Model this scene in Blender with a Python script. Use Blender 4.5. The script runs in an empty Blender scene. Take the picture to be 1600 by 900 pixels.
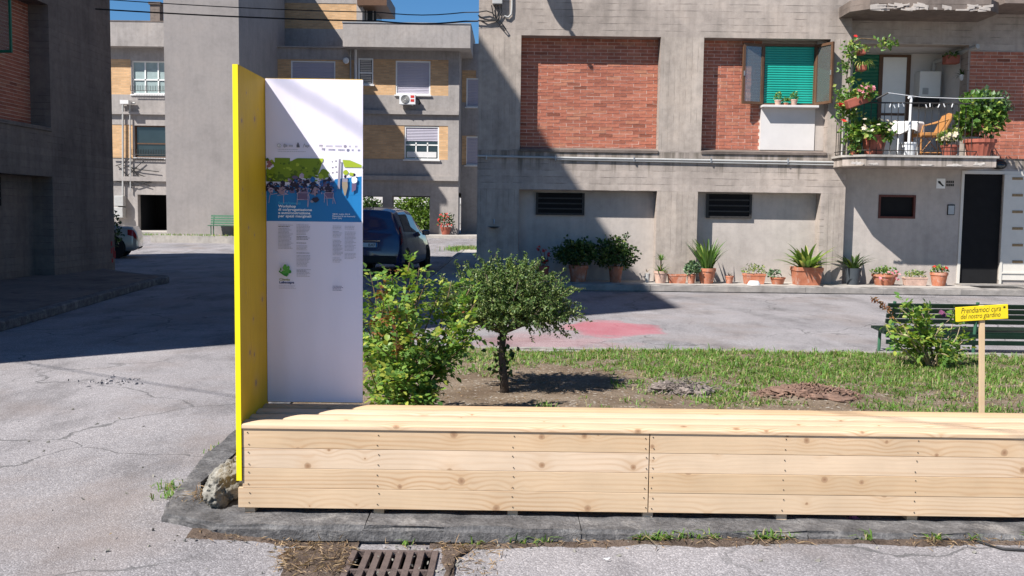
import bpy, bmesh, math, random
import numpy as np
from mathutils import Vector, Matrix, Quaternion, noise as mnoise

random.seed(7)
rng = np.random.default_rng(11)
scene = bpy.context.scene
COL = scene.collection

# ------------------------------------------------------------------ camera
F_PX, PITCH, ROLL, CAM_H = 1500.0, math.atan(120 / 1500), 0.013, 1.62
cam_data = bpy.data.cameras.new('camera')
cam_data.sensor_width = 36.0
cam_data.lens = 36.0 * F_PX / 1600.0
cam_data.clip_start = 0.05
cam_data.clip_end = 3000
cam = bpy.data.objects.new('camera', cam_data)
COL.objects.link(cam)
CAM_R = Matrix.Rotation(math.pi / 2 - PITCH, 3, 'X') @ Matrix.Rotation(ROLL, 3, 'Z')
cam.matrix_world = Matrix.Translation((0, 0, CAM_H)) @ CAM_R.to_4x4()
scene.camera = cam

# ------------------------------------------------------------------ sun and sky
SUN = Vector((1.0, 0.826, -1.45)).normalized()
world = bpy.data.worlds.new('World')
scene.world = world
world.use_nodes = True
wn = world.node_tree
for n_ in list(wn.nodes):
    wn.nodes.remove(n_)
sky = wn.nodes.new('ShaderNodeTexSky')
sky.sky_type = 'NISHITA'
sky.sun_disc = False
sky.sun_elevation = math.radians(48.2)
sky.sun_rotation = math.radians(-129.6)
sky.air_density = 1.0
sky.dust_density = 0.0
sky.ozone_density = 4.0
sky.altitude = 1200
bgn = wn.nodes.new('ShaderNodeBackground')
bgn.inputs['Strength'].default_value = 0.05
wo = wn.nodes.new('ShaderNodeOutputWorld')
hs = wn.nodes.new('ShaderNodeHueSaturation')
hs.inputs['Saturation'].default_value = 1.25
hs.inputs['Value'].default_value = 1.28
wn.links.new(sky.outputs[0], hs.inputs['Color'])
wn.links.new(hs.outputs[0], bgn.inputs['Color'])
wn.links.new(bgn.outputs[0], wo.inputs['Surface'])
sun_data = bpy.data.lights.new('sun', 'SUN')
sun_data.energy = 5.0
sun_data.angle = math.radians(0.5)
sun_data.color = (1.0, 0.955, 0.90)
sun = bpy.data.objects.new('sun', sun_data)
COL.objects.link(sun)
sun.rotation_mode = 'QUATERNION'
sun.rotation_quaternion = SUN.to_track_quat('-Z', 'Y')
sun.location = (-20, -15, 30)
scene.view_settings.view_transform = 'Standard'
scene.view_settings.look = 'None'
scene.view_settings.exposure = 0.83
scene.view_settings.gamma = 1.0
scene.view_settings.use_curve_mapping = False
scene.render.engine = 'CYCLES'
scene.render.resolution_x, scene.render.resolution_y = 1024, 576

# ------------------------------------------------------------------ measuring helpers
def P(px, py, Y):
    """a point of the photograph measured at depth Y -> world point"""
    d = CAM_R @ Vector((px - 800, 450 - py, -F_PX))
    t = Y / d.y
    return Vector((d.x * t, Y, CAM_H + d.z * t))
def G(px, py, z=0.0):
    """a point of the photograph lying on height z"""
    d = CAM_R @ Vector((px - 800, 450 - py, -F_PX))
    t = (z - CAM_H) / d.z
    return Vector((d.x * t, d.y * t, z))

# ------------------------------------------------------------------ object helpers
class MB:
    def __init__(self):
        self.v, self.f, self.m = [], [], []
    def add(self, vs, fs, m=0):
        o = len(self.v)
        self.v.extend([tuple(p) for p in vs])
        for f in fs:
            self.f.append([i + o for i in f]); self.m.append(m)
        return self
    def box(self, x0, x1, y0, y1, z0, z1, m=0, taper=None):
        if x0 > x1: x0, x1 = x1, x0
        if y0 > y1: y0, y1 = y1, y0
        if z0 > z1: z0, z1 = z1, z0
        v = [(x0, y0, z0), (x1, y0, z0), (x1, y1, z0), (x0, y1, z0), (x0, y0, z1), (x1, y0, z1), (x1, y1, z1), (x0, y1, z1)]
        if taper:
            cx, cy = (x0 + x1) / 2, (y0 + y1) / 2
            for i in range(4):
                v[i] = (cx + (v[i][0] - cx) * taper, cy + (v[i][1] - cy) * taper, z0)
        return self.add(v, [(0, 3, 2, 1), (4, 5, 6, 7), (0, 1, 5, 4), (1, 2, 6, 5), (2, 3, 7, 6), (3, 0, 4, 7)], m)
    def obox(self, c, ax, ay, az, m=0):
        """box with centre c and half-axis vectors"""
        c, ax, ay, az = map(Vector, (c, ax, ay, az))
        v = [c + sx * ax + sy * ay + sz * az for sz in (-1, 1) for sx, sy in ((-1, -1), (1, -1), (1, 1), (-1, 1))]
        return self.add(v, [(0, 3, 2, 1), (4, 5, 6, 7), (0, 1, 5, 4), (1, 2, 6, 5), (2, 3, 7, 6), (3, 0, 4, 7)], m)
    def quad(self, a, b, c, d, m=0):
        return self.add([a, b, c, d], [(0, 1, 2, 3)], m)
    def tube(self, pts, r, n=8, m=0, caps=True):
        pts = [Vector(p) for p in pts]
        rs = r if isinstance(r, (list, tuple)) else [r] * len(pts)
        vs, fs = [], []
        t0 = (pts[1] - pts[0]).normalized()
        up = Vector((0, 0, 1)) if abs(t0.z) < 0.9 else Vector((1, 0, 0))
        a = t0.cross(up).normalized()
        for i, p in enumerate(pts):
            t = (pts[min(i + 1, len(pts) - 1)] - pts[max(i - 1, 0)]).normalized()
            a = (a - t * a.dot(t)).normalized()
            b = t.cross(a)
            for k in range(n):
                an = 2 * math.pi * k / n
                vs.append(p + (a * math.cos(an) + b * math.sin(an)) * rs[i])
        for i in range(len(pts) - 1):
            for k in range(n):
                k2 = (k + 1) % n
                fs.append((i * n + k, i * n + k2, (i + 1) * n + k2, (i + 1) * n + k))
        if caps:
            fs.append(tuple(range(n))[::-1]); fs.append(tuple((len(pts) - 1) * n + k for k in range(n)))
        return self.add(vs, fs, m)
    def lathe(self, prof, c=(0, 0, 0), n=20, m=0, flute=0, caps=True):
        vs, fs = [], []
        for r, z in prof:
            for k in range(n):
                an = 2 * math.pi * k / n
                rr = r * (1 - (flute if k % 2 else 0))
                vs.append((c[0] + rr * math.cos(an), c[1] + rr * math.sin(an), c[2] + z))
        for i in range(len(prof) - 1):
            for k in range(n):
                k2 = (k + 1) % n
                fs.append((i * n + k, i * n + k2, (i + 1) * n + k2, (i + 1) * n + k))
        if caps:
            fs.append(tuple(range(n))[::-1])
            fs.append(tuple((len(prof) - 1) * n + k for k in range(n)))
        return self.add(vs, fs, m)
    def prism(self, poly, y0, y1, m=0):
        """poly of (x, z) extruded between depths y0 and y1"""
        n = len(poly)
        v = [(x, y0, z) for x, z in poly] + [(x, y1, z) for x, z in poly]
        fs = [tuple(range(n)), tuple(range(n, 2 * n))[::-1]] + [(k, n + k, n + (k + 1) % n, (k + 1) % n) for k in range(n)]
        return self.add(v, fs, m)
    def slab(self, poly, z0, z1, m=0):
        n = len(poly)
        v = [(x, y, z0) for x, y in poly] + [(x, y, z1) for x, y in poly]
        fs = [tuple(range(n))[::-1], tuple(range(n, 2 * n))] + [(k, (k + 1) % n, n + (k + 1) % n, n + k) for k in range(n)]
        return self.add(v, fs, m)
    def mesh(self, name, mats, smooth=False, fix=True):
        me = bpy.data.meshes.new(name)
        me.from_pydata(self.v, [], self.f)
        if not isinstance(mats, (list, tuple)): mats = [mats]
        for mt in mats: me.materials.append(mt)
        if len(mats) > 1:
            me.polygons.foreach_set('material_index', self.m)
        if fix:
            bm = bmesh.new(); bm.from_mesh(me)
            bmesh.ops.recalc_face_normals(bm, faces=bm.faces)
            bm.to_mesh(me); bm.free()
        if smooth:
            me.polygons.foreach_set('use_smooth', [True] * len(me.polygons))
            if smooth != 'all':
                try: me.set_sharp_from_angle(angle=math.radians(40))
                except Exception: pass
        me.update()
        return me
    def build(self, name, mats, parent=None, smooth=False, bevel=0, fix=True):
        o = link(name, self.mesh(name, mats, smooth, fix), parent)
        if bevel:
            b = o.modifiers.new('bevel', 'BEVEL'); b.width = bevel; b.segments = 2; b.limit_method = 'ANGLE'
        return o

def link(name, data, parent=None):
    o = bpy.data.objects.new(name, data)
    COL.objects.link(o)
    if parent is not None:
        o.parent = parent
        o.matrix_parent_inverse = Matrix.Translation(-origin_of(parent))
    return o
ORIG = {}
def origin_of(o):
    v = Vector((0, 0, 0))
    while o is not None:
        if o.name in ORIG: v = v + ORIG[o.name]
        o = None
    return v
def tag(o, label, cat, group=None):
    o['label'] = label; o['category'] = cat
    if group: o['group'] = group
    return o
def thing(name, label, cat, loc=(0, 0, 0), group=None):
    o = bpy.data.objects.new(name, None)
    o.empty_display_size = 0.1
    COL.objects.link(o)
    o.location = loc
    ORIG[o.name] = Vector(loc)
    return tag(o, label, cat, group)
def kind(o, k):
    o['kind'] = k
    return o

# ------------------------------------------------------------------ materials
class NTree:
    def __init__(self, name):
        self.mat = bpy.data.materials.new(name)
        self.mat.use_nodes = True
        self.nt = self.mat.node_tree
        for n in list(self.nt.nodes): self.nt.nodes.remove(n)
        self.out = self.nt.nodes.new('ShaderNodeOutputMaterial')
        self.co = self.n('ShaderNodeTexCoord').outputs['Object']
    def n(self, typ, props=None, **ins):
        nd = self.nt.nodes.new(typ)
        for k, v in (props or {}).items(): setattr(nd, k, v)
        for k, v in ins.items():
            key = int(k[1:]) if k[0] == '_' and k[1:].isdigit() else k.replace('__', ' ')
            sock = nd.inputs[key]
            if isinstance(v, bpy.types.NodeSocket): self.nt.links.new(v, sock)
            else: sock.default_value = v
        return nd
    def math(self, op, a, b=0.0, c=0.0, clamp=False):
        return self.n('ShaderNodeMath', {'operation': op, 'use_clamp': clamp}, _0=a, _1=b, _2=c).outputs[0]
    def noise(self, scale, detail=4, rough=0.55, vec=None, dist=0.0):
        return self.n('ShaderNodeTexNoise', None, Vector=vec if vec is not None else self.co, Scale=scale, Detail=detail, Roughness=rough, Distortion=dist).outputs['Fac']
    def voro(self, scale, feature='F1', vec=None, rnd=1.0, dim='3D'):
        return self.n('ShaderNodeTexVoronoi', {'feature': feature, 'voronoi_dimensions': dim}, Vector=vec if vec is not None else self.co, Scale=scale, Randomness=rnd)
    def ramp(self, fac, stops, interp='LINEAR'):
        nd = self.n('ShaderNodeValToRGB', None, Fac=fac)
        cr = nd.color_ramp; cr.interpolation = interp
        while len(cr.elements) < len(stops): cr.elements.new(0.5)
        for e, (p, c) in zip(cr.elements, stops):
            e.position = p
            e.color = (c, c, c, 1) if isinstance(c, (int, float)) else (*c[:3], 1)
        return nd.outputs['Color']
    def mix(self, fac, a, b, typ='MIX'):
        nd = self.n('ShaderNodeMix', {'data_type': 'RGBA', 'blend_type': typ})
        for s, v in ((nd.inputs[0], fac), (nd.inputs[6], a), (nd.inputs[7], b)):
            if isinstance(v, bpy.types.NodeSocket): self.nt.links.new(v, s)
            elif s == nd.inputs[0]: s.default_value = v
            else: s.default_value = (v, v, v, 1) if isinstance(v, (int, float)) else (*v[:3], 1)
        return nd.outputs[2]
    def mapping(self, scale=(1, 1, 1), loc=(0, 0, 0), vec=None, rot=(0, 0, 0)):
        return self.n('ShaderNodeMapping', None, Vector=vec if vec is not None else self.co, Scale=scale, Location=loc, Rotation=rot).outputs[0]
    def bump(self, h, strength=0.5, dist=0.01):
        return self.n('ShaderNodeBump', None, Height=h, Strength=strength, Distance=dist).outputs[0]
    def bsdf(self, color, rough=0.8, normal=None, spec=0.3, metallic=0.0, **kw):
        b = self.n('ShaderNodeBsdfPrincipled')
        def put(k, v):
            s = b.inputs[k]
            if isinstance(v, bpy.types.NodeSocket): self.nt.links.new(v, s)
            elif k in ('Base Color',): s.default_value = (*v[:3], 1)
            else: s.default_value = v
        put('Base Color', color); put('Roughness', rough); put('Specular IOR Level', spec); put('Metallic', metallic)
        if normal is not None: put('Normal', normal)
        for k, v in kw.items(): put(k.replace('__', ' '), v)
        return b
    def done(self, b):
        self.nt.links.new(b.outputs[0], self.out.inputs['Surface'])
        return self.mat

def c3(c, k): return tuple(min(1, x * k) for x in c[:3])
def plain(name, col, rough=0.7, var=0.25, scale=6.0, bump=0.0, bscale=60.0, spec=0.3, metallic=0.0, rnd=0.0, **kw):
    t = NTree(name)
    n1 = t.noise(scale, 5, 0.6)
    c = t.ramp(n1, [(0.25, c3(col, 1 - var)), (0.75, c3(col, 1 + var))])
    if rnd:
        r = t.n('ShaderNodeObjectInfo').outputs['Random']
        c = t.mix(1.0, c, t.ramp(r, [(0, 1 - rnd), (1, 1.0)]), 'MULTIPLY')
    nb = t.bump(t.noise(bscale, 4, 0.6), bump, 0.01) if bump else None
    return t.done(t.bsdf(c, rough, nb, spec, metallic, **kw))

def concrete(name, col, boards='h', pitch=0.13, dirt=0.5, line=0.35, mot=1.0, drip=()):
    t = NTree(name)
    sep = t.n('ShaderNodeSeparateXYZ', None, Vector=t.co)
    big = t.noise(0.9, 6, 0.62)
    mid = t.noise(7.0, 6, 0.65)
    streak = t.noise(1.0, 5, 0.6, t.mapping((5.0, 5.0, 0.35)))
    c = t.ramp(big, [(0.3, c3(col, 1 - 0.28 * mot)), (0.5, col), (0.7, (col[0] * (1 + .16 * mot), col[1] * (1 + .13 * mot), col[2] * (1 + .1 * mot)))])
    c = t.mix(mot, c, t.ramp(mid, [(0.25, 0.78), (0.55, 1.0), (0.8, 1.12)]), 'MULTIPLY')
    c = t.mix(dirt, c, t.ramp(streak, [(0.36, 0.55), (0.56, 1.0)]), 'MULTIPLY')
    h = t.math('MULTIPLY', t.noise(38, 6, 0.7), 0.6)
    if boards:
        ax = sep.outputs['Z'] if boards == 'h' else t.math('ADD', sep.outputs['X'], sep.outputs['Y'])
        wob = t.math('MULTIPLY', t.noise(1.4, 3), 0.03)
        fr = t.math('FRACT', t.math('DIVIDE', t.math('ADD', ax, wob), pitch))
        ed = t.math('ABSOLUTE', t.math('SUBTRACT', fr, 0.5))
        ln = t.math('SMOOTHSTEP' if False else 'GREATER_THAN', ed, 0.455)
        vis = t.ramp(t.noise(2.3, 4, 0.6, t.mapping((1.0, 1.0, 1.0), (3, 5, 1))), [(0.45, 0.0), (0.62, 1.0)])
        lm = t.math('MULTIPLY', ln, vis)
        c = t.mix(t.math('MULTIPLY', lm, line), c, c3(col, 0.25))
        idx = t.math('FLOOR', t.math('DIVIDE', t.math('ADD', ax, wob), pitch))
        wn_ = t.n('ShaderNodeTexWhiteNoise', {'noise_dimensions': '1D'}, W=idx).outputs['Value']
        c = t.mix(0.5, c, t.ramp(wn_, [(0, 0.82), (1, 1.08)]), 'MULTIPLY')
        h = t.math('ADD', h, t.math('MULTIPLY', wn_, 0.25))
        h = t.math('SUBTRACT', h, t.math('MULTIPLY', lm, 0.7))
    for (zd_, ln_) in drip:      # rain-wash stains hanging below the ledges
        run = t.noise(1.0, 4, 0.65, t.mapping((9.0, 9.0, 0.25), (1, 2, 3)))
        fall = t.math('DIVIDE', t.math('SUBTRACT', zd_, sep.outputs['Z']), ln_)
        wid = t.math('SUBTRACT', run, t.math('MULTIPLY', fall, 0.28))
        mk = t.math('MULTIPLY', t.ramp(wid, [(0.36, 0.0), (0.55, 0.75)]), t.math('GREATER_THAN', fall, 0.0))
        mk = t.math('MULTIPLY', mk, t.math('LESS_THAN', fall, 1.0))
        c = t.mix(mk, c, (0.115, 0.10, 0.08))
    pit = t.ramp(t.voro(14.0).outputs['Distance'], [(0.02, 0.0), (0.09, 1.0)])
    c = t.mix(1.0, c, t.ramp(pit, [(0, 0.72), (1, 1.0)]), 'MULTIPLY')
    h = t.math('ADD', h, t.math('MULTIPLY', pit, 0.15))
    return t.done(t.bsdf(c, 0.92, t.bump(h, 0.55, 0.012), 0.15))

def asphalt_mat():
    t = NTree('asphalt_worn')
    v1 = t.voro(125.0)
    spk = t.n('ShaderNodeSeparateColor', None, Color=v1.outputs['Color']).outputs[0]
    c = t.ramp(spk, [(0.0, (0.15, 0.145, 0.148)), (0.5, (0.265, 0.255, 0.258)), (0.85, (0.37, 0.36, 0.365)), (1.0, (0.55, 0.53, 0.53))])
    fine = t.noise(320.0, 3, 0.7)
    c = t.mix(0.45, c, (0.262, 0.253, 0.257))
    c = t.mix(0.5, c, t.ramp(fine, [(0.3, 0.65), (0.7, 1.25)]), 'MULTIPLY')
    big = t.noise(0.35, 5, 0.6)
    c = t.mix(1.0, c, t.ramp(big, [(0.3, (0.74, 0.735, 0.75)), (0.7, (1.12, 1.09, 1.09))]), 'MULTIPLY')
    pat = t.noise(1.6, 6, 0.65, t.mapping((1.0, 0.45, 1.0)))
    c = t.mix(1.0, c, t.ramp(pat, [(0.33, 0.66), (0.5, 1.0), (0.7, 1.1)]), 'MULTIPLY')
    brown = t.ramp(t.noise(0.8, 5, 0.6, t.mapping((1, 1, 1), (9, 2, 0))), [(0.50, 0.0), (0.70, 0.6)])
    c = t.mix(brown, c, (0.215, 0.18, 0.165))
    ck = t.voro(0.55, 'DISTANCE_TO_EDGE', t.n('ShaderNodeVectorMath', {'operation': 'ADD'}, _0=t.co, _1=t.n('ShaderNodeTexNoise', None, Vector=t.co, Scale=1.2, Detail=5.0).outputs['Color']).outputs[0])
    crack = t.math('LESS_THAN', ck.outputs['Distance'], 0.006)
    cm = t.math('MULTIPLY', crack, t.ramp(t.noise(0.5, 2), [(0.42, 0.0), (0.52, 1.0)]))
    c = t.mix(t.math('MULTIPLY', cm, 0.6), c, (0.07, 0.07, 0.07))
    # the red paint spilt on the street (a stain with a shape of its own)
    sp = G(958, 513)
    sep = t.n('ShaderNodeSeparateXYZ', None, Vector=t.co)
    dx = t.math('DIVIDE', t.math('SUBTRACT', sep.outputs['X'], sp.x), 0.66)
    dy = t.math('DIVIDE', t.math('SUBTRACT', sep.outputs['Y'], sp.y), 0.95)
    d = t.math('SQRT', t.math('ADD', t.math('MULTIPLY', dx, dx), t.math('MULTIPLY', dy, dy)))
    d = t.math('ADD', d, t.math('MULTIPLY', t.math('SUBTRACT', t.noise(1.3, 4, 0.6), 0.5), 1.3))
    red = t.ramp(d, [(0.70, 0.62), (0.88, 0.42), (1.0, 0.14), (1.35, 0.0)])
    red = t.math('MULTIPLY', red, t.ramp(t.noise(26, 4, 0.7), [(0.25, 0.55), (0.6, 1.0)]))
    c = t.mix(red, c, (0.44, 0.075, 0.11))
    # faint pink wash between the stain and the garden
    p2 = G(850, 535)
    dx2 = t.math('DIVIDE', t.math('SUBTRACT', sep.outputs['X'], p2.x), 1.3)
    dy2 = t.math('DIVIDE', t.math('SUBTRACT', sep.outputs['Y'], p2.y), 1.3)
    d2 = t.math('ADD', t.math('SQRT', t.math('ADD', t.math('MULTIPLY', dx2, dx2), t.math('MULTIPLY', dy2, dy2))), t.math('MULTIPLY', t.math('SUBTRACT', t.noise(2.3, 4, 0.6), 0.5), 1.5))
    c = t.mix(t.ramp(d2, [(0.4, 0.22), (0.9, 0.0)]), c, (0.48, 0.15, 0.16))
    h = t.math('ADD', t.math('MULTIPLY', v1.outputs['Distance'], -1.0), t.math('MULTIPLY', fine, 0.5))
    h = t.math('SUBTRACT', h, t.math('MULTIPLY', cm, 2.0))
    return t.done(t.bsdf(c, 0.95, t.bump(h, 0.55, 0.005), 0.12))

def pine_mat(name, base=(0.605, 0.45, 0.30), vertical=False, tint=1.0):
    """planed softwood: grain along x, growth rings bent round scattered knots"""
    t = NTree(name)
    rnd = t.n('ShaderNodeObjectInfo').outputs['Random']
    off = t.n('ShaderNodeCombineXYZ', None, X=t.math('MULTIPLY', rnd, 37.0), Y=t.math('MULTIPLY', rnd, 91.0), Z=t.math('MULTIPLY', rnd, 53.0)).outputs[0]
    src = t.co
    if vertical:
        s0 = t.n('ShaderNodeSeparateXYZ', None, Vector=t.co)
        src = t.n('ShaderNodeCombineXYZ', None, X=s0.outputs['Z'], Y=0.0, Z=s0.outputs['Y']).outputs[0]
    s1 = t.n('ShaderNodeSeparateXYZ', None, Vector=src)
    across = t.math('ADD', s1.outputs['Z'], s1.outputs['Y'])
    flat = t.n('ShaderNodeCombineXYZ', None, X=s1.outputs['X'], Y=0.0, Z=across).outputs[0]
    p = t.n('ShaderNodeVectorMath', {'operation': 'ADD'}, _0=flat, _1=off).outputs[0]
    ps = t.n('ShaderNodeSeparateXYZ', None, Vector=p)
    p2 = t.n('ShaderNodeCombineXYZ', None, X=ps.outputs['X'], Y=ps.outputs['Z'], Z=0.0).outputs[0]
    wob = t.n('ShaderNodeTexNoise', None, Vector=p2, Scale=30.0, Detail=2.0).outputs['Color']
    p2w = t.n('ShaderNodeVectorMath', {'operation': 'MULTIPLY_ADD'}, _0=wob, _1=(0.008, 0.008, 0), _2=p2).outputs[0]
    kd = t.voro(4.2, 'F1', p2w, 1.0, '2D')
    d = t.math('DIVIDE', kd.outputs['Distance'], 4.2)       # metres to the nearest knot
    ksel = t.n('ShaderNodeSeparateColor', None, Color=kd.outputs['Color'])
    rad = t.math('MULTIPLY_ADD', t.math('POWER', ksel.outputs[0], 1.3), 0.017, 0.004)
    dn = t.math('DIVIDE', d, rad)
    bend = t.math('EXPONENT', t.math('MULTIPLY', t.math('POWER', t.math('DIVIDE', d, 0.045), 1.3), -1.0))
    slow = t.noise(1.0, 3, 0.5, t.mapping((0.55, 1.0, 3.0), (0, 0, 0), p))
    ring = t.math('ADD', t.math('ADD', t.math('MULTIPLY', ps.outputs['Z'], 1.0), t.math('MULTIPLY', slow, 0.12)), t.math('MULTIPLY', bend, 0.035))
    wv = t.math('SINE', t.math('MULTIPLY', ring, 260.0))
    wv = t.math('POWER', t.math('MULTIPLY_ADD', wv, 0.5, 0.5), 2.2)
    amp = t.ramp(t.noise(1.0, 3, 0.5, t.mapping((0.8, 1, 6.0), (4, 4, 4), p)), [(0.38, 0.06), (0.72, 0.6)])
    fib = t.noise(1.0, 4, 0.6, t.mapping((6.0, 1.0, 420.0), (0, 0, 0), p))
    b2 = c3(base, tint)
    tone = t.ramp(rnd, [(0, (b2[0] * .90, b2[1] * .85, b2[2] * .76)), (0.5, b2), (1, (min(1, b2[0] * 1.07), b2[1] * 1.11, b2[2] * 1.2))])
    c = t.mix(t.math('MULTIPLY', wv, amp), tone, (base[0] * 0.66, base[1] * 0.46, base[2] * 0.30))
    c = t.mix(0.5, c, t.ramp(fib, [(0.3, 0.84), (0.7, 1.08)]), 'MULTIPLY')
    blot = t.noise(2.5, 4, 0.6, p)
    c = t.mix(1.0, c, t.ramp(blot, [(0.3, 0.90), (0.7, 1.06)]), 'MULTIPLY')
    halo = t.ramp(t.math('DIVIDE', d, t.math('MULTIPLY', rad, 4.0)), [(0.0, 0.8), (0.45, 0.35), (1.0, 0.0)])
    c = t.mix(t.math('MULTIPLY', halo, 0.5), c, (0.46, 0.27, 0.13))
    km = t.ramp(dn, [(0.55, 1.0), (1.0, 0.0)])
    kc = t.ramp(dn, [(0.0, (0.26, 0.15, 0.085)), (0.6, (0.38, 0.235, 0.135)), (0.9, (0.17, 0.095, 0.06))])
    c = t.mix(km, c, kc)
    h = t.math('ADD', t.math('MULTIPLY', fib, 0.4), t.math('MULTIPLY', wv, 0.2))
    return t.done(t.bsdf(c, 0.62, t.bump(h, 0.12, 0.003), 0.28))

def brick_mat(name, col, dark=0.45):
    t = NTree(name)
    r = t.n('ShaderNodeObjectInfo').outputs['Random']
    isl = t.n('ShaderNodeNewGeometry').outputs['Random Per Island']
    k = t.math('FRACT', t.math('ADD', r, isl))
    c = t.ramp(k, [(0.0, c3(col, 0.55)), (0.04, c3(col, 0.82)), (0.35, col), (0.8, (col[0] * 1.08, col[1] * 1.1, col[2] * 1.08)), (1.0, (col[0] * 1.06, col[1] * 1.3, col[2] * 1.25))])
    c = t.mix(1.0, c, t.ramp(t.noise(9, 6, 0.7), [(0.3, 0.72), (0.7, 1.18)]), 'MULTIPLY')
    c = t.mix(1.0, c, t.ramp(t.noise(1.2, 4, 0.6), [(0.3, 0.85), (0.7, 1.08)]), 'MULTIPLY')
    return t.done(t.bsdf(c, 0.9, t.bump(t.noise(70, 5, 0.7), 0.5, 0.006), 0.15))

def leaf_mat(name, a, b, c_=None, trans=0.35, rough=0.45, cut=None):
    t = NTree(name)
    isl = t.n('ShaderNodeNewGeometry').outputs['Random Per Island']
    st = [(0.0, a), (0.8, b)] if c_ is None else [(0.0, a), (cut or 0.75, b), (min(0.99, (cut or 0.75) + 0.06), c_), (1.0, c_)]
    c = t.ramp(isl, st)
    c = t.mix(1.0, c, t.ramp(t.noise(3.0, 3), [(0.3, 0.75), (0.7, 1.25)]), 'MULTIPLY')
    b1 = t.bsdf(c, rough, None, 0.35)
    tr = t.n('ShaderNodeBsdfTranslucent', None, Color=t.mix(1.0, c, (1.25, 1.3, 0.7), 'MULTIPLY'))
    mx = t.n('ShaderNodeMixShader', None, Fac=trans)
    t.nt.links.new(b1.outputs[0], mx.inputs[1]); t.nt.links.new(tr.outputs[0], mx.inputs[2])
    return t.done(mx)

def glass_mat(name, tint=(0.75, 0.82, 0.85), mixf=0.25):
    t = NTree(name)
    fr = t.n('ShaderNodeFresnel', None, IOR=1.5).outputs[0]
    fac = t.math('ADD', fr, mixf * 0.25, clamp=True)
    tr = t.n('ShaderNodeBsdfTransparent', None, Color=(*tint, 1))
    gl = t.n('ShaderNodeBsdfGlossy', None, Color=(1, 1, 1, 1), Roughness=0.03)
    mx = t.n('ShaderNodeMixShader', None, Fac=fac)
    t.nt.links.new(tr.outputs[0], mx.inputs[1]); t.nt.links.new(gl.outputs[0], mx.inputs[2])
    df = t.n('ShaderNodeBsdfDiffuse', None, Color=(0.45, 0.45, 0.42, 1))
    m2 = t.n('ShaderNodeMixShader', None, Fac=0.16)
    t.nt.links.new(mx.outputs[0], m2.inputs[1]); t.nt.links.new(df.outputs[0], m2.inputs[2])
    return t.done(m2)

def small_brick_mat(name, col, mortar):
    """far facing brick, courses too small to pick apart"""
    t = NTree(name)
    mp = t.mapping((1, 1, 1), (0, 0, 0), t.co, (math.pi / 2, 0, 0))
    s = t.n('ShaderNodeSeparateXYZ', None, Vector=t.co)
    v = t.n('ShaderNodeCombineXYZ', None, X=t.math('ADD', s.outputs['X'], s.outputs['Y']), Y=s.outputs['Z'], Z=0.0).outputs[0]
    b = t.n('ShaderNodeTexBrick', None, Vector=v, Color1=(*c3(col, 0.85), 1), Color2=(*c3(col, 1.12), 1), Mortar=(*mortar, 1), Scale=1.0, Mortar__Size=0.008, Bias=0.0, Brick__Width=0.27, Row__Height=0.075)
    c = t.mix(1.0, b.outputs['Color'], t.ramp(t.noise(1.0, 4), [(0.3, 0.85), (0.7, 1.1)]), 'MULTIPLY')
    return t.done(t.bsdf(c, 0.9, t.bump(b.outputs['Fac'], -0.4, 0.006), 0.15))

MT = {}
MT['asphalt'] = asphalt_mat()
MT['conc_h'] = concrete('board_marked_concrete', (0.41, 0.355, 0.315), 'h', 0.14, 0.35, 0.7, 0.9, ((P(1050, 238, 20.6).z, 0.55),))
MT['conc_v'] = concrete('pillar_concrete', (0.415, 0.36, 0.315), 'v', 0.12, 0.35, 0.4)
MT['conc_dark'] = concrete('shade_darkened_concrete', (0.20, 0.165, 0.145), 'h', 0.14, 0.4, 0.6)  # base colour lowered so the left block's shade comes out deeper
MT['conc_darkv'] = concrete('shade_darkened_pillar_concrete', (0.195, 0.16, 0.142), 'h', 0.14, 0.35, 0.35)  # pillar version, shade likewise put into the base colour
MT['plaster'] = concrete('grey_plaster', (0.45, 0.405, 0.37), None, 0.1, 0.2, 0.35, 0.55)
MT['plaster_far'] = concrete('far_grey_plaster', (0.36, 0.332, 0.315), None, 0.1, 0.25, 0.35, 0.7)
MT['tower'] = concrete('tower_render', (0.30, 0.277, 0.268), None, 0.1, 0.12, 0.35, 0.45)
MT['white_wall'] = plain('white_paint', (0.60, 0.575, 0.56), 0.8, 0.06, 3.0, 0.1)
MT['white_gloss'] = plain('white_enamel', (0.78, 0.78, 0.76), 0.35, 0.04)
MT['pave'] = concrete('pavement_concrete', (0.40, 0.375, 0.345), None, 0.1, 0.2)
def kerb_mat():
    t = NTree('basalt_kerb')
    c = t.ramp(t.noise(8, 6, .65), [(.3, (.065, .063, .064)), (.55, (.14, .136, .136)), (.75, (.24, .232, .228))])
    sc = t.ramp(t.noise(4.2, 7, .75), [(.53, 0.0), (.66, .7)])
    c = t.mix(sc, c, (.30, .285, .27))
    c = t.mix(1, c, t.ramp(t.noise(60, 4, .7), [(.3, .65), (.7, 1.25)]), 'MULTIPLY')
    h = t.math('ADD', t.noise(26, 6, .7), t.math('MULTIPLY', t.noise(7, 3), .8))
    return t.done(t.bsdf(c, .85, t.bump(h, 1.0, .02), .25))
MT['kerb'] = kerb_mat()
MT['kerb_old'] = plain('basalt_kerb_plain', (0.135, 0.13, 0.128), 0.85, 0.55, 9.0, 1.0, 30.0, 0.25)
MT['kerb_light'] = plain('pale_kerb', (0.27, 0.25, 0.23), 0.9, 0.3, 5.0, 0.5, 40.0, 0.2)
MT['brick'] = brick_mat('red_brick', (0.41, 0.148, 0.098))
MT['mortar'] = plain('mortar', (0.58, 0.43, 0.36), 0.95, 0.25, 9.0, 0.4)
MT['brick_far'] = small_brick_mat('yellow_facing_brick', (0.58, 0.36, 0.19), (0.48, 0.36, 0.24))
MT['pine'] = pine_mat('planed_pine')
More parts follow.
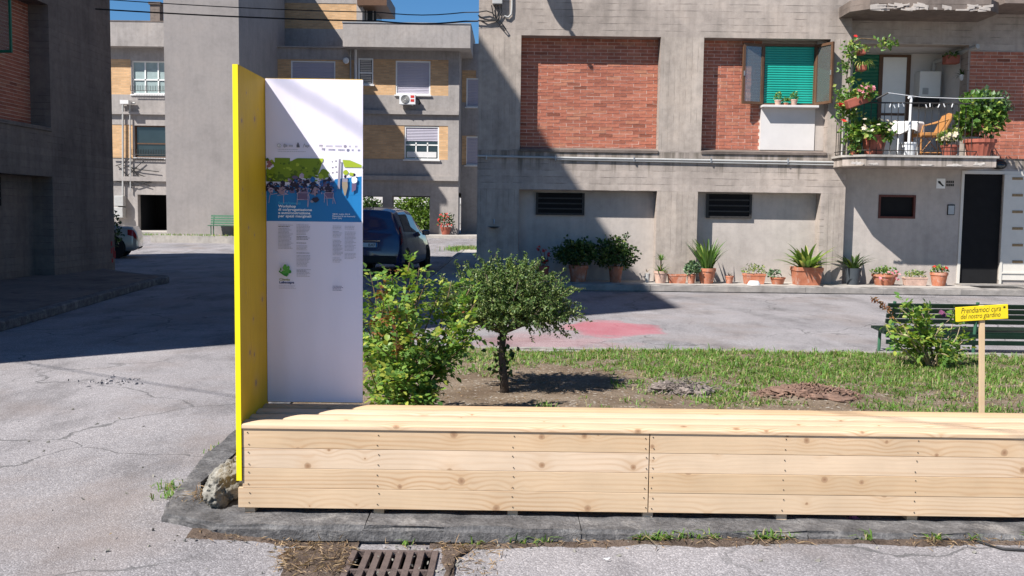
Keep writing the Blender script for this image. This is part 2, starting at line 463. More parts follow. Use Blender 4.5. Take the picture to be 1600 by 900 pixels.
MT['pine_stake'] = pine_mat('pine_stake', (0.62, 0.47, 0.30), True)
MT['metal_grey'] = plain('galvanised_steel', (0.36, 0.37, 0.38), 0.45, 0.15, 8.0, 0, 60, 0.5, 0.6)
MT['pipe_grey'] = plain('grey_pipe', (0.40, 0.40, 0.39), 0.5, 0.12)
MT['black'] = plain('black_paint', (0.018, 0.017, 0.017), 0.5, 0.3)
MT['dark_void'] = plain('dark_interior', (0.008, 0.008, 0.009), 0.9, 0.2)
MT['iron'] = plain('dark_iron', (0.03, 0.028, 0.027), 0.55, 0.3, 20)
def pot_mat():
    t = NTree('terracotta')
    r = t.n('ShaderNodeObjectInfo').outputs['Random']
    c = t.ramp(t.noise(7, 5, .6), [(.25, (.38, .13, .07)), (.75, (.56, .22, .125))])
    c = t.mix(1, c, t.ramp(r, [(0, (.72, .74, .78)), (1, 1.0)]), 'MULTIPLY')
    li = t.ramp(t.noise(9, 6, .7, t.mapping((1, 1, .6), (3, 1, 2))), [(.5, 0.0), (.68, .65)])
    c = t.mix(li, c, (.52, .42, .36))
    return t.done(t.bsdf(c, .88, t.bump(t.noise(50, 4, .6), .3, .006), .2))
MT['terracotta'] = pot_mat()
MT['terracotta_pale'] = plain('limed_terracotta', (0.50, 0.34, 0.27), 0.9, 0.3, 9.0, 0.3, 50, 0.2)
MT['terracotta_red'] = plain('red_plastic_pot', (0.30, 0.09, 0.06), 0.6, 0.2, 7.0)
MT['soil_dark'] = plain('potting_soil', (0.05, 0.035, 0.025), 0.95, 0.4, 20, 0.6)
MT['teal'] = plain('teal_shutter_paint', (0.012, 0.33, 0.26), 0.45, 0.1, 3.0, 0, 60, 0.4)
MT['green_shutter'] = plain('green_shutter_paint', (0.012, 0.14, 0.085), 0.5, 0.12, 3.0)
MT['brown_frame'] = plain('brown_window_frame', (0.115, 0.062, 0.036), 0.5, 0.2, 8.0)
MT['lilac_shutter'] = plain('lilac_grey_shutter', (0.42, 0.40, 0.47), 0.5, 0.05)
MT['white_shutter'] = plain('white_shutter', (0.66, 0.65, 0.64), 0.5, 0.05)
MT['glass'] = glass_mat('window_glass')
MT['glass_dark'] = plain('dark_reflective_glass', (0.02, 0.03, 0.035), 0.04, 0.2, 2.0, 0, 60, 0.8)
MT['curtain'] = plain('net_curtain', (0.30, 0.38, 0.38), 0.8, 0.15, 5.0)
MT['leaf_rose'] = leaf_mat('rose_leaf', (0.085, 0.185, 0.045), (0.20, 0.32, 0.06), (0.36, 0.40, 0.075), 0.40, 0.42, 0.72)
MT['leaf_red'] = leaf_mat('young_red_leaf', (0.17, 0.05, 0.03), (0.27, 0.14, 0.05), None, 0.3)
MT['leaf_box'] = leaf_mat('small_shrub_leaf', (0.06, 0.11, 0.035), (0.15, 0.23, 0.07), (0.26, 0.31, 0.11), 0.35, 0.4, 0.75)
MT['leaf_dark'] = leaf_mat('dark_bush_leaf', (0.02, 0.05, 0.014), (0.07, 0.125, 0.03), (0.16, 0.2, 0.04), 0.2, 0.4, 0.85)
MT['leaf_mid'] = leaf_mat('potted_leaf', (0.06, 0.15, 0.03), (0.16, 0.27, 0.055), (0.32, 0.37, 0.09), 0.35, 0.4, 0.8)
MT['leaf_var'] = leaf_mat('variegated_leaf', (0.06, 0.15, 0.03), (0.18, 0.28, 0.06), (0.45, 0.46, 0.15), 0.3, 0.4, 0.6)
MT['leaf_blue'] = leaf_mat('grey_green_leaf', (0.07, 0.13, 0.08), (0.16, 0.24, 0.12), None, 0.25)
MT['leaf_tree'] = leaf_mat('sunny_tree_leaf', (0.05, 0.11, 0.02), (0.16, 0.24, 0.035), None, 0.35)
MT['grass'] = leaf_mat('grass_blade', (0.085, 0.185, 0.03), (0.19, 0.33, 0.065), (0.36, 0.31, 0.17), 0.4, 0.5, 0.72)
MT['straw'] = leaf_mat('dry_straw', (0.20, 0.12, 0.065), (0.40, 0.29, 0.18), None, 0.2, 0.7)
MT['flower_red'] = leaf_mat('red_petal', (0.45, 0.015, 0.02), (0.65, 0.06, 0.05), None, 0.25)
MT['flower_pink'] = leaf_mat('pink_petal', (0.62, 0.14, 0.22), (0.75, 0.35, 0.40), None, 0.25)
MT['flower_white'] = leaf_mat('cream_petal', (0.60, 0.50, 0.42), (0.72, 0.66, 0.52), None, 0.25)
MT['flower_mauve'] = leaf_mat('mauve_petal', (0.17, 0.05, 0.12), (0.25, 0.08, 0.16), None, 0.25)
MT['bark'] = plain('grey_bark', (0.085, 0.065, 0.05), 0.9, 0.4, 18, 0.8, 60)
MT['cane'] = plain('woody_cane', (0.16, 0.11, 0.06), 0.8, 0.4, 18)
MT['cane_dry'] = plain('dry_cane', (0.34, 0.26, 0.17), 0.8, 0.3, 18)
MT['rubber'] = plain('tyre_rubber', (0.02, 0.02, 0.02), 0.8, 0.2)
MT['alloy'] = plain('alloy_wheel', (0.45, 0.45, 0.46), 0.4, 0.05, 6, 0, 60, 0.5, 0.2)
MT['car_blue'] = plain('dark_blue_car_paint', (0.010, 0.018, 0.085), 0.22, 0.05, 2, 0, 60, 0.6, Coat__Weight=1.0, Coat__Roughness=0.04)
MT['car_silver'] = plain('silver_car_paint', (0.42, 0.41, 0.38), 0.3, 0.04, 2, 0, 60, 0.5, 0.55, Coat__Weight=0.8, Coat__Roughness=0.05)
MT['car_glass'] = plain('tinted_car_glass', (0.015, 0.022, 0.03), 0.03, 0.1, 2, 0, 60, 0.9)
MT['tail_red'] = plain('red_tail_lamp', (0.28, 0.008, 0.012), 0.12, 0.15, 10, 0, 60, 0.6)
MT['chrome'] = plain('chrome', (0.7, 0.7, 0.72), 0.12, 0.03, 3, 0, 60, 0.5, 1.0)
MT['plate'] = plain('number_plate', (0.72, 0.74, 0.74), 0.4, 0.03)
MT['bench_green'] = plain('dark_green_bench_paint', (0.005, 0.018, 0.010), 0.4, 0.2, 6, 0, 60, 0.4)
MT['bench_leg'] = plain('green_bench_iron', (0.045, 0.13, 0.075), 0.5, 0.25, 14)
MT['sign_yellow'] = plain('yellow_sign_paint', (0.80, 0.60, 0.02), 0.5, 0.05, 4)
MT['ink'] = plain('black_ink', (0.02, 0.018, 0.015), 0.6, 0.1)
MT['rust'] = plain('rusty_cast_iron', (0.105, 0.078, 0.07), 0.8, 0.35, 14, 0.6, 80, 0.3)
MT['stone'] = plain('rough_stone', (0.21, 0.20, 0.175), 0.95, 0.65, 14, 1.0, 40, 0.15)
MT['wicker'] = plain('wicker_cane', (0.40, 0.185, 0.06), 0.6, 0.3, 30, 0.4, 90)
MT['cloth'] = plain('white_cloth', (0.74, 0.73, 0.72), 0.9, 0.05)
MT['plastic_white'] = plain('white_plastic', (0.70, 0.71, 0.72), 0.45, 0.04)
MT['plastic_dark'] = plain('dark_plastic_pot', (0.055, 0.065, 0.075), 0.55, 0.2)
MT['boiler'] = plain('boiler_enamel', (0.74, 0.73, 0.70), 0.35, 0.03)
MT['slot'] = plain('brass_letter_slot', (0.26, 0.17, 0.085), 0.45, 0.4, 60, 0, 60, 0.5, 0.3)
MT['cream_panel'] = plain('cream_lacquer', (0.62, 0.59, 0.53), 0.45, 0.05)
MT['red_brown'] = plain('red_brown_frame', (0.10, 0.03, 0.022), 0.5, 0.2)
MT['cable'] = plain('black_cable', (0.02, 0.02, 0.022), 0.6, 0.1)
MT['yellow_ply'] = pine_mat('yellow_stained_plywood', (0.63, 0.38, 0.012), True)  # base lowered, the inner face's shade is partly in this colour
MT['flake'] = plain('flaking_plaster', (0.50, 0.46, 0.42), 0.9, 0.3, 12)
MT['yellow_edge'] = plain('yellow_sunlit_edge', (0.86, 0.70, 0.01), 0.5, 0.06, 6)  # brighter copy of the panel yellow, sunlight put into the colour

# ------------------------------------------------------------------ ground
def zg(y):
    """height of the street: level near the camera, climbing gently to the far houses"""
    if y < 34: return 0.0
    return 0.35 * min(1.0, (y - 34) / 9.0)
KF0 = 4.53                                   # front of the garden kerb
def sstep(t):
    t = max(0.0, min(1.0, t)); return t * t * (3 - 2 * t)
def street_z(x, y):
    """the road is silted up against the kerb, except round the drain"""
    if y > 7: return zg(y)
    k = np.interp(x, [-3.0, -1.95, -1.5, -1.0, -.25, .9, 2.2], [0, .045, .05, 0, 0, .045, .055])
    f = sstep((y - 3.0) / (KF0 - 3.0)) if y <= KF0 else 1 - sstep((y - 4.9) / 1.5)
    return float(k) * f
GRATE = (G(552, 862).x - .005, G(686, 862).x, G(552, 862).y - .5, G(552, 862).y)
def sheet(name, xs, ys, zf, mats, smooth=True, parent=None, hole=None):
    b = MB()
    nx = len(xs)
    b.v = [(x, y, zf(x, y)) for y in ys for x in xs]
    for j in range(len(ys) - 1):
        for i in range(nx - 1):
            if hole and hole[0] < (xs[i] + xs[i + 1]) / 2 < hole[1] and hole[2] < (ys[j] + ys[j + 1]) / 2 < hole[3]: continue
            b.f.append([j * nx + i, j * nx + i + 1, (j + 1) * nx + i + 1, (j + 1) * nx + i]); b.m.append(0)
    return b.build(name, mats, parent, 'all' if smooth else False, fix=False)
ys = [-60, -20, 0, 2] + sorted([2.9 + .12 * k for k in range(30)] + [GRATE[2] + .008, GRATE[3] - .008]) + [ 10, 15, 20, 25, 30, 34, 36, 38, 40, 41.5, 43, 46, 55, 80, 200, 900]
kind(sheet('street', [-400, -120, -60, -30, -20, -10, -5] + sorted([-3.3 + .17 * k for k in range(40)] + [GRATE[0] + .008, GRATE[1] - .008]) + [5, 10, 20, 40, 120, 400], ys, street_z, MT['asphalt'], hole=GRATE), 'structure')

# ------------------------------------------------------------------ facade maker
def facade(name, x0, x1, z0, z1, Y, cells, mats, parent, axis='x', sgn=1, default=0, side=None):
    """a wall face cut into a grid; cells = (a0, a1, z0, z1, depth, material) set back (or proud, negative) from it.
    axis 'x': the face runs along X at depth Y, looking towards -Y. axis 'y': it runs along Y at X = Y, looking towards +X."""
    def uq(vals, lo, hi):
        o = []
        for v in sorted(vals):
            if v < lo - 1e-6 or v > hi + 1e-6: continue
            if not o or v - o[-1] > 1e-4: o.append(v)
        return o
    xs = uq([x0, x1] + [c[i] for c in cells for i in (0, 1)], x0, x1)
    zs = uq([z0, z1] + [c[i] for c in cells for i in (2, 3)], z0, z1)
    nx, nz = len(xs) - 1, len(zs) - 1
    dep = [[0.0] * nz for _ in range(nx)]
    mid = [[default] * nz for _ in range(nx)]
    for i in range(nx):
        xc = (xs[i] + xs[i + 1]) / 2
        for j in range(nz):
            zc = (zs[j] + zs[j + 1]) / 2
            for c in cells:
                if c[0] < xc < c[1] and c[2] < zc < c[3]:
                    dep[i][j], mid[i][j] = c[4], c[5]
    b = MB()
    def pt(a, d, z):
        return (a, Y + d, z) if axis == 'x' else (Y - d, a, z)
    HOLE = 90
    for i in range(nx):
        for j in range(nz):
            d = dep[i][j]
            if d < HOLE:
                q = [pt(xs[i], d, zs[j]), pt(xs[i + 1], d, zs[j]), pt(xs[i + 1], d, zs[j + 1]), pt(xs[i], d, zs[j + 1])]
                b.add(q, [(0, 1, 2, 3)], mid[i][j])
            if i + 1 < nx and abs(dep[i + 1][j] - d) > 1e-5:
                d2 = dep[i + 1][j]
                if max(d, d2) > HOLE:
                    d_, d2_ = min(d, 0.35) if d < HOLE else 0.35, min(d2, 0.35) if d2 < HOLE else 0.35
                    if abs(d_ - d2_) < 1e-5: continue
                else: d_, d2_ = d, d2
                b.add([pt(xs[i + 1], d_, zs[j]), pt(xs[i + 1], d2_, zs[j]), pt(xs[i + 1], d2_, zs[j + 1]), pt(xs[i + 1], d_, zs[j + 1])], [(0, 1, 2, 3)], default)
            if j + 1 < nz and abs(dep[i][j + 1] - d) > 1e-5:
                d2 = dep[i][j + 1]
                if max(d, d2) > HOLE:
                    d_, d2_ = min(d, 0.35) if d < HOLE else 0.35, min(d2, 0.35) if d2 < HOLE else 0.35
                    if abs(d_ - d2_) < 1e-5: continue
                else: d_, d2_ = d, d2
                b.add([pt(xs[i], d_, zs[j + 1]), pt(xs[i + 1], d_, zs[j + 1]), pt(xs[i + 1], d2_, zs[j + 1]), pt(xs[i], d2_, zs[j + 1])], [(0, 1, 2, 3)], default)
    # close the ends and top of the wall face
    B = 0.5
    for i, a in ((0, x0), (nx - 1, x1)):
        for j in range(nz):
            d = dep[i][j]
            if d < HOLE and d < B: b.add([pt(a, d, zs[j]), pt(a, B, zs[j]), pt(a, B, zs[j + 1]), pt(a, d, zs[j + 1])], [(0, 1, 2, 3)], default)
    return b.build(name, mats, parent, fix=False)

# brick pieces: a few shared meshes
def brick_mesh(L, H, D, seed):
    r = random.Random(seed)
    b = MB(); j = lambda s: r.uniform(-s, s)
    b.box(-L / 2, L / 2, 0, D, -H / 2, H / 2)
    b.v = [(x + j(0.003), y + j(0.0025), z + j(0.002)) for x, y, z in b.v]
    return b.mesh('brick', MT['brick'])
BR_L, BR_H, BR_D = 0.275, 0.061, 0.05
BRK = [brick_mesh(BR_L, BR_H, BR_D, s) for s in range(6)]
BRK_H = [brick_mesh(BR_L / 2 - 0.006, BR_H, BR_D, s + 20) for s in range(3)]
PIT_X, PIT_Z = 0.285, 0.0715
def brick_spots(w, h):
    """centres (a, z, half?) of a running bond filling w x h from its lower left corner"""
    out = []
    nz = int(h / PIT_Z)
    for r in range(nz):
        a = 0.0 if r % 2 == 0 else -PIT_X / 2
        while a < w - 0.02:
            lo, hi = max(a, 0), min(a + PIT_X, w)
            if hi - lo > 0.05:
                out.append(((lo + hi) / 2, (r + 0.5) * h / nz, hi - lo))
            a += PIT_X
    return out
def brick_panel(x0, x1, z0, z1, Y, parent, single=True, axis='x'):
    """mortar bed with bricks standing 12 mm proud of it"""
    bed = MB()
    if axis == 'x': bed.box(x0, x1, Y, Y + 0.04, z0, z1)
    else: bed.box(Y - 0.04, Y, x0, x1, z0, z1)
    panel = bed.build('brick_panel', MT['mortar'], parent)
    sp = brick_spots(x1 - x0, z1 - z0)
    joined = MB()
    for k, (a, z, w) in enumerate(sp):
        full = w > PIT_X * 0.9
        push = random.uniform(-0.003, 0.003) + .006
        if single and k < 300:
            me = random.choice(BRK if full else BRK_H)
            o = link('brick', me, panel)
            if axis == 'x': o.location = (x0 + a, Y - 0.012 + push, z0 + z)
            else:
                o.rotation_euler = (0, 0, math.pi / 2); o.location = (Y + 0.012 - push, x0 + a, z0 + z)
            if not full: o.scale.x = (w - 0.012) / (BR_L / 2 - 0.006)
            o.rotation_euler.y = random.uniform(-0.006, 0.006)
        else:
            c, hw, hh = x0 + a, (w - 0.012) / 2, BR_H / 2
            if axis == 'x': joined.box(c - hw, c + hw, Y - 0.012 + push, Y + 0.03, z0 + z - hh, z0 + z + hh)
            else: joined.box(Y - 0.03, Y + 0.012 - push, c - hw, c + hw, z0 + z - hh, z0 + z + hh)
    if joined.v:
        kind(joined.build('bricks', MT['brick'], panel), 'stuff')
    return panel

# ------------------------------------------------------------------ apartment building on the right
YF = 20.6
PAVE_Z = 0.15
def fx(px, py=250, Y=YF): return P(px, py, Y).x
def fz(py, px=1050, Y=YF): return P(px, py, Y).z
bld = thing('apartment_building', 'grey concrete apartment building with red brick panels, balcony and dark doorway', 'building', (4, YF, 0))
XL = fx(746)
XR = 14.2
r1 = (fx(812), fx(1028))
r2 = (fx(1095), fx(1291))
zt1, zb1 = fz(58), fz(235)
zt0 = fz(299)
xc = fx(1323)                               # where the pillared front ends and the entrance part begins
SH = 3.3                                    # storey height
lo0, lo1 = fx(1328), fx(1513)               # loggia opening
zl0, zl1 = fz(246, 1420), fz(66, 1420)
cells = []
for s in range(3):
    dz = s * SH
    for (a, b_) in (r1, r2):
        cells.append((a, b_, zb1 + dz, zt1 + dz, 0.32, 3 if s else 0))
for (a, b_) in (r1, (fx(1092), fx(1285))):
    cells.append((a, b_, PAVE_Z - 0.1, zt0, 0.33, 2))
cells += [(XL, r1[0], 0, zt1, 0, 1), (r1[1], r2[0], 0, zt1, 0, 1), (r2[1], xc, 0, zt1, 0, 1)]
# the band between storeys keeps horizontal boards
cells += [(XL, xc, zt0, zb1, 0, 0)]
cells = [c for c in cells if c[4] == 0] + [c for c in cells if c[4] != 0]
front = facade('wall', XL, xc, 0, 12.5, YF, cells, [MT['conc_h'], MT['conc_v'], MT['plaster'], MT['brick_far']], bld)
# entrance part, set back 0.23
YR = YF + 0.23
d0, d1 = fx(1503, 350, YR), fx(1564, 350, YR)
zd = fz(272, 1530, YR)
cells = [
    (xc, 30, 0, fz(262, 1420), 0.0, 2),
    (d0, d1, 0, zd, 99, 0),
    (fx(1374, 320, YR), fx(1429, 320, YR), fz(340, 1400, YR), fz(306, 1400, YR), 0.10, 2),
    (lo0, lo1, zl0, zl1, 99, 0),
    (lo1, 30, fz(247, 1555), fz(78, 1555), 0.0, 0),
    (lo0, lo1, zl0 + SH, zl1 + SH, 99, 0), (lo0, lo1, zl0 + 2 * SH, zl1 + 2 * SH, 99, 0),
]
facade('wall', xc, XR, 0, 12.5, YR, cells, [MT['conc_h'], MT['conc_v'], MT['plaster'], MT['brick_far']], bld)
b = MB()      # flank, back and roof
b.box(XL, XL + 0.3, YF + 0.45, YF + 11, 0, 12.5)
b.box(XR - 0.3, XR, YR + 0.5, YF + 11, 0, 12.5)
b.box(XL + 0.301, XR - 0.301, YF + 10.7, YF + 10.99, 0, 12.5)
b.build('wall', MT['conc_v'], bld)
MB().box(XL - 0.4, XR + 0.4, YF - 0.4, YF + 11.4, 12.5, 12.85).build('roof', MT['conc_h'], bld)

# bricks
brick_panel(r1[0], r1[1], zb1, zt1, YF + 0.315, bld, True)
wx0, wx1 = fx(1191), fx(1276)               # white infill under the window
brick_panel(r2[0], wx0, zb1, zt1, YF + 0.315, bld, False)
brick_panel(lo1 + 0.03, XR - 0.02, fz(247, 1555), fz(78, 1555), YR - 0.02, bld, False)
# concrete sills at the foot of the brick panels
for a, b_ in (r1, r2):
    m = MB()
    m.add([(a, YF - 0.03, zb1 - 0.07), (b_, YF - 0.03, zb1 - 0.07), (b_, YF + 0.30, zb1 - 0.07), (a, YF + 0.30, zb1 - 0.07),
           (a, YF - 0.03, zb1 - 0.005), (b_, YF - 0.03, zb1 - 0.005), (b_, YF + 0.30, zb1 + 0.05), (a, YF + 0.30, zb1 + 0.05)],
          [(0, 3, 2, 1), (4, 5, 6, 7), (0, 1, 5, 4), (1, 2, 6, 5), (2, 3, 7, 6), (3, 0, 4, 7)])
    m.build('sill', MT['conc_dark'], bld, bevel=0.01)
# white infill below the window
MB().box(wx0, wx1, YF + 0.22, YF + 0.317, zb1 + 0.052, fz(165, 1230)).build('infill_panel', MT['white_wall'], bld)
MB().box(wx1, r2[1], YF + 0.24, YF + 0.317, zb1 + 0.052, zt1).build('infill_strip', MT['plaster'], bld)
# window with roller shutter and two open sashes
zw0, zw1 = fz(162, 1230), fz(69, 1230)
YW = YF + 0.26
win = MB()
fr = 0.05
win.box(wx0, wx0 + fr, YW - 0.02, YW + 0.05, zw0, zw1 + fr); win.box(wx1 - fr, wx1, YW - 0.02, YW + 0.05, zw0, zw1 + fr)
win.box(wx0 + fr, wx1 - fr, YW - 0.02, YW + 0.05, zw1, zw1 + fr); win.box(wx0 + fr, wx1 - fr, YW - 0.02, YW + 0.05, zw0 - 0.02, zw0 + 0.03)
winob = win.build('window', MT['brown_frame'], bld)
MB().box(wx0 - 0.02, wx1 + 0.02, YF + 0.03, YF + 0.30, zw0 - 0.07, zw0 - 0.022).build('window_sill', MT['white_wall'], winob, bevel=0.006)
ns = 24
sh_ = (zw1 - zw0 - 0.03) / ns
slat = MB()
slat.add([(wx0 + fr, 0, 0), (wx1 - fr, 0, 0), (wx1 - fr, -0.012, sh_ * 0.35), (wx0 + fr, -0.012, sh_ * 0.35), (wx1 - fr, -0.010, sh_ * 0.78), (wx0 + fr, -0.010, sh_ * 0.78), (wx1 - fr, 0.004, sh_ * 0.98), (wx0 + fr, 0.004, sh_ * 0.98)],
         [(0, 1, 2, 3), (3, 2, 4, 5), (5, 4, 6, 7)])
slm = slat.mesh('shutter_slat', MT['teal'], fix=False)
MB().box(wx0 + fr, wx1 - fr, YW + 0.045, YW + 0.05, zw0 + 0.03, zw1).build('shutter_backing', MT['green_shutter'], winob)
for i in range(ns):
    o = link('shutter_slat', slm, winob); o.location = (0, YW + 0.04, zw0 + 0.03 + i * sh_)
def sash(hx, ang, w, name):
    """open casement hinged at hx, turned out by ang"""
    m = MB(); g = MB()
    dx, dy = math.cos(ang), math.sin(ang)
    def bar(a0, a1, z0, z1, mb, th=0.022):
        c = Vector((hx + dx * (a0 + a1) / 2, YW - 0.03 + dy * (a0 + a1) / 2, (z0 + z1) / 2))
        mb.obox(c, (dx * (a1 - a0) / 2, dy * (a1 - a0) / 2, 0), (-dy * th, dx * th, 0), (0, 0, (z1 - z0) / 2))
    z0, z1 = zw0 + 0.0, zw1 + 0.03
    t_ = 0.055
    bar(0, t_, z0, z1, m); bar(w - t_, w, z0, z1, m); bar(t_, w - t_, z0, z0 + t_, m); bar(t_, w - t_, z1 - t_, z1, m)
    so = m.build('casement', MT['brown_frame'], winob)
    bar(t_, w - t_, z0 + t_, z1 - t_, g, 0.003)
    g.build('pane', MT['glass'], winob)
    h = MB(); bar(w - 0.04, w - 0.015, (z0 + z1) / 2 - 0.05, (z0 + z1) / 2 + 0.05, h, 0.035); h.build('handle', MT['metal_grey'], winob)
sash(wx0 + 0.02, math.pi + 0.30, 0.50, 'l')
sash(wx1 - 0.02, -1.12, 0.50, 'r')
# cellar grilles
for (a, b_, t0, t1) in ((fx(841), fx(914), fz(334, 880), fz(301, 880)), (fx(1112), fx(1180), fz(339, 1146), fz(303, 1146))):
    g = MB(); g.box(a, b_, YF + 0.30, YF + 0.328, t0, t1)
    go = g.build('cellar_window', MT['dark_void'], bld)
    fr_ = MB()
    fr_.box(a - 0.03, a + 0.02, YF + 0.27, YF + 0.299, t0 - 0.03, t1); fr_.box(b_ - 0.02, b_ + 0.03, YF + 0.27, YF + 0.299, t0 - 0.03, t1)
    fr_.box(a + 0.02, b_ - 0.02, YF + 0.27, YF + 0.299, t0 - 0.03, t0 + 0.015)
    fr_.build('frame', MT['iron'], go)
    for k in range(1, 4):
        z = t0 + (t1 - t0) * k / 4
        MB().box(a + 0.02, b_ - 0.02, YF + 0.275, YF + 0.292, z - 0.02, z + 0.012).build('bar', MT['iron'], go)
# conduit pipes across the band
pz = fz(249, 1030)
m = MB()
zA, zB = P(748, 244, YF).z, P(1312, 254, YF).z
m.tube([(XL, YF - 0.04, zA), (fx(930), YF - 0.04, (zA + zB) / 2 + 0.0), (fx(1312), YF - 0.04, zB)], 0.024)
m.tube([(fx(1312), YF - 0.04, zB), (fx(1314), YF - 0.04, zB + 0.05), (fx(1316), YF - 0.04, fz(188, 1316))], 0.022)
m.tube([(fx(870), YF - 0.032, zA - 0.05), (fx(1308), YF - 0.032, zB - 0.055)], 0.016)
pc = m.build('conduit', MT['pipe_grey'], bld, smooth=True)
for px in (760, 868, 990, 1110, 1230):
    x = fx(px); MB().box(x - 0.012, x + 0.012, YF - 0.07, YF, zA - 0.075, zA + 0.03).build('clip', MT['metal_grey'], pc)
# junction box with conduits on the corner
jb = MB(); jx, jz = P(777, 6, YF).x, P(777, 8, YF).z
jb.box(jx - 0.10, jx + 0.11, YF - 0.13, YF, jz, jz + 0.42)
jo = jb.build('junction_box', MT['pipe_grey'], bld, bevel=0.012)
m = MB()
q = lambda px, py, d=0.06: tuple(P(px, py, YF - d))
for dx in (-9, -4, 1, 6):
    m.tube([q(777 + dx, 8), q(778 + dx * .9, 18), q(776 + dx * .5, 28, .05), q(770 + dx, 33, .04)], 0.012, 6)
m.tube([q(773, 30), q(782, 40), q(789, 48), q(791, 46), q(784, 36), q(779, 31)], 0.012, 6)
m.tube([q(747, 24), q(757, 30), q(764, 31), q(774, 31)], 0.014, 6)
m.tube([q(747, 19), q(760, 17), q(769, 20), q(776, 28)], 0.012, 6)
m.tube([q(747, 32), q(760, 33), q(777, 32)], 0.014, 6)
m.build('loose_wires', MT['cable'], jo)
m = MB(); m.tube([q(800, -30, .04), q(800, 10, .04), q(799, 22, .04), q(794, 27, .04), q(788, 25, .04)], 0.02, 8)
m.build('bent_conduit', MT['pipe_grey'], bld, smooth=True)

# loggia behind the balcony
YL = YR + 1.25
m = MB()
m.box(lo0 - 0.15, lo1 + 0.12, YL, YL + 0.15, zl0 - 0.1, zl1 + 0.1)               # back wall
m.box(lo1 + 0.001, lo1 + 0.12, YR + 0.36, YL - 0.001, zl0 - 0.1, zl1 + 0.1)     # right cheek
m.box(lo0 - 0.12, lo0 - 0.001, YR + 0.36, YL - 0.001, zl0 - 0.1, zl1 + 0.1)
m.box(lo0, lo1, YR + 0.36, YL - 0.001, zl1 + 0.005, zl1 + 0.1)
m.build('loggia_wall', MT['white_wall'], bld)
for s in (1, 2):
    MB().box(lo0 - 0.1, lo1 + 0.1, YL, YL + 0.1, zl0 - 0.1 + s * SH, zl1 + 0.1 + s * SH).build('loggia_wall', MT['white_wall'], bld)
# doors on the loggia back wall
def lx(px, py=160): return P(px, py, YL).x
def lz(py, px=1400): return P(px, py, YL).z
fl = zl0 + 0.02
m = MB(); x0, x1 = lx(1331), lx(1370)
gd = MB().box(x0, x1, YL - 0.03, YL, fl, lz(86)).build('shutter_door', MT['green_shutter'], bld)
n = 30; hh = (lz(86) - fl) / n
sm = MB().add([(x0, 0, 0), (x1, 0, 0), (x1, -0.012, hh * .5), (x0, -0.012, hh * .5), (x1, 0, hh * .95), (x0, 0, hh * .95)], [(0, 1, 2, 3), (3, 2, 4, 5)]).mesh('slat', MT['green_shutter'], fix=False)
for i in range(n):
    o = link('slat', sm, gd); o.location = (0, YL - 0.032, fl + i * hh)
wd = MB().box(lx(1376), lx(1413), YL - 0.04, YL, fl, lz(90)).build('balcony_door', MT['white_gloss'], bld)
m = MB(); m.box(lx(1370), lx(1376), YL - 0.06, YL, fl, lz(86)); m.box(lx(1413), lx(1419), YL - 0.06, YL, fl, lz(86)); m.box(lx(1376), lx(1413), YL - 0.06, YL, lz(90), lz(86)); m.box(lx(1376), lx(1413), YL - 0.05, YL - 0.039, lz(181), lz(177))
m.build('door_frame', MT['brown_frame'], wd)

# balcony slab, rail
YB = YF - 0.95
bx0, bx1 = P(1326, 245, YB).x, P(1557, 248, YB).x
bz1, bz0 = P(1440, 246, YB).z, P(1440, 260, YB).z
m = MB()
poly = [(bx0, YF - 0.001), (bx0, YB + 0.35), (bx0 + 0.35, YB), (bx1, YB), (bx1, YR + 0.3), (xc + 0.001, YR + 0.3), (xc + 0.001, YF - 0.001)]
m.slab(poly, bz0, bz1)
bal = m.build('balcony', MT['conc_h'], bld)
m = MB()
poly2 = [(bx0 - 0.04, YF - 0.003), (bx0 - 0.04, YB + 0.33), (bx0 + 0.33, YB - 0.04), (bx1 + 0.04, YB - 0.04), (bx1 + 0.04, YR - 0.003), (xc + 0.003, YR - 0.003), (xc + 0.003, YF - 0.003)]
m.slab(poly2, bz1 + 0.002, bz1 + 0.045)
m.build('coping', MT['pave'], bal)
MB().box(lo0 + 0.01, lo1 - 0.01, YR + 0.3, YL - 0.002, zl0 - 0.2, bz1 + 0.03).build('loggia_floor', MT['pave'], bal)
FLOOR = bz1 + 0.045
rail_z = P(1440, 161, YB).z
path = [(bx0 + 0.02, YF - 0.02), (bx0 + 0.02, YB + 0.36), (bx0 + 0.36, YB + 0.03), (bx1 - 0.03, YB + 0.03), (bx1 - 0.03, YR - 0.03)]
m = MB(); m.tube([(x, y, rail_z) for x, y in path], 0.016, 6); m.tube([(x, y, FLOOR + 0.09) for x, y in path], 0.01, 6)
m.build('handrail', MT['iron'], bal)
bmesh_ = MB(); bmesh_.tube([(0, 0, FLOOR), (0, 0, rail_z)], 0.0075, 6)
bme = bmesh_.mesh('baluster', MT['iron'])
for (p0, p1) in zip(path[:-1], path[1:]):
    L = math.dist(p0, p1); k = max(1, int(L / 0.135))
    for i in range(k):
        o = link('baluster', bme, bal); t = (i + 0.5) / k
        o.location = (p0[0] + (p1[0] - p0[0]) * t, p0[1] + (p1[1] - p0[1]) * t, 0)
# broken plaster under the slab edge
for (a, z, w, h) in ((1340, 255, 26, 6), (1366, 256, 18, 4), (1448, 258, 30, 3), (1492, 258, 34, 4), (1530, 256, 20, 6)):
    c = P(a, z, YB - 0.004); s = YB / 1500; pts = []
    for k in range(22):
        an = 2 * math.pi * k / 22
        rr = random.uniform(0.45, 1.15)
        pts.append((c.x + math.cos(an) * w * s / 2 * rr, c.z + math.sin(an) * h * s / 2 * rr))
    MB().prism(pts, YB - 0.006, YB + 0.01).build('plaster_flake', MT['flake'], bal)
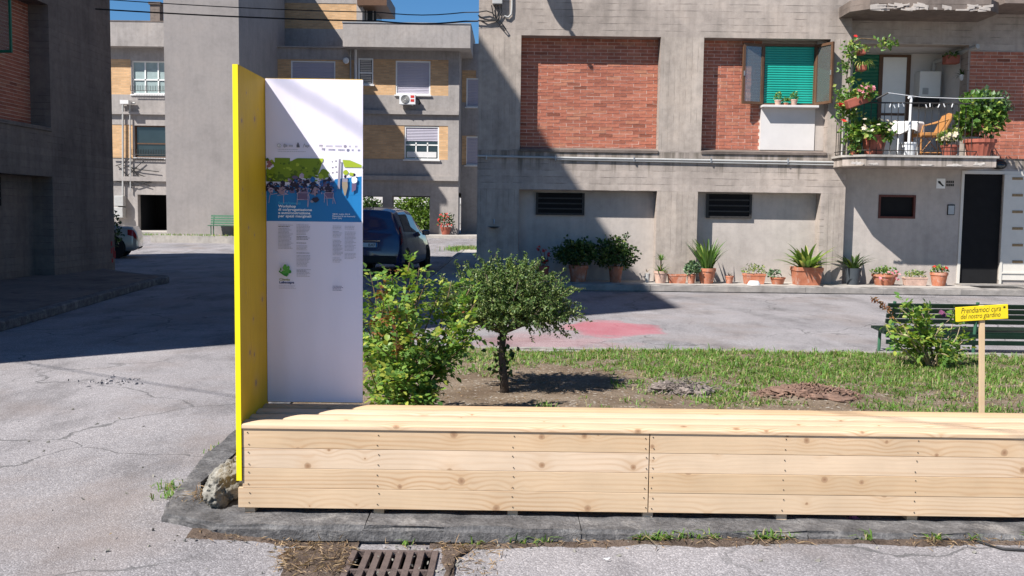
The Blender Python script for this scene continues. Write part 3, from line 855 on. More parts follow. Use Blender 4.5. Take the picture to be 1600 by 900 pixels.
# upper balcony
ux0, ux1 = P(1336, 10, YB).x, P(1572, 10, YB).x
uz = P(1450, 15, YB).z
m = MB()
m.slab([(ux0, YF), (ux0, YB + 0.3), (ux0 + 0.3, YB), (ux1 - 0.3, YB), (ux1, YB + 0.3), (ux1, YR + 0.3), (xc + 0.001, YR + 0.3), (xc + 0.001, YF)], uz, uz + 0.22)
ub = m.build('upper_balcony', MT['conc_dark'], bld)
MB().slab([(ux1 + .02, YF), (ux1 + .02, YB + .1), (XR + 3, YB + .1), (XR + 3, YR + .3), (ux1 + .02, YR + .3)], uz + .17, uz + .4).build('upper_balcony', MT['conc_dark'], bld)  # neighbouring slab added for the shadow on the right-hand bricks
m = MB()
for k in range(60):
    x = random.uniform(ux0 + .3, ux1 - .3); m.obox((x, YB + random.uniform(-.005, .03), uz + random.uniform(-.012, .09)), (random.uniform(.03, .14), 0, random.uniform(-.02, .02)), (0, .02, 0), (0, 0, random.uniform(.008, .035)))
m.build('crumbling_edge', MT['plaster'], ub)
# door opening, dark hall, letterbox panel
m = MB()
m.box(d0 - 0.02, d1 + 0.02, YR + 0.9, YR + 0.95, 0, zd + 0.1); m.box(d0 - 0.06, d0 - 0.021, YR + 0.36, YR + 0.95, 0, zd + 0.1); m.box(d1 + 0.021, d1 + 0.06, YR + 0.36, YR + 0.95, 0, zd + 0.1); m.box(d0 - 0.02, d1 + 0.02, YR + 0.36, YR + 0.899, zd + 0.001, zd + 0.1)
m.build('dark_hall', MT['dark_void'], bld)
m = MB(); m.box(d0 + .002, d1 - .002, YR + 0.04, YR + 0.07, PAVE_Z + 0.02, zd - 0.001)
do = m.build('doorway_dark', MT['dark_void'], bld)  # black sheet filling the opening, the doorway's darkness is in its colour
m = MB(); m.box(d0 - 0.06, d0 - 0.001, YR - 0.02, YR + 0.1, PAVE_Z, zd + 0.07); m.box(d0, XR - 0.1, YR - 0.02, YR + 0.1, zd + 0.001, zd + 0.07)
m.build('door_surround', MT['cream_panel'], bld)
lp = MB(); lp.box(d1 + 0.001, XR - 0.5, YR - 0.03, YR + 0.02, PAVE_Z + 0.12, zd - 0.001); lp.box(d1 + 0.001, d1 + 0.05, YR - 0.05, YR - 0.031, PAVE_Z, zd - 0.001); lp.box(d1 + 0.05, XR - 0.5, YR - 0.05, YR - 0.031, PAVE_Z + 0.26, PAVE_Z + 0.29)
lpo = lp.build('letterbox_panel', MT['cream_panel'], bld)
for (px, py) in ((1595, 279), (1590, 305), (1588, 331), (1587, 357), (1585, 383), (1582, 409)):
    c = P(1590, py, YR - 0.035)
    MB().box(c.x - 0.115, c.x + 0.115, YR - 0.042, YR - 0.0305, c.z - 0.028, c.z + 0.028).build('letter_slot', MT['slot'], lpo, bevel=0.004)
# small cellar window of the entrance part
x0, x1, z0, z1 = fx(1374, 320, YR), fx(1429, 320, YR), fz(340, 1400, YR), fz(306, 1400, YR)
so = MB().box(x0, x1, YR + 0.06, YR + 0.098, z0, z1).build('cellar_window', MT['dark_void'], bld)
m = MB(); m.box(x0 - .02, x0 + .025, YR - .015, YR + .059, z0 - .02, z1 + .02); m.box(x1 - .025, x1 + .02, YR - .015, YR + .059, z0 - .02, z1 + .02); m.box(x0 + .025, x1 - .025, YR - .015, YR + .059, z1 - .025, z1 + .02); m.box(x0 + .025, x1 - .025, YR - .015, YR + .059, z0 - .02, z0 + .025)
m.build('frame', MT['red_brown'], so)
# step at the door
MB().box(d0 - 0.1, XR - 0.3, YR - 0.35, YR - 0.001, PAVE_Z + 0.001, PAVE_Z + 0.035).build('door_step', MT['kerb_light'], bld)

# pavement and kerb along the building and round its corner
KY = 19.72
KX = -1.95
m = MB()
m.slab([(KX + 0.16, KY + 0.17), (40, KY + 0.17), (40, YF + 0.6), (XL + 0.2, YF + 0.6), (XL + 0.2, 36.5), (KX + 0.16, 36.5)], 0.0, PAVE_Z)
pv = kind(m.build('pavement', MT['pave']), 'structure')
kb = kind(MB().box(KX + 0.1, KX + 0.13, KY + 0.3, 36.4, 0.0, 0.1).build('kerb', MT['kerb_light']), 'structure')
def kerb_stone(x0, x1, y0, y1, h, parent, mat, seed, rough=0.006):
    r = random.Random(seed)
    b = MB(); along_x = (x1 - x0) > (y1 - y0)
    n = 5
    g = 0.0015
    if along_x: x0 += g; x1 -= g
    else: y0 += g; y1 -= g
    bm = bmesh.new()
    bmesh.ops.create_cube(bm, size=1)
    bmesh.ops.scale(bm, vec=(x1 - x0, y1 - y0, h), verts=bm.verts)
    bmesh.ops.bevel(bm, geom=[e for e in bm.edges if abs((e.verts[0].co - e.verts[1].co).normalized()[0 if along_x else 1]) > .9], offset=0.02, segments=3, affect='EDGES')
    bmesh.ops.translate(bm, vec=((x0 + x1) / 2, (y0 + y1) / 2, h / 2), verts=bm.verts)
    cuts = int(max(x1 - x0, y1 - y0) / 0.12)
    for k in range(1, cuts):
        t = k / cuts
        co = (x0 + (x1 - x0) * t, 0, 0) if along_x else (0, y0 + (y1 - y0) * t, 0)
        bmesh.ops.bisect_plane(bm, geom=bm.verts[:] + bm.edges[:] + bm.faces[:], plane_co=co, plane_no=(1, 0, 0) if along_x else (0, 1, 0))
    for v in bm.verts:
        v.co += Vector((r.uniform(-1, 1), r.uniform(-1, 1), r.uniform(-1, 1) if v.co.z > 0.02 else 0)) * rough
    me = bpy.data.meshes.new('kerb_stone'); bm.to_mesh(me); bm.free()
    me.materials.append(mat)
    me.polygons.foreach_set('use_smooth', [True] * len(me.polygons))
    try: me.set_sharp_from_angle(angle=math.radians(35))
    except Exception: pass
    return link('kerb_stone', me, parent)
x = KX
i = 0
while x < 16:
    kerb_stone(x, min(x + 1.6, 40), KY, KY + 0.165, PAVE_Z - 0.002, kb, MT['kerb_light'], 300 + i); x += 1.6; i += 1
y = KY + 0.17
while y < 36:
    kerb_stone(KX, KX + 0.155, y, y + 1.6, PAVE_Z - 0.002, kb, MT['kerb_light'], 400 + i); y += 1.6; i += 1

# ------------------------------------------------------------------ building in shade on the left
LX = -9.72
LY0, LY1, LH = 6.0, 23.45, 18.0
lb = thing('apartment_block', 'tall shaded concrete apartment block with brick panel beside the street, left edge', 'building', (LX, 15, 0))
def sy(px): return -LX * 1500 / (800 - px)       # depth of a column of the picture on that wall
jy = 20.35
zsill = P(40, 196, 19.6).z
zlow = P(40, 274, 19.6).z
cells = []
for s in range(5):
    for k in range(3):
        y1_ = jy - k * 5.2; y0_ = y1_ - 3.4
        cells.append((y0_, y1_, zsill + s * SH, zsill + s * SH + 2.55, 0.43, 0 if s == 0 else 2))
for k in range(3):
    cells.append((jy - k * 5.2 - 3.4, jy - k * 5.2, 0.0, zlow, 0.43, 3))
cells = [(jy, LY1, 0, LH, 0, 1)] + cells
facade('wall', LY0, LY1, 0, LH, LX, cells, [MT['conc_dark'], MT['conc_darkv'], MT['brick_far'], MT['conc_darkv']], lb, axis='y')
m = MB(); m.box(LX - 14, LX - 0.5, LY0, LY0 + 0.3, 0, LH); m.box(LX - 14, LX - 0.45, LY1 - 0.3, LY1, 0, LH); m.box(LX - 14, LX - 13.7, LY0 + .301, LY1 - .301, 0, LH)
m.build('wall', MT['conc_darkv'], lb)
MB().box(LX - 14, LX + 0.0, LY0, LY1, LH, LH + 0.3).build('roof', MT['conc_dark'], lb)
brick_panel(17.4, jy, zsill, zsill + 2.55, LX - 0.425, lb, True, 'y')
MB().box(LX - 0.43, LX + 0.03, jy - 3.4, jy, zsill - 0.06, zsill + 0.02).build('sill', MT['conc_dark'], lb, bevel=0.01)
co = MB().box(LX - 0.43, LX - 0.40, sy(-40), 19.05 + 0.0, zlow - 0.62, zlow - 0.05).build('cellar_window', MT['dark_void'], lb)
for k in range(1, 4):
    MB().box(LX - 0.40, LX - 0.385, sy(-40), 19.05, zlow - 0.62 + k * .14, zlow - 0.60 + k * .14).build('bar', MT['iron'], co)
# open green casement at the very edge
gx = LX
m = MB(); a = P(-14, 22, 18.6); b2 = P(19, 86, 18.6)
dirx = Vector((0.55, -0.5, 0)).normalized()
hz0, hz1 = P(0, 86, 18.6).z, P(0, -10, 18.6).z
h0 = Vector((LX - 0.1, 18.35, 0))
e0 = Vector((P(19, 86, 18.3).x, 18.3, 0))
w_ = (e0 - h0)
for t0, t1, z0, z1 in ((0, .1, hz0, hz1), (.9, 1.0, hz0, hz1), (.1, .9, hz0, hz0 + .05), (.1, .9, hz1 - .05, hz1)):
    c = h0 + w_ * ((t0 + t1) / 2); m.obox((c.x, c.y, (z0 + z1) / 2), w_ * ((t1 - t0) / 2), Vector((-w_.y, w_.x, 0)).normalized() * 0.02, (0, 0, (z1 - z0) / 2))
m.build('casement', MT['green_shutter'], lb)
g = MB(); c = h0 + w_ * 0.5; g.obox((c.x, c.y, (hz0 + hz1) / 2), w_ * 0.4, Vector((-w_.y, w_.x, 0)).normalized() * 0.003, (0, 0, (hz1 - hz0) / 2 - 0.05)); g.build('pane', MT['glass'], lb)

# pavement of the left building with a rounded end
k1 = G(0, 503, 0.13); k2 = G(270, 431, 0.13)
KLX = k1.x
m = MB()
poly = [(LX - 15, -12), (KLX, -12), (KLX, k1.y), (k2.x, k2.y - 1.0)]
for k in range(7):
    an = math.radians(-10 + k * 18); poly.append((k2.x - 0.55 + 0.6 * math.cos(an), k2.y - 0.6 + 0.95 * math.sin(an)))
poly += [(LX - 2.0, LY1 + 1.3), (LX - 15, LY1 + 1.3)]
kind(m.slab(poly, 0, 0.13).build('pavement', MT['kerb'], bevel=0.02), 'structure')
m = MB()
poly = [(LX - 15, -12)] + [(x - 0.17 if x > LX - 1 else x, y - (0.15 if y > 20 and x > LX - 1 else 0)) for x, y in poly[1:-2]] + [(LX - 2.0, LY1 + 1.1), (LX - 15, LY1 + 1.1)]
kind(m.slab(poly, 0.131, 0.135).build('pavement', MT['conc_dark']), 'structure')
# ------------------------------------------------------------------ buildings behind
YB2 = 46.0
Z0 = zg(46) + 0.12
def bx(px, py=200, Y=YB2): return P(px, py, Y).x
def bz(py, px=640, Y=YB2): return P(px, py, Y).z
MATS_FAR = [MT['plaster_far'], MT['brick_far'], MT['conc_v']]
fb = thing('apartment_house', 'yellow brick and grey apartment house with portico behind the dark blue car', 'building', (-4, YB2, 0))
zz = bz
# main front: px 425..722
X0, X1 = bx(400), bx(717)
c = [
    (bx(432), bx(553), zz(149, 500), zz(93, 500), 0.02, 1), (bx(563), bx(700), zz(149), zz(93), 0.02, 1),
    (bx(432), bx(700), zz(249), zz(196), 0.02, 1),
    (bx(455), bx(524), zz(149, 490), zz(95, 490), 0.12, 0), (bx(618), bx(672), zz(148), zz(95), 0.12, 0), (bx(560), bx(583), zz(132, 570), zz(91, 570), 0.06, 0),
    (bx(632), bx(686), zz(249), zz(197), 0.12, 0), (bx(455), bx(524), zz(249, 490), zz(197, 490), 0.12, 0),
    (bx(400), bx(722), zz(282), zz(275), -0.16, 0), (bx(400), bx(722), zz(179), zz(173), -0.14, 0),
    (bx(430), bx(598), 0, zz(306, 570), 99, 0), (bx(613), bx(672), 0, zz(306), 99, 0),
]
facade('wall', X0, X1, 0, zz(75), YB2, c, MATS_FAR, fb)
m = MB()
m.box(bx(541), bx(735, 60, YB2 - 0.9), YB2 - 0.9, YB2 + 4, zz(74, 640, YB2 - .9), zz(37, 640, YB2 - .9))
pp = m.build('parapet', MT['plaster_far'], fb)
MB().box(bx(541) - .03, bx(735, 60, YB2 - 0.9) + .03, YB2 - 0.93, YB2 + 4.03, zz(37, 640, YB2 - .9), zz(35, 640, YB2 - .9)).build('coping', MT['metal_grey'], pp)
m = MB(); m.box(X0, bx(541) - .01, YB2 - .12, YB2 + 4, zz(75, 500), zz(73, 500));  m.build('slab', MT['plaster_far'], fb)
# portico ceiling + rear piers
MB().box(X0, X1, YB2 + .36, YB2 + 5, zz(306) + .0, zz(300)).build('portico_ceiling', MT['conc_dark'], fb)
m = MB(); m.box(bx(600), bx(613), YB2 + .36, YB2 + .7, 0, zz(306)); m.build('pier', MT['plaster_far'], fb)
MB().box(bx(672), bx(717), YB2 + .502, YB2 + 1.4, 0, zz(306)).build('pier', MT['plaster_far'], fb)
# end wall of the block and the set-back wing
m = MB(); m.box(X1 - .3, X1, YB2 + .5, YB2 + 5, zz(306), zz(75)); m.build('wall', MT['plaster_far'], fb)
YW2 = YB2 + 2.2
c = [(bx(722, 100, YW2), bx(744, 100, YW2), zz(160, 735, YW2), zz(110, 735, YW2), 0.02, 1), (bx(722, 200, YW2), bx(744, 200, YW2), zz(258, 735, YW2), zz(212, 735, YW2), 0.02, 1),
     (bx(729, 100, YW2), bx(760, 100, YW2), zz(167, 735, YW2), zz(122, 735, YW2), 0.1, 0), (bx(729, 200, YW2), bx(760, 200, YW2), zz(258, 735, YW2), zz(213, 735, YW2), 0.1, 0)]
facade('wall', X1 + .01, bx(860), 0, zz(68, 735, YW2), YW2, c, MATS_FAR, fb)
def far_window(a, b_, z0, z1, Y, kind_, parent, split=None):
    fr = MB(); t = 0.06
    fr.box(a, a + t, Y + .04, Y + .1, z0, z1); fr.box(b_ - t, b_, Y + .04, Y + .1, z0, z1); fr.box(a + t, b_ - t, Y + .04, Y + .1, z1 - t, z1); fr.box(a + t, b_ - t, Y + .04, Y + .1, z0, z0 + t)
    w = fr.build('window', MT['white_gloss'] if kind_ != 'brown' else MT['brown_frame'], parent)
    MB().box(a - .06, b_ + .06, Y - .08, Y + .039, z0 - .07, z0 - .005).build('sill', MT['white_shutter'], w)
    if kind_ in ('shutter', 'half'):
        zs = z0 + t if kind_ == 'shutter' else z0 + (z1 - z0) * split
        n = max(4, int((z1 - zs) / 0.075)); h = (z1 - t - zs) / n
        sm = MB().add([(a + t, 0, 0), (b_ - t, 0, 0), (b_ - t, -.018, h * .5), (a + t, -.018, h * .5), (b_ - t, 0, h * .96), (a + t, 0, h * .96)], [(0, 1, 2, 3), (3, 2, 4, 5)]).mesh('slat', MT['lilac_shutter'], fix=False)
        for i in range(n):
            o = link('slat', sm, w); o.location = (0, Y + .08, zs + i * h)
        MB().box(a + t, b_ - t, Y + .085, Y + .09, zs, z1 - t).build('backing', MT['lilac_shutter'], w)
    if kind_ != 'shutter':
        MB().box(a + t, b_ - t, Y + .09, Y + .1, z0 + t, z1 - t).build('pane', MT['glass_dark'] if kind_ != 'curtain' else MT['curtain'], w)
        m = MB()
        if kind_ in ('half', 'curtain'):
            for k in (1, 2): 
                x = a + (b_ - a) * k / 3; m.box(x - .03, x + .03, Y + .05, Y + .088, z0 + t, z0 + (z1 - z0) * (split or 1) - t)
        m.box(a + t, b_ - t, Y + .05, Y + .087, z0 + (z1 - z0) * .42, z0 + (z1 - z0) * .42 + .06)
        m.build('glazing_bar', MT['white_gloss'] if kind_ != 'brown' else MT['brown_frame'], w)
    return w
far_window(bx(455), bx(524), zz(149, 490), zz(95, 490), YB2, 'shutter', fb)
far_window(bx(618), bx(672), zz(148), zz(95), YB2, 'shutter', fb)
w = far_window(bx(560), bx(583), zz(132, 570), zz(91, 570), YB2 - .03, 'none', fb)
m = MB(); a, b_ = bx(563), bx(580)
for i in range(14):
    z = zz(130, 570) + i * (zz(93, 570) - zz(130, 570)) / 14; m.obox(((a + b_) / 2, YB2 + .03, z + .05), ((b_ - a) / 2, 0, 0), (0, .025, -.02), (0, .004, .005))
m.build('louvre', MT['white_shutter'], w)
w = far_window(bx(632), bx(686), zz(249), zz(197), YB2, 'half', fb, 0.55)
MB().box(bx(636), bx(682), YB2 + .01, YB2 + .03, zz(249) + .1, zz(237)).build('lower_panel', MT['white_shutter'], w)
far_window(bx(455), bx(524), zz(249, 490), zz(197, 490), YB2, 'shutter', fb)
for (za, zb) in ((167, 122), (258, 213)):
    far_window(bx(729, 100, YW2), bx(760, 100, YW2), zz(za, 735, YW2), zz(zb, 735, YW2), YW2, 'shutter', fb)
# drain pipes
m = MB(); m.tube([(bx(556), YB2 - .08, zz(75)), (bx(557), YB2 - .08, zz(275))], 0.06, 8)
m.build('drain_pipe', MT['white_shutter'], fb)
m = MB(); m.tube([(bx(548), YB2 - .06, zz(75)), (bx(549), YB2 - .06, zz(275))], 0.035, 8)
m.build('drain_pipe', MT['pipe_grey'], fb)
m = MB(); c0 = P(541, 95, YB2 - .05); m.lathe([(0.0, 0), (.13, .01), (.15, .06), (.1, .1)], (0, 0, 0), 14)
o = m.build('round_lamp', MT['white_gloss'], fb); o.matrix_parent_inverse = Matrix.Translation(-ORIG[fb.name]); o.location = c0; o.rotation_euler = (math.pi / 2, 0, 0)
# upper storey block set back on the roof
YU = YB2 + 2.0
c = [(bx(400, 20, YU), bx(557, 20, YU), zz(45, 500, YU), zz(5, 500, YU), 0.02, 1)]
facade('upper_wall', bx(400, 20, YU), bx(566, 20, YU), zz(78, 500, YU), zz(-26, 500, YU), YU, c, MATS_FAR, fb)
m = MB(); m.box(bx(566, 20, YU) - .25, bx(566, 20, YU), YU + .5, YU + 3, zz(78, 500, YU), zz(-26, 500, YU)); m.build('upper_wall', MT['plaster_far'], fb)
m = MB(); xq = bx(566, 20, YU); m.box(xq + .001, bx(588, 20, YU + 1), YU + 1.0, YU + 3, zz(60, 570, YU), zz(2, 570, YU)); m.build('roof_room', MT['glass_dark'], fb)
m = MB(); m.box(xq + .05, xq + .12, YU + .8, YU + .95, zz(60, 570, YU), zz(0, 570, YU)); m.box(bx(578, 20, YU), bx(579.5, 20, YU), YU + .9, YU + .98, zz(60, 570, YU), zz(2, 570, YU)); m.build('roof_post', MT['plaster_far'], fb)
m = MB(); m.box(bx(560, 0, YU), bx(606, 0, YU), YU - .4, YU + 3, zz(11, 590, YU), zz(-8, 590, YU)); m.build('roof_canopy', MT['brown_frame'], fb)
m = MB(); m.box(bx(390, 0, YU), bx(559, 0, YU), YU - .4, YU + 3, zz(-26, 500, YU) + .001, zz(-34, 500, YU)); m.build('roof', MT['plaster_far'], fb)

# stair tower
YT = 39.6
tw = thing('stair_tower', 'plain tall grey rendered stair tower standing left of the yellow panel', 'tower', (-12.5, YT, 0))
tx0, tx1 = P(259, 250, YT).x, P(375, 250, YT).x
m = MB(); m.box(tx0, tx1, YT, YB2 + 1.5, zg(YT) - .1, 13.35)
m.build('wall', MT['tower'], tw)
MB().box(tx0 - .15, tx1 + .15, YT - .15, YB2 + 1.6, 13.351, 13.6).build('roof', MT['plaster_far'], tw)

# house left of the tower
lf = thing('apartment_house', 'yellow brick apartment house with brown window, left of the plain tower', 'building', (-19, YB2, 0))
zl = lambda py: P(216, py, YB2).z
xl = lambda px: P(px, 200, YB2).x
XA, XB = xl(60), tx0 + .2
c = [(xl(100), xl(206), zl(148), zl(93), .02, 1), (xl(100), xl(207), zl(248), zl(195), .02, 1),
     (xl(207), xl(270), zl(147), zl(95), .14, 0), (xl(210), xl(270), zl(246), zl(196), .14, 0),
     (XA, XB, zl(179), zl(175), -.14, 0), (XA, XB, zl(283), zl(276), -.14, 0), (xl(213), xl(268), 0, zl(304), 99, 0)]
facade('wall', XA, XB, 0, zl(76), YB2, c, MATS_FAR, lf)
m = MB(); m.box(XA, XB, YB2 - .5, YB2 + 5, zl(75), zl(37)); m.build('parapet', MT['plaster_far'], lf)
m = MB(); m.box(XA, XB, YB2 - .52, YB2 + 5, zl(37) + .001, zl(37) + .05); m.build('coping', MT['conc_dark'], lf)
far_window(xl(207), xl(268), zl(147), zl(95), YB2 + .03, 'curtain', lf)
far_window(xl(210), xl(268), zl(246), zl(196), YB2 + .03, 'brown', lf)
m = MB(); m.box(xl(213) - .1, xl(268), YB2 + 2.5, YB2 + 2.6, 0, zl(300)); m.box(xl(213) - .1, xl(213) - .01, YB2 + .36, YB2 + 2.5, 0, zl(300)); m.box(xl(213) - .1, xl(268), YB2 + .36, YB2 + 2.5, zl(304) + .001, zl(300))
m.build('dark_passage', MT['dark_void'], lf)
m = MB()
for y_, zz_ in ((YB2 - .22, zl(151)), (YB2 - .22, zl(250))):
    m.tube([(xl(208), y_, zz_ + .25), (xl(266), y_, zz_ + .25)], .015, 5)
    for k in range(22):
        x = xl(208) + (xl(262) - xl(208)) * k / 21; m.tube([(x, y_, zz_ + .25), (x, y_ + .02, zz_ + .5)], .012, 4)
kind(m.build('plant_guard', MT['iron'], lf), 'stuff')
# pipes and cables on its wall
m = MB()
pq = lambda px, py: tuple(P(px, py, YB2 - .1))
m.tube([pq(192, 163), pq(192, 310)], .045, 7); m.tube([pq(203, 163), pq(204, 300)], .03, 7); m.tube([pq(190, 163), pq(211, 161)], .05, 7)
m.build('service_pipe', MT['pipe_grey'], lf)
m = MB()
for k in range(9):
    a = pq(180 + random.uniform(-4, 30), random.uniform(245, 292)); b_ = pq(205 + random.uniform(-4, 50), random.uniform(245, 292))
    mid_ = tuple((a[i] + b_[i]) / 2 + (random.uniform(-.3, -.05) if i == 2 else 0) for i in range(3)); m.tube([a, mid_, b_], .02, 4)
m.tube([pq(176, 247), pq(256, 249)], .025, 5)
kind(m.build('loose_cable', MT['cable'], lf), 'stuff')
m = MB(); m.box(*(P(p, 310, YB2).x for p in (183, 197)), YB2 - .35, YB2 - .002, P(190, 322, YB2).z, P(190, 306, YB2).z); m.box(*(P(p, 330, YB2).x for p in (182, 197)), YB2 - .4, YB2 - .002, P(190, 340, YB2).z, P(190, 324, YB2).z)
m.build('meter_box', MT['pipe_grey'], lf, bevel=.02)
m = MB(); m.box(P(194, 160, YB2).x, P(207, 160, YB2).x, YB2 - .5, YB2 - .1, P(200, 164, YB2).z, P(200, 158, YB2).z); m.build('street_light', MT['white_shutter'], lf)
# chimney
ch = thing('chimney', 'small concrete chimney on the parapet against the blue sky', 'chimney', (xl(245), YB2 + 2, zl(37)))
m = MB(); a, b_ = P(238, 20, YB2 + 2).x, P(253, 20, YB2 + 2).x; m.box(a, b_, YB2 + 1.7, YB2 + 2.2, zl(40), P(245, 9, YB2 + 2).z); m.build('shaft', MT['conc_dark'], ch)
m = MB(); m.box(a - .06, b_ + .06, YB2 + 1.64, YB2 + 2.26, P(245, 9, YB2 + 2).z + .001, P(245, 5, YB2 + 2).z); m.build('cap', MT['conc_dark'], ch)

# far pavement
m = MB(); m.slab([(-45, 43.6), (tx0 - .3, 43.6), (tx0 - .3, 38.6), (tx1 + .9, 38.6), (tx1 + .9, 43.6), (9, 43.6), (9, 56), (-45, 56)], 0.1, Z0)
kind(m.build('pavement', MT['pave']), 'structure')
# wall, rail and planting seen through the portico
gw = tag(MB().box(-18, 4, 64.5, 64.8, 0, 3.6).build('garden_wall', MT['white_wall']), 'sunlit white garden wall seen through the portico', 'wall')
fe = thing('iron_fence', 'thin iron fence on the planting edge seen through the portico', 'fence', (-6, 61.5, Z0))
m = MB(); m.tube([(-12 , 61.5, Z0 + 1.5), (0 , 61.5, Z0 + 1.5)], .02, 5); m.tube([(-12 , 61.5, Z0 + .3), (0 , 61.5, Z0 + .3)], .02, 5); m.build('rail', MT['iron'], fe)
pm = MB().tube([(0 , 61.5, Z0), (0 , 61.5, Z0 + 1.6)], .012, 5).mesh('post', MT['iron'])
for k in range(34):
    o = link('post', pm, fe); o.location = (-12 + k * .36, 0, 0)
# ------------------------------------------------------------------ foliage helpers
def leaf_mesh(name, pos, nrm, tang, length, width, mat, fold=0.25, shape='kite', droop=0.15):
    """many leaves in one mesh: pos (n,3), leaf axis tang, face normal nrm"""
    pos, nrm, tang = np.asarray(pos, float), np.asarray(nrm, float), np.asarray(tang, float)
    n = len(pos)
    tang = tang / (np.linalg.norm(tang, axis=1, keepdims=True) + 1e-9)
    nrm = nrm - tang * (nrm * tang).sum(1, keepdims=True)
    nrm = nrm / (np.linalg.norm(nrm, axis=1, keepdims=True) + 1e-9)
    bi = np.cross(tang, nrm)
    L = np.broadcast_to(np.asarray(length, float), (n,))[:, None]
    W = np.broadcast_to(np.asarray(width, float), (n,))[:, None]
    if shape == 'kite':
        v0 = pos
        v1 = pos + tang * L * .45 + bi * W * .5 + nrm * W * fold
        v2 = pos + tang * L - nrm * L * droop
        v3 = pos + tang * L * .45 - bi * W * .5 + nrm * W * fold
        V = np.stack([v0, v1, v2, v3], 1).reshape(-1, 3)
        base = np.arange(n)[:, None] * 4
        Fc = np.concatenate([base + np.array([[0, 1, 2]]), base + np.array([[0, 2, 3]])], 1).reshape(-1, 3)
    else:
        mids = []
        v0 = pos
        a1 = pos + tang * L * .3 + bi * W * .42 + nrm * W * fold
        a2 = pos + tang * L * .62 + bi * W * .46 + nrm * W * fold * .8 - nrm * L * droop * .3
        tip = pos + tang * L - nrm * L * droop
        b2 = pos + tang * L * .62 - bi * W * .46 + nrm * W * fold * .8 - nrm * L * droop * .3
        b1 = pos + tang * L * .3 - bi * W * .42 + nrm * W * fold
        m_ = pos + tang * L * .5
        V = np.stack([v0, a1, a2, tip, b2, b1, m_], 1).reshape(-1, 3)
        base = np.arange(n)[:, None] * 7
        tri = [[0, 1, 6], [1, 2, 6], [2, 3, 6], [3, 4, 6], [4, 5, 6], [5, 0, 6]]
        Fc = np.concatenate([base + np.array([t]) for t in tri], 1).reshape(-1, 3)
    me = bpy.data.meshes.new(name)
    me.vertices.add(len(V)); me.vertices.foreach_set('co', V.ravel())
    me.loops.add(len(Fc) * 3); me.loops.foreach_set('vertex_index', Fc.ravel().astype(np.int32))
    me.polygons.add(len(Fc)); me.polygons.foreach_set('loop_start', np.arange(0, len(Fc) * 3, 3, dtype=np.int32)); me.polygons.foreach_set('loop_total', np.full(len(Fc), 3, dtype=np.int32))
    me.materials.append(mat)
    me.update(); me.validate()
    return me
def rdir(n, up=0.0):
    d = rng.normal(size=(n, 3)); d[:, 2] += up
    return d / np.linalg.norm(d, axis=1, keepdims=True)
def shell(n, c, r, inner=0.55, low=-1.0, lump=0.25, seed=0):
    """points through an ellipsoid, thicker near the outside, with a lumpy outline"""
    out = []
    while len(out) < n:
        d = rdir(n)
        d = d[d[:, 2] > low]
        rad = (inner ** 3 + (1 - inner ** 3) * rng.random(len(d))) ** (1 / 3)
        for dd, rr in zip(d, rad):
            k = 1 + lump * mnoise.noise(Vector((dd[0] * 2.2 + seed, dd[1] * 2.2, dd[2] * 2.2 + seed * 3)))
            out.append((c[0] + dd[0] * r[0] * rr * k, c[1] + dd[1] * r[1] * rr * k, c[2] + dd[2] * r[2] * rr * k))
            if len(out) >= n: break
    return np.array(out)
def bush(name, c, r, n, ln, wd, mat, parent, inner=.55, low=-.6, lump=.35, up=.6, shape='kite', seed=1):
    p = shell(n, c, r, inner, low, lump, seed)
    out = (p - np.array(c)) / np.array(r)
    t = out * .8 + rdir(n, .2) * .9
    nr = out * .5 + rdir(n, up)
    s = rng.uniform(.65, 1.25, n)
    return link(name, leaf_mesh(name, p, nr, t, ln * s, wd * s, mat, shape=shape), parent)
def straps(name, c, n, length, width, spread, mat, parent, base_r=0.05, curve=.5, seg=5, tilt0=.1, fold=.2):
    """long arching leaves growing from a crown"""
    b = MB()
    for k in range(n):
        an = random.uniform(0, 2 * math.pi); d = Vector((math.cos(an), math.sin(an), 0)); sd = Vector((-d.y, d.x, 0))
        L = length * random.uniform(.6, 1.1); W = width * random.uniform(.7, 1.15)
        th = tilt0 + spread * random.random(); p = Vector(c) + d * random.uniform(0, base_r); vs = []
        for i in range(seg + 1):
            t = i / seg
            w = W * (math.sin(math.pi * (0.12 + .88 * t) ** .8) * .9 + .12) * .5
            if i == seg: w = .001
            nrm = Vector((-d.x * math.cos(th), -d.y * math.cos(th), math.sin(th)))
            vs += [p + sd * w + nrm * w * fold, p, p - sd * w + nrm * w * fold]
            p = p + (d * math.sin(th) + Vector((0, 0, math.cos(th)))) * (L / seg)
            th += curve * random.uniform(.6, 1.4) / seg * 2
        fs = []
        for i in range(seg):
            for j in (0, 1): fs.append((i * 3 + j, i * 3 + j + 1, i * 3 + j + 4, i * 3 + j + 3))
        b.add(vs, fs)
    return b.build(name, mat, parent, 'all', fix=False)
def flowers(name, pts, size, mat, parent, petals=6):
    P_, N_, T_ = [], [], []
    for p in pts:
        ax = Vector((random.uniform(-.5, .5), random.uniform(-1, -.1), random.uniform(.1, 1))).normalized()
        u = ax.orthogonal().normalized(); w = ax.cross(u)
        for k in range(petals):
            an = 2 * math.pi * k / petals + random.uniform(-.2, .2)
            t = u * math.cos(an) + w * math.sin(an) + ax * .35
            P_.append(tuple(p)); N_.append(tuple(ax)); T_.append(tuple(t))
    n = len(P_); s = rng.uniform(.8, 1.2, n) * size
    return kind(link(name, leaf_mesh(name, P_, N_, T_, s, s * .8, mat, .1), parent), 'stuff') if parent is not None else link(name, leaf_mesh(name, P_, N_, T_, s, s * .8, mat, .1))

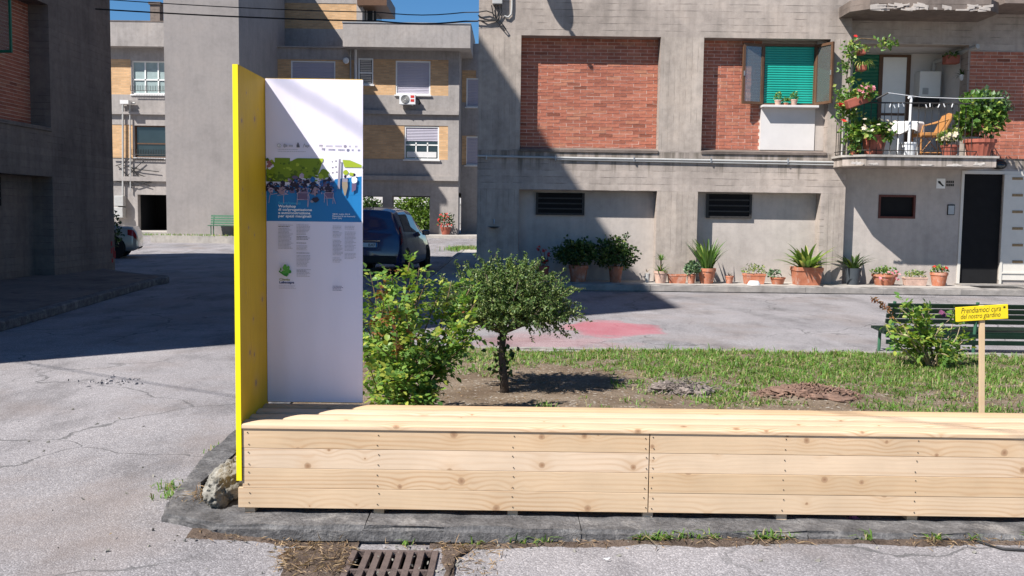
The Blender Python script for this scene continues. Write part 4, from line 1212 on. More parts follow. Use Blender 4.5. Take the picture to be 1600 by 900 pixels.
# ------------------------------------------------------------------ garden bed
GX0, GY0, GY1 = -1.72, 5.06, 10.5
def gz(x, y):
    t = max(0.0, min(1.0, (y - 5.0) / .8))
    z = 0.070 + 0.03 * t + 0.035 * mnoise.noise(Vector((x * .9, y * .9, 1.3))) + 0.012 * mnoise.noise(Vector((x * 4, y * 4, 4.1)))
    mnd = math.exp(-(((x - MND.x) / .45) ** 2 + ((y - MND.y) / .32) ** 2)) * 0.07
    return z + mnd
MND = G(1262, 620, 0.1)
def soil_mat():
    t = NTree('garden_soil')
    c = t.ramp(t.noise(2.2, 6, .65), [(.3, (.15, .105, .072)), (.5, (.235, .18, .13)), (.72, (.32, .255, .195))])
    c = t.mix(1, c, t.ramp(t.noise(55, 5, .7), [(.3, .55), (.6, 1.0), (.8, 1.35)]), 'MULTIPLY')
    v = t.voro(60.0); pb = t.math('GREATER_THAN', t.n('ShaderNodeSeparateColor', None, Color=v.outputs['Color']).outputs[0], .965)
    c = t.mix(t.math('MULTIPLY', pb, .8), c, (.5, .46, .40))
    h = t.math('ADD', t.noise(28, 6, .7), t.math('MULTIPLY', t.noise(140, 3, .6), .4))
    return t.done(t.bsdf(c, .97, t.bump(h, 1.0, .02), .08))
MT['soil'] = soil_mat()
xs = list(np.linspace(GX0, 9.5, 190)); ysg = list(np.linspace(GY0, GY1, 96))
kind(sheet('garden_soil', xs, ysg, gz, MT['soil']), 'structure')

# kerb round the bed: front, left end and far side
kg = kind(MB().box(GX0 + .12, 9.4, 4.93, 5.1, -0.02, 0.05).build('garden_kerb', MT['kerb']), 'structure')
cuts = [(-2.02, 4.62)]
fxs = [G(335, 815, .09).x, G(566, 826, .09).x, .35, 1.45, 2.6, 3.75, 4.9, 6.05, 7.2, 8.35, 9.5]
KF1 = KF0 + 0.40
KZ = .09
for i, (a, b_) in enumerate(zip(fxs[:-1], fxs[1:])):
    o = kerb_stone(a, b_, KF0 + (0.0 if i > 1 else .0), KF1, KZ, kg, MT['kerb'], 700 + i, .007)
# corner stone and the stone along the left end, cut on the skew
def skew_stone(poly, h, seed):
    r = random.Random(seed); bm = bmesh.new()
    vs = [bm.verts.new((x, y, 0)) for x, y in poly]
    f = bm.faces.new(vs)
    e = bmesh.ops.extrude_face_region(bm, geom=[f])
    bmesh.ops.translate(bm, vec=(0, 0, h), verts=[v for v in e['geom'] if isinstance(v, bmesh.types.BMVert)])
    bmesh.ops.recalc_face_normals(bm, faces=bm.faces)
    bmesh.ops.subdivide_edges(bm, edges=bm.edges, cuts=3, use_grid_fill=True)
    for v in bm.verts: v.co += Vector((r.uniform(-1, 1), r.uniform(-1, 1), r.uniform(-1, 1) if v.co.z > .02 else 0)) * .0022
    bmesh.ops.bevel(bm, geom=[e for e in bm.edges if e.calc_face_angle(0) > 1.0], offset=.02, segments=2, affect='EDGES', clamp_overlap=True)
    me = bpy.data.meshes.new('kerb_stone'); bm.to_mesh(me); bm.free(); me.materials.append(MT['kerb'])
    return link('kerb_stone', me, kg)
c0, c1, c2, c3_ = G(252, 802, .09), G(330, 822, .09), G(372, 772, .1), G(263, 775, .1)
skew_stone([(c0.x, c0.y), (fxs[0] + .03, KF0 + .004), (fxs[0] + .03, KF1), (c3_.x + .12, KF1), (c3_.x, c3_.y)], KZ, 5)
e0, e1 = G(265, 774, .1), G(352, 705, .1)
skew_stone([(e0.x, e0.y - .01), (e0.x + .24, KF1 + .0), (GX0 - .02, KF1 + .02), (GX0 - .01, 6.0), (GX0 - .20, 6.0)], KZ - .012, 6)
y = 6.0; i = 0
while y < GY1:
    kerb_stone(GX0 - .20, GX0 - .01, y, y + 1.1, KZ - .008, kg, MT['kerb'], 800 + i); y += 1.1; i += 1
x = GX0 - .2; i = 0
while x < 9.5:
    kerb_stone(x, x + 1.2, GY1, GY1 + .17, .11, kg, MT['kerb_light'], 850 + i); x += 1.2; i += 1

# grass on the bed
def grass_density(x, y):
    g = mnoise.noise(Vector((x * 1.1, y * 1.3, 7.7))) * .5 + mnoise.noise(Vector((x * 3.1, y * 3.3, 2.2))) * .35
    d = .12 + g * 1.25
    d += .55 * max(0, min(1, (y - 8.0) / 1.6))
    d += .35 * max(0, min(1, (x - .2) / 2.0))
    if x < .9: d -= .38 * max(0, min(1, (9.9 - y) / 1.0)) + .05
    if y < 7.2 and x > .5: d -= .45
    d += .5 * mnoise.noise(Vector((x * .75 + 5, y * 1.1, 1.1))) - .12
    if ((x - MND.x) / .5) ** 2 + ((y - MND.y) / .4) ** 2 < 1: d -= 1.2
    return d
def blades(pts, hmin, hmax, wid, lean, name, mat, parent=None):
    pts = np.asarray(pts); n = len(pts)
    an = rng.uniform(0, 2 * np.pi, n); d = np.stack([np.cos(an), np.sin(an), np.zeros(n)], 1); sd = np.stack([-np.sin(an), np.cos(an), np.zeros(n)], 1)
    h = rng.uniform(hmin, hmax, n)[:, None]; ln = (rng.uniform(.1, 1.0, n) * lean)[:, None]; w = (rng.uniform(.7, 1.3, n) * wid)[:, None]
    p1 = pts + d * h * ln * .35 + np.array([0, 0, 1]) * h * .62
    p2 = pts + d * h * ln + np.array([0, 0, 1]) * h * (1 - .35 * ln)
    V = np.stack([pts + sd * w, pts - sd * w, p1 - sd * w * .8, p1 + sd * w * .8, p2], 1).reshape(-1, 3)
    b = np.arange(n)[:, None] * 5
    Fc = np.concatenate([b + np.array([[0, 1, 2]]), b + np.array([[0, 2, 3]]), b + np.array([[3, 2, 4]])], 1).reshape(-1, 3)
    me = bpy.data.meshes.new(name)
    me.vertices.add(len(V)); me.vertices.foreach_set('co', V.ravel())
    me.loops.add(len(Fc) * 3); me.loops.foreach_set('vertex_index', Fc.ravel().astype(np.int32))
    me.polygons.add(len(Fc)); me.polygons.foreach_set('loop_start', np.arange(0, len(Fc) * 3, 3, dtype=np.int32)); me.polygons.foreach_set('loop_total', np.full(len(Fc), 3, dtype=np.int32))
    me.materials.append(mat); me.update(); me.validate()
    return link(name, me, parent)
gp = []
R_ = random.Random(3)
while len(gp) < 5200:
    x, y = R_.uniform(GX0 + .1, 7.6), R_.uniform(5.65, GY1 + .02)
    if R_.random() < grass_density(x, y):
        k = R_.randint(5, 14)
        for _ in range(k):
            xx, yy = x + R_.gauss(0, .03), min(GY1 + .03, y + R_.gauss(0, .03)); gp.append((xx, yy, gz(xx, min(yy, GY1)) - .005))
gp2 = list(gp)
while len(gp2) < 48000:
    x, y = R_.uniform(GX0 + .1, 7.6), R_.uniform(5.65, GY1 + .02)
    if R_.random() < grass_density(x, y):
        for _ in range(R_.randint(4, 12)):
            xx, yy = x + R_.gauss(0, .035), min(GY1 + .03, y + R_.gauss(0, .035)); gp2.append((xx, yy, gz(xx, min(yy, GY1)) - .005))
kind(blades(gp2, .015, .07, .0045, 2.2, 'grass', MT['grass']), 'stuff')
kind(blades([p for p in gp if R_.random() < .3], .06, .14, .0045, 1.6, 'tall_grass', MT['grass']), 'stuff')
# dry litter on the soil
dl = []
for _ in range(2600):
    x, y = R_.uniform(GX0 + .1, 7.5), R_.uniform(5.6, 10.3); dl.append((x, y, gz(x, y) + .004))
n = len(dl); t = rdir(n); t[:, 2] *= .12
kind(link('dry_litter', leaf_mesh('dry_litter', dl, np.tile([0, 0, 1.0], (n, 1)), t, rng.uniform(.015, .06, n), rng.uniform(.004, .012, n), MT['straw'])), 'stuff')

# ------------------------------------------------------------------ the clipped shrub tree
TB = G(789, 607, .11)
tr = thing('shrub_tree', 'small clipped shrub tree with bare trunk and flat spreading crown in the bed', 'tree', (TB.x, TB.y, gz(TB.x, TB.y)))
TY = TB.y
def tp(px, py, dy=0.0): return P(px, py, TY + dy)
m = MB()
base = Vector((TB.x, TY, gz(TB.x, TY) - .03))
fork = tp(786, 520)
m.tube([base, tp(787, 585), tp(784, 560), tp(785, 540), fork], [.046, .034, .029, .029, .032], 10)
limbs = []
for (px, py, dy) in ((720, 455, -.1), (745, 440, .25), (760, 430, -.3), (790, 425, .1), (810, 440, -.35), (840, 455, .2), (865, 465, -.1), (735, 475, -.25), (850, 478, -.3), (700, 470, .15), (880, 450, .1)):
    e = tp(px, py, dy); mid_ = fork.lerp(e, .5) + Vector((0, 0, -.05)); limbs.append((fork, mid_, e)); m.tube([fork, mid_, e], [.018, .010, .004], 6)
m.build('trunk', MT['bark'], tr, smooth='all')
# crown: sprays of tiny leaves along twigs
CC = tp(793, 462); s_ = TY / 1500
rx, rz = 110 * s_, 46 * s_
tw_pts, tw_dir = [], []
twig = MB()
for k in range(900):
    d = Vector(rdir(1)[0])
    if d.z < -.72: d.z = -.72 * random.random()
    lump = 1 + .22 * mnoise.noise(Vector((d.x * 2.5, d.y * 2.5, d.z * 2.5 + 4)))
    r0 = random.uniform(.25, .82) * lump
    st = CC + Vector((d.x * rx * r0, d.y * rx * .82 * r0, d.z * rz * r0 - .10 * (d.x ** 2 + d.y ** 2)))
    dr = (Vector((d.x * 1.0, d.y * 1.0, d.z * .9 + .28)) + Vector(rdir(1)[0]) * .5).normalized()
    L = random.uniform(.12, .26) * (1.3 if random.random() < .06 else 1)
    pts = [st]
    for i in range(7):
        dr = (dr + Vector(rdir(1)[0]) * .16 + Vector((0, 0, -.03))).normalized(); pts.append(pts[-1] + dr * L / 7)
    twig.tube(pts[::2], .0022, 3, caps=False)
    for i in range(38):
        t = random.random(); j = min(6, int(t * 7)); q_ = pts[j].lerp(pts[j + 1], t * 7 - j)
        tw_pts.append(tuple(q_ + Vector(rdir(1)[0]) * .006)); tw_dir.append(tuple(dr * .5 + Vector(rdir(1)[0])))
# a few loose shoots
for (a, b_) in (((770, 425), (742, 398)), ((800, 420), (797, 402)), ((855, 440), (830, 412)), ((880, 452), (912, 451)), ((720, 430), (712, 408)), ((860, 470), (902, 488)), ((705, 450), (690, 430)), ((830, 430), (842, 410)), ((815, 425), (822, 408))):
    A, B_ = tp(*a, random.uniform(-.2, .2)), tp(*b_, random.uniform(-.25, .2))
    twig.tube([A, A.lerp(B_, .5) + Vector((0, 0, .01)), B_], .0025, 3, caps=False)
    for i in range(46):
        t = random.random(); tw_pts.append(tuple(A.lerp(B_, t) + Vector(rdir(1)[0]) * .012)); tw_dir.append(tuple((B_ - A).normalized() * .5 + Vector(rdir(1)[0])))
twig.build('twigs', MT['bark'], tr, fix=False)
n = len(tw_pts); s = rng.uniform(.7, 1.3, n)
link('crown', leaf_mesh('crown', tw_pts, rdir(n, .7), tw_dir, .024 * s, .0145 * s, MT['leaf_box']), tr)

iv = [tuple(tp(787 + random.gauss(0, 9), random.uniform(528, 590), random.gauss(0, .05))) for _ in range(70)]
link('trunk_ivy', leaf_mesh('trunk_ivy', iv, rdir(70, .3) + np.array([0, -.8, 0]), rdir(70), .05, .038, MT['leaf_dark'], shape='oval'), tr)
# ------------------------------------------------------------------ rose bushes
def rose(name, label, base, canes, n_leaf, lsize, red_at, seed, mat=None, spreadf=.1, caneM=None, extra=None):
    random.seed(seed)
    root = thing(name, label, 'bush', base)
    m = MB(); sites = []
    for tip in canes:
        a = Vector(base) + Vector((random.uniform(-.10, .10), random.uniform(-.06, .06), -.02)); tip = Vector(tip)
        mid_ = a.lerp(tip, .5) + Vector((random.uniform(-.08, .08), random.uniform(-.08, .08), random.uniform(0, .08)))
        pts = [a.lerp(mid_, t * 2).lerp(mid_.lerp(tip, max(0, t * 2 - 1)), t) if t < 1 else tip for t in (0, .2, .4, .6, .8, 1)]
        m.tube(pts, [.010, .009, .008, .006, .005, .003], 5, caps=False)
        for i in range(n_leaf):
            t = random.uniform(.22, 1.0) ** .8; j = min(4, int(t * 5)); q_ = pts[j].lerp(pts[j + 1], t * 5 - j)
            sites.append((q_, (tip - a).normalized(), t))
    m.build('canes', caneM or MT['cane'], root, fix=False)
    lp_, ln_, lt_, ls_ = [], [], [], []; rp = ([], [], [], [])
    rach = MB()
    for q_, ax, t in sites:
        out = Vector(rdir(1)[0]) * 1.0 + Vector((0, 0, .25)); out.normalize()
        L = random.uniform(.6, 1.3) * spreadf
        e = q_ + out * L + Vector((0, 0, -.12 * L))
        side = out.cross(Vector((0, 0, 1)) + Vector(rdir(1)[0]) * .4).normalized(); nr = side.cross(out).normalized()
        if nr.z < 0: nr = -nr
        tgt = (lp_, ln_, lt_, ls_)
        if any((e - Vector(r)).length < rr for r, rr in red_at) and random.random() < .5: tgt = rp
        for (f, sg) in ((1.0, 0), (.72, 1), (.72, -1), (.4, 1), (.4, -1)):
            p = q_.lerp(e, f); d = out if sg == 0 else (side * sg + out * .5)
            tgt[0].append(tuple(p)); tgt[1].append(tuple(nr + Vector(rdir(1)[0]) * .35)); tgt[2].append(tuple(d)); tgt[3].append(lsize * random.uniform(.7, 1.25) * (1.1 if sg == 0 else .85))
    S = np.array(ls_)
    link('foliage', leaf_mesh('foliage', lp_, ln_, lt_, S, S * .68, mat or MT['leaf_rose'], shape='oval', fold=.12), root)
    if rp[0]:
        S = np.array(rp[3]) * .9
        kind(link('young_shoots', leaf_mesh('young_shoots', rp[0], rp[1], rp[2], S, S * .6, MT['leaf_red'], shape='oval', fold=.12), root), 'stuff')
    return root
RY = 6.75
rb = G(625, 634, .1); rb.y = RY - .15
rb = Vector((P(628, 600, RY).x, RY, gz(P(628, 600, RY).x, RY)))
canes = []
for (px, py, dy) in ((578, 425, 0), (590, 440, -.2), (640, 408, -.1), (655, 418, .1), (612, 445, .1), (600, 470, -.35), (630, 470, -.4), (660, 455, -.2), (690, 450, .1), (705, 440, .25), (720, 470, .2), (575, 500, -.3), (590, 540, -.5), (620, 520, -.55), (655, 520, -.5), (690, 520, -.3), (715, 510, -.1), (580, 580, -.55), (610, 590, -.6), (645, 585, -.55), (675, 570, -.4), (570, 455, .2), (640, 440, .2), (735, 500, .1), (600, 620, -.6), (640, 615, -.55), (700, 560, -.1), (560, 540, -.1), (545, 470, 0), (550, 520, .1), (668, 612, -.45), (745, 470, .1), (735, 450, .2), (742, 520, 0), (725, 540, -.1), (670, 435, .1), (610, 425, -.1)):
    canes.append(P(px, py, RY + dy))
red = [(P(588, 452, RY - .1), .10), (P(632, 532, RY - .5), .12), (P(600, 425, RY), .1), (P(595, 520, RY - .4), .10), (P(690, 487, RY), .12), (P(605, 492, RY - .3), .1), (P(632, 455, RY), .08)]
rose('rose_bush', 'large leafy rose bush with reddish young shoots right beside the white poster', tuple(rb), canes, 33, .047, red, 21, None, .10)
RY2 = 9.7
rb2 = Vector((P(1455, 560, RY2).x, RY2, gz(P(1455, 560, RY2).x, RY2)))
canes2 = [P(px, py, RY2 + dy) for (px, py, dy) in ((1405, 480, 0), (1412, 472, .1), (1390, 495, .1), (1382, 505, -.1), (1400, 520, -.2), (1425, 500, -.1), (1440, 490, .1), (1452, 485, 0), (1490, 485, .1), (1483, 500, -.1), (1470, 520, -.2), (1500, 510, 0), (1508, 530, .1), (1490, 545, -.2), (1480, 555, -.25), (1420, 525, -.2), (1505, 545, -.1), (1440, 520, .2), (1410, 505, -.15), (1395, 508, .2), (1425, 483, .15))]
r2o = rose('rose_bush', 'smaller rose bush with one mauve flower in front of the green bench', tuple(rb2), canes2, 11, .062, [(P(1470, 500, RY2), .08)], 33, None, .10, MT['cane_dry'])
m = MB(); sh = [P(1440, 540, RY2), P(1400, 500, RY2), P(1385, 482, RY2), P(1360, 463, RY2)]
m.tube(sh, [.008, .006, .005, .003], 5); m.build('long_shoot', MT['cane'], r2o)
pts = [tuple(sh[1].lerp(sh[2], random.random())) for _ in range(10)] + [tuple(sh[2].lerp(sh[3], random.random())) for _ in range(30)]
n = len(pts); link('shoot_leaves', leaf_mesh('shoot_leaves', pts, rdir(n, .5), rdir(n), .05, .022, MT['leaf_red']), r2o)
flowers('flower', [P(1471, 489, RY2 - .12), P(1474, 492, RY2 - .1)], .034, MT['flower_mauve'], r2o, 9)
random.seed(5)
# dry root clump and bark mound
q0 = G(1062, 612, .1)
rc = thing('root_clump', 'grey dug-up root clump with broken twigs lying on the soil', 'roots', (q0.x, q0.y, gz(q0.x, q0.y)))
def rock(c, r, seed, mat, name, parent, sub=3, amp=.35, flat=1.0, crag=0.0):
    bm = bmesh.new(); bmesh.ops.create_icosphere(bm, subdivisions=sub, radius=1)
    for v in bm.verts:
        k = 1 + amp * mnoise.noise(v.co * 1.4 + Vector((seed, seed * 2, 0))) + amp * .5 * mnoise.noise(v.co * 4 + Vector((0, seed, 1))) + amp * .25 * mnoise.noise(v.co * 10 + Vector((seed, 0, 1)))
        if crag:
            k = 1 + .22 * mnoise.noise(v.co * 1.3 + Vector((seed, 0, 0))) + crag * (mnoise.cell(v.co * 3.1 + Vector((seed, 1, 2)))) * .5 + crag * abs(mnoise.noise(v.co * 5 + Vector((1, seed, 0)))) + .05 * mnoise.noise(v.co * 17)
        v.co = Vector((v.co.x * r[0] * k + c[0], v.co.y * r[1] * k + c[1], v.co.z * r[2] * k + c[2]))
    me = bpy.data.meshes.new(name); bm.to_mesh(me); bm.free(); me.materials.append(mat)
    me.polygons.foreach_set('use_smooth', [True] * len(me.polygons))
    return link(name, me, parent)
MT['root'] = plain('dry_root_fibre', (.21, .175, .155), .95, .55, 22, .9, 60)
for k, (dx, dy, r) in enumerate(((-.14, 0, .11), (0, .05, .10), (.13, .02, .12), (.03, -.09, .08), (.17, -.12, .07))):
    rock((q0.x + dx, q0.y + dy, gz(q0.x + dx, q0.y + dy) + r * .2), (r, r * .8, r * .5), k + 3, MT['root'], 'clod', rc, 5, .8)
m = MB()
for k in range(190):
    a = Vector((q0.x + random.gauss(0, .13), q0.y + random.gauss(0, .07), gz(q0.x, q0.y) + random.uniform(.0, .10))); d = Vector((random.gauss(0, 1), random.gauss(0, .6), random.gauss(0, .3))).normalized() * random.uniform(.04, .16)
    m.tube([a, a + d * .5 + Vector((0, 0, .01)), a + d], [.004, .003, .0015], 5)
kind(m.build('root_twigs', MT['root'], rc), 'stuff')
mo = thing('bark_mound', 'low mound of brown rotten stump wood in the grass behind the bench', 'stump', (MND.x, MND.y, gz(MND.x, MND.y)))
MT['rot'] = plain('rotten_wood', (.185, .115, .085), .95, .5, 16, 1.0, 40)
rock((MND.x, MND.y, gz(MND.x, MND.y) - .04), (.40, .27, .062), 9, MT['rot'], 'stump', mo, 5, .45)
m = MB()
for k in range(420):
    a = random.uniform(0, 6.28); rr = random.uniform(.2, 1.1); c = Vector((MND.x + math.cos(a) * .42 * rr, MND.y + math.sin(a) * .27 * rr, 0)); c.z = gz(c.x, c.y) + .035 * max(0, 1 - rr) + .012
    m.obox(c, Vector((random.gauss(0, 1), random.gauss(0, 1), random.gauss(0, .3))).normalized() * random.uniform(.006, .032), (0, .007, .002), (0, -.001, .005))
kind(m.build('wood_chips', MT['rot'], mo), 'stuff')

# ------------------------------------------------------------------ planting beyond the portico
def far_tree(name, label, c, r, n, ls, mat, group=None):
    root = thing(name, label, 'tree', (c[0], c[1], zg(c[1])), group)
    MB().tube([(c[0], c[1], zg(c[1])), (c[0] + .05, c[1], c[2] - r[2] * .3), (c[0] + .1, c[1], c[2] + r[2] * .2)], [.09, .06, .03], 6).build('trunk', MT['bark'], root)
    bush('crown', c, r, n, ls, ls * .7, mat, root, .2, -.9, .6, seed=c[0])
    return root
for k, (px, py, Y, rp_, rq, n, mat, lab) in enumerate(((648, 322, 60.2, 30, 16, 900, 'leaf_tree', 'bright green young tree seen through the portico, topmost crown'), (655, 345, 59.5, 26, 18, 1000, 'leaf_tree', 'sunlit leafy shrub filling the portico gap beside the pillar'), (624, 340, 61, 20, 16, 800, 'leaf_dark', 'dark shrub between portico pillar and sunlit shrub'), (577, 325, 61, 22, 16, 600, 'leaf_dark', 'dark shrub in the narrow left portico gap'))):
    c = P(px, py, Y); s_ = Y / 1500; far_tree('portico_shrub', lab, tuple(c), (rp_ * s_, .9, rq * s_), n, .22, MT[mat])
# ------------------------------------------------------------------ long pine bench
BY0 = 4.72
pb = P(800, 801, BY0)
BX0 = P(373, 730, BY0).x
BX1 = 6.2
ZB = P(380, 793, BY0).z            # underside of the boards
ZS = P(380, 660, BY0).z            # top of the seat
ST = .028
PH = (ZS - ST - ZB) / 4
BY1 = G(800, 633, ZS).y
bn = thing('wooden_bench', 'long low bench of new pale pine boards along the kerb', 'bench', (1.5, BY0, .1))
JX = P(1014, 740, BY0).x
gap = .0012
def board(x0, x1, y0, y1, z0, z1, name, n=14):
    """board with slightly eased edges and a hint of cupping"""
    b = MB()
    o = b.box(x0, x1, y0, y1, z0, z1).build(name, MT['pine'], bn)
    bv = o.modifiers.new('bevel', 'BEVEL'); bv.width = .0015; bv.segments = 2
    return o
feet_x = [P(px, 800, BY0).x for px in (389, 591, 801, 1013, 1223, 1428)] + [4.0 + .7 * k for k in range(0, 0)]
fx_ = P(1428, 800, BY0).x
while fx_ + .7 < BX1: fx_ += .7; feet_x.append(fx_)
hole = MB().lathe([(.0028, 0), (.0028, .002)], (0, 0, 0), 8).mesh('screw', MT['ink'])
def screw(x, z, parent):
    o = link('screw', hole, parent); o.location = (x, BY0 - .0015 + random.uniform(-.0002, .0002), z); o.rotation_euler = (math.pi / 2, 0, 0)
for r in range(4):
    z1 = ZS - ST - r * PH - gap / 2; z0 = z1 - PH + gap
    for (a, b_) in ((BX0 + (.0185 if r < 3 else -.004), JX - .0025), (JX + .0025, 4.4), (4.405, BX1)):
        off = random.uniform(-.0012, .0012)
        p = board(a, b_, BY0 + off, BY0 + .024, z0, z1, 'front_board')
        for fxx in feet_x:
            cand = [fxx]
            if abs(fxx - JX) < .06: cand = [JX - .018, JX + .018]
            for c in cand:
                if a < c < b_ and c < 3.2:
                    for zq in (.22, .76): screw(c + random.uniform(-.006, .006), z0 + PH * (zq + random.uniform(-.04, .04)), p)
# seat boards: crowned on top with rounded long edges
def seat_board(x0, x1, ya_, yb2):
    prof = []; R = .010; W = yb2 - ya_
    for k in range(4): an = math.pi + k / 3 * -math.pi / 2; prof.append((ya_ + R + R * math.cos(an), ZS - .004 - R + R * math.sin(an)))
    for k in range(1, 8): t = k / 8; prof.append((ya_ + R + (W - 2 * R) * t, ZS - .004 + .006 * math.sin(math.pi * t) - .001 * t))
    for k in range(4): an = math.pi / 2 - k / 3 * math.pi / 2; prof.append((yb2 - R + R * math.cos(an), ZS - .005 - R + R * math.sin(an)))
    prof += [(yb2, ZS - ST), (ya_, ZS - ST)]
    n = len(prof); b = MB(); dz = random.uniform(-.0012, .0012)
    b.v = [(x, y, z + (dz if z > ZS - .02 else 0)) for x in (x0, x1) for y, z in prof]
    b.f = [list(range(n)), list(range(2 * n - 1, n - 1, -1))] + [[k, (k + 1) % n, n + (k + 1) % n, n + k] for k in range(n)]; b.m = [0] * len(b.f)
    return b.build('seat_board', MT['pine'], bn, smooth=True)
D = (BY1 - (BY0 - .008)) / 4
for r in range(4):
    y0 = BY0 - .008 + r * D
    for (a, b_) in ((BX0 + .018, 3.32), (3.325, BX1)):
        seat_board(a, b_, y0 + (.011 if r else 0), y0 + D - .011)
# carcass: joists, feet, back boards
for k, xx in enumerate(feet_x):
    f_ = MB().box(xx - .025, xx + .025, BY0 + .026, BY1 - .03, ZB - .002, ZS - ST - .004).build('joist', MT['pine'], bn)
    MB().box(xx - .0255, xx + .0255, BY0 + .018, BY0 + .09, KZ - .006, ZB - .0025).build('foot', MT['pine'], bn)
for r in range(4):
    z1 = ZS - ST - r * PH - gap / 2; board(BX0 + .02, BX1, BY1 - .03, BY1 - .008, z1 - PH + gap, z1, 'back_board')
MB().box(BX0 + .03, BX0 + .052, BY0 + .027, BY1 - .032, ZB, ZS - ST - .003).build('end_board', MT['pine'], bn)

# ------------------------------------------------------------------ notice board: yellow side panel + white poster
YP = BY1 - .012
nb = thing('notice_board', 'tall yellow side panel and white printed poster standing on the bench end', 'notice board', (-1.3, YP, ZS))
ya = P(360, 100, BY0 - .008)
TH = .027
ztop = ya.z
yx1 = BX0 + .017
yx0 = yx1 - TH
zbot = P(370, 751, BY0 - .008).z
yface = BY0 - .008
m = MB(); m.box(yx0, yx1, yface + .002, YP + .025, zbot, ztop)
sp_ = m.build('side_panel', MT['yellow_ply'], nb, bevel=.0015)
MB().box(yx0 + .0005, yx1 - .0005, yface - .001, yface + .0018, zbot + .0005, ztop - .0005).build('front_edge', MT['yellow_edge'], sp_)
px0 = yx1 + .003
pw = P(567, 380, YP).x - px0
pz0, pz1 = ZS + .006, P(495, 124, YP).z
MB().box(px0, px0 + pw - .004, YP + .004, YP + .024, pz0 - .004, pz1 + .004).build('back_panel', MT['yellow_ply'], nb)
def paper_mat():
    t = NTree('poster_paper')
    c = t.ramp(t.noise(2.0, 3), [(.3, (.73, .69, .80)), (.7, (.77, .73, .84))])  # lilac cast of the skylight mixed into the white sheet
    return t.done(t.bsdf(c, .45, t.bump(t.noise(5, 3, .5, t.mapping((1.2, 1, .5))), .25, .02), .35))
MT['paper'] = paper_mat()
NXp, NZp = 24, 70
def crease(u, w):
    return .005 * mnoise.noise(Vector((u * 2.2, w * 2.0, 3))) + (.012 * max(0, w - .55)) * math.sin(u * 9 + 2 * w) + .002 * mnoise.noise(Vector((u * 7, w * 4, 9)))
b = MB()
for j in range(NZp + 1):
    for i in range(NXp + 1):
        u, w = i / NXp, j / NZp
        b.v.append((px0 + pw * u, YP - crease(u, w) - .004, pz0 + (pz1 - pz0) * w))
for j in range(NZp):
    for i in range(NXp):
        k = j * (NXp + 1) + i; b.f.append([k, k + 1, k + NXp + 2, k + NXp + 1]); b.m.append(0)
poster = b.build('poster', MT['paper'], nb, 'all', fix=False)
# prints: flat shapes following the sheet, u/w measured on the sheet
def pu(px): return (px - 423.5) / 143.5
def pv(py): return 1 - (py - 123.5) / 503.0
def on(px, py, lift):
    u, w = pu(px), pv(py)
    return (px0 + pw * u, YP - crease(u, w) - .004 - lift, pz0 + (pz1 - pz0) * w)
def flat(name, col): 
    t = NTree(name); return t.done(t.bsdf(col, .45, None, .3))
PR = {k: flat('print_' + k, c) for k, c in dict(sky=(.70, .68, .78), tree=(.17, .25, .01), tree_d=(.075, .13, .005), tree_l=(.33, .42, .03), blue=(.012, .17, .42), deep=(.008, .11, .34), dark=(.022, .016, .04), mauve=(.13, .09, .17), skin=(.30, .20, .24), chair=(.42, .32, .42), wall=(.78, .77, .82), grey=(.26, .24, .30), khaki=(.28, .23, .17), white=(.82, .82, .84), text=(.13, .12, .14), faint=(.36, .35, .40), logo=(.03, .22, .03), logo2=(.09, .33, .05), gold=(.30, .28, .02), navy=(.03, .05, .16), cyan=(.05, .36, .62), frame=(.30, .12, .12)).items()}
PKEYS = list(PR)
class Print:
    def __init__(self): self.b = MB(); self.l = .0004
    def poly(self, pts, key, step=.00002):
        self.l += step
        vs = [on(x, y, self.l) for x, y in pts]
        self.b.add(vs, [tuple(range(len(vs)))], PKEYS.index(key))
    def rect(self, x0, y0, x1, y1, key, nx=6, ny=8):
        self.l += .00002
        vs = [on(x0 + (x1 - x0) * i / nx, y0 + (y1 - y0) * j / ny, self.l) for j in range(ny + 1) for i in range(nx + 1)]
        self.b.add(vs, [(j * (nx + 1) + i, j * (nx + 1) + i + 1, (j + 1) * (nx + 1) + i + 1, (j + 1) * (nx + 1) + i) for j in range(ny) for i in range(nx)], PKEYS.index(key))
    def blob(self, x, y, rx, ry, key, rough=.25, n=12):
        o = random.uniform(0, 9)
        self.poly([(min(566.6, max(423.8, x + math.cos(a) * rx * (1 + rough * random.uniform(-1, 1)))), y + math.sin(a) * ry * (1 + rough * random.uniform(-1, 1))) for a in [2 * math.pi * k / n for k in range(n)]], key)
    def line(self, pts, w, key):
        for (a, c) in zip(pts[:-1], pts[1:]):
            dx, dy = c[0] - a[0], c[1] - a[1]; L = math.hypot(dx, dy) or 1; ox, oy = -dy / L * w / 2, dx / L * w / 2
            self.poly([(a[0] + ox, a[1] + oy), (c[0] + ox, c[1] + oy), (c[0] - ox, c[1] - oy), (a[0] - ox, a[1] - oy)], key)
random.seed(14)
pr = Print()
pr.rect(424, 244, 566, 342, 'sky', 10, 8)
# distant block on the right with its rows of windows
pr.rect(505, 244, 537, 275, 'wall', 4, 4)
for (x, y) in ((521, 248), (526, 247), (521, 257), (526, 256), (521, 265), (527, 264), (532, 249), (531, 258)): pr.rect(x, y, x + 3, y + 2.4, 'grey', 1, 1)
for (x, y) in ((505, 262), (512, 270), (508, 252)): pr.rect(x, y, x + 6, y + 4, 'sky', 1, 1)
pr.rect(540, 258, 566, 272, 'wall', 3, 2)
for k in range(5): pr.rect(543 + k * 5, 262, 545.5 + k * 5, 264.5, 'sky', 1, 1)
# ground
pr.rect(424, 287, 566, 342, 'blue', 10, 6)
pr.poly([(518, 290), (526, 276), (566, 271), (566, 300), (520, 300)], 'blue')
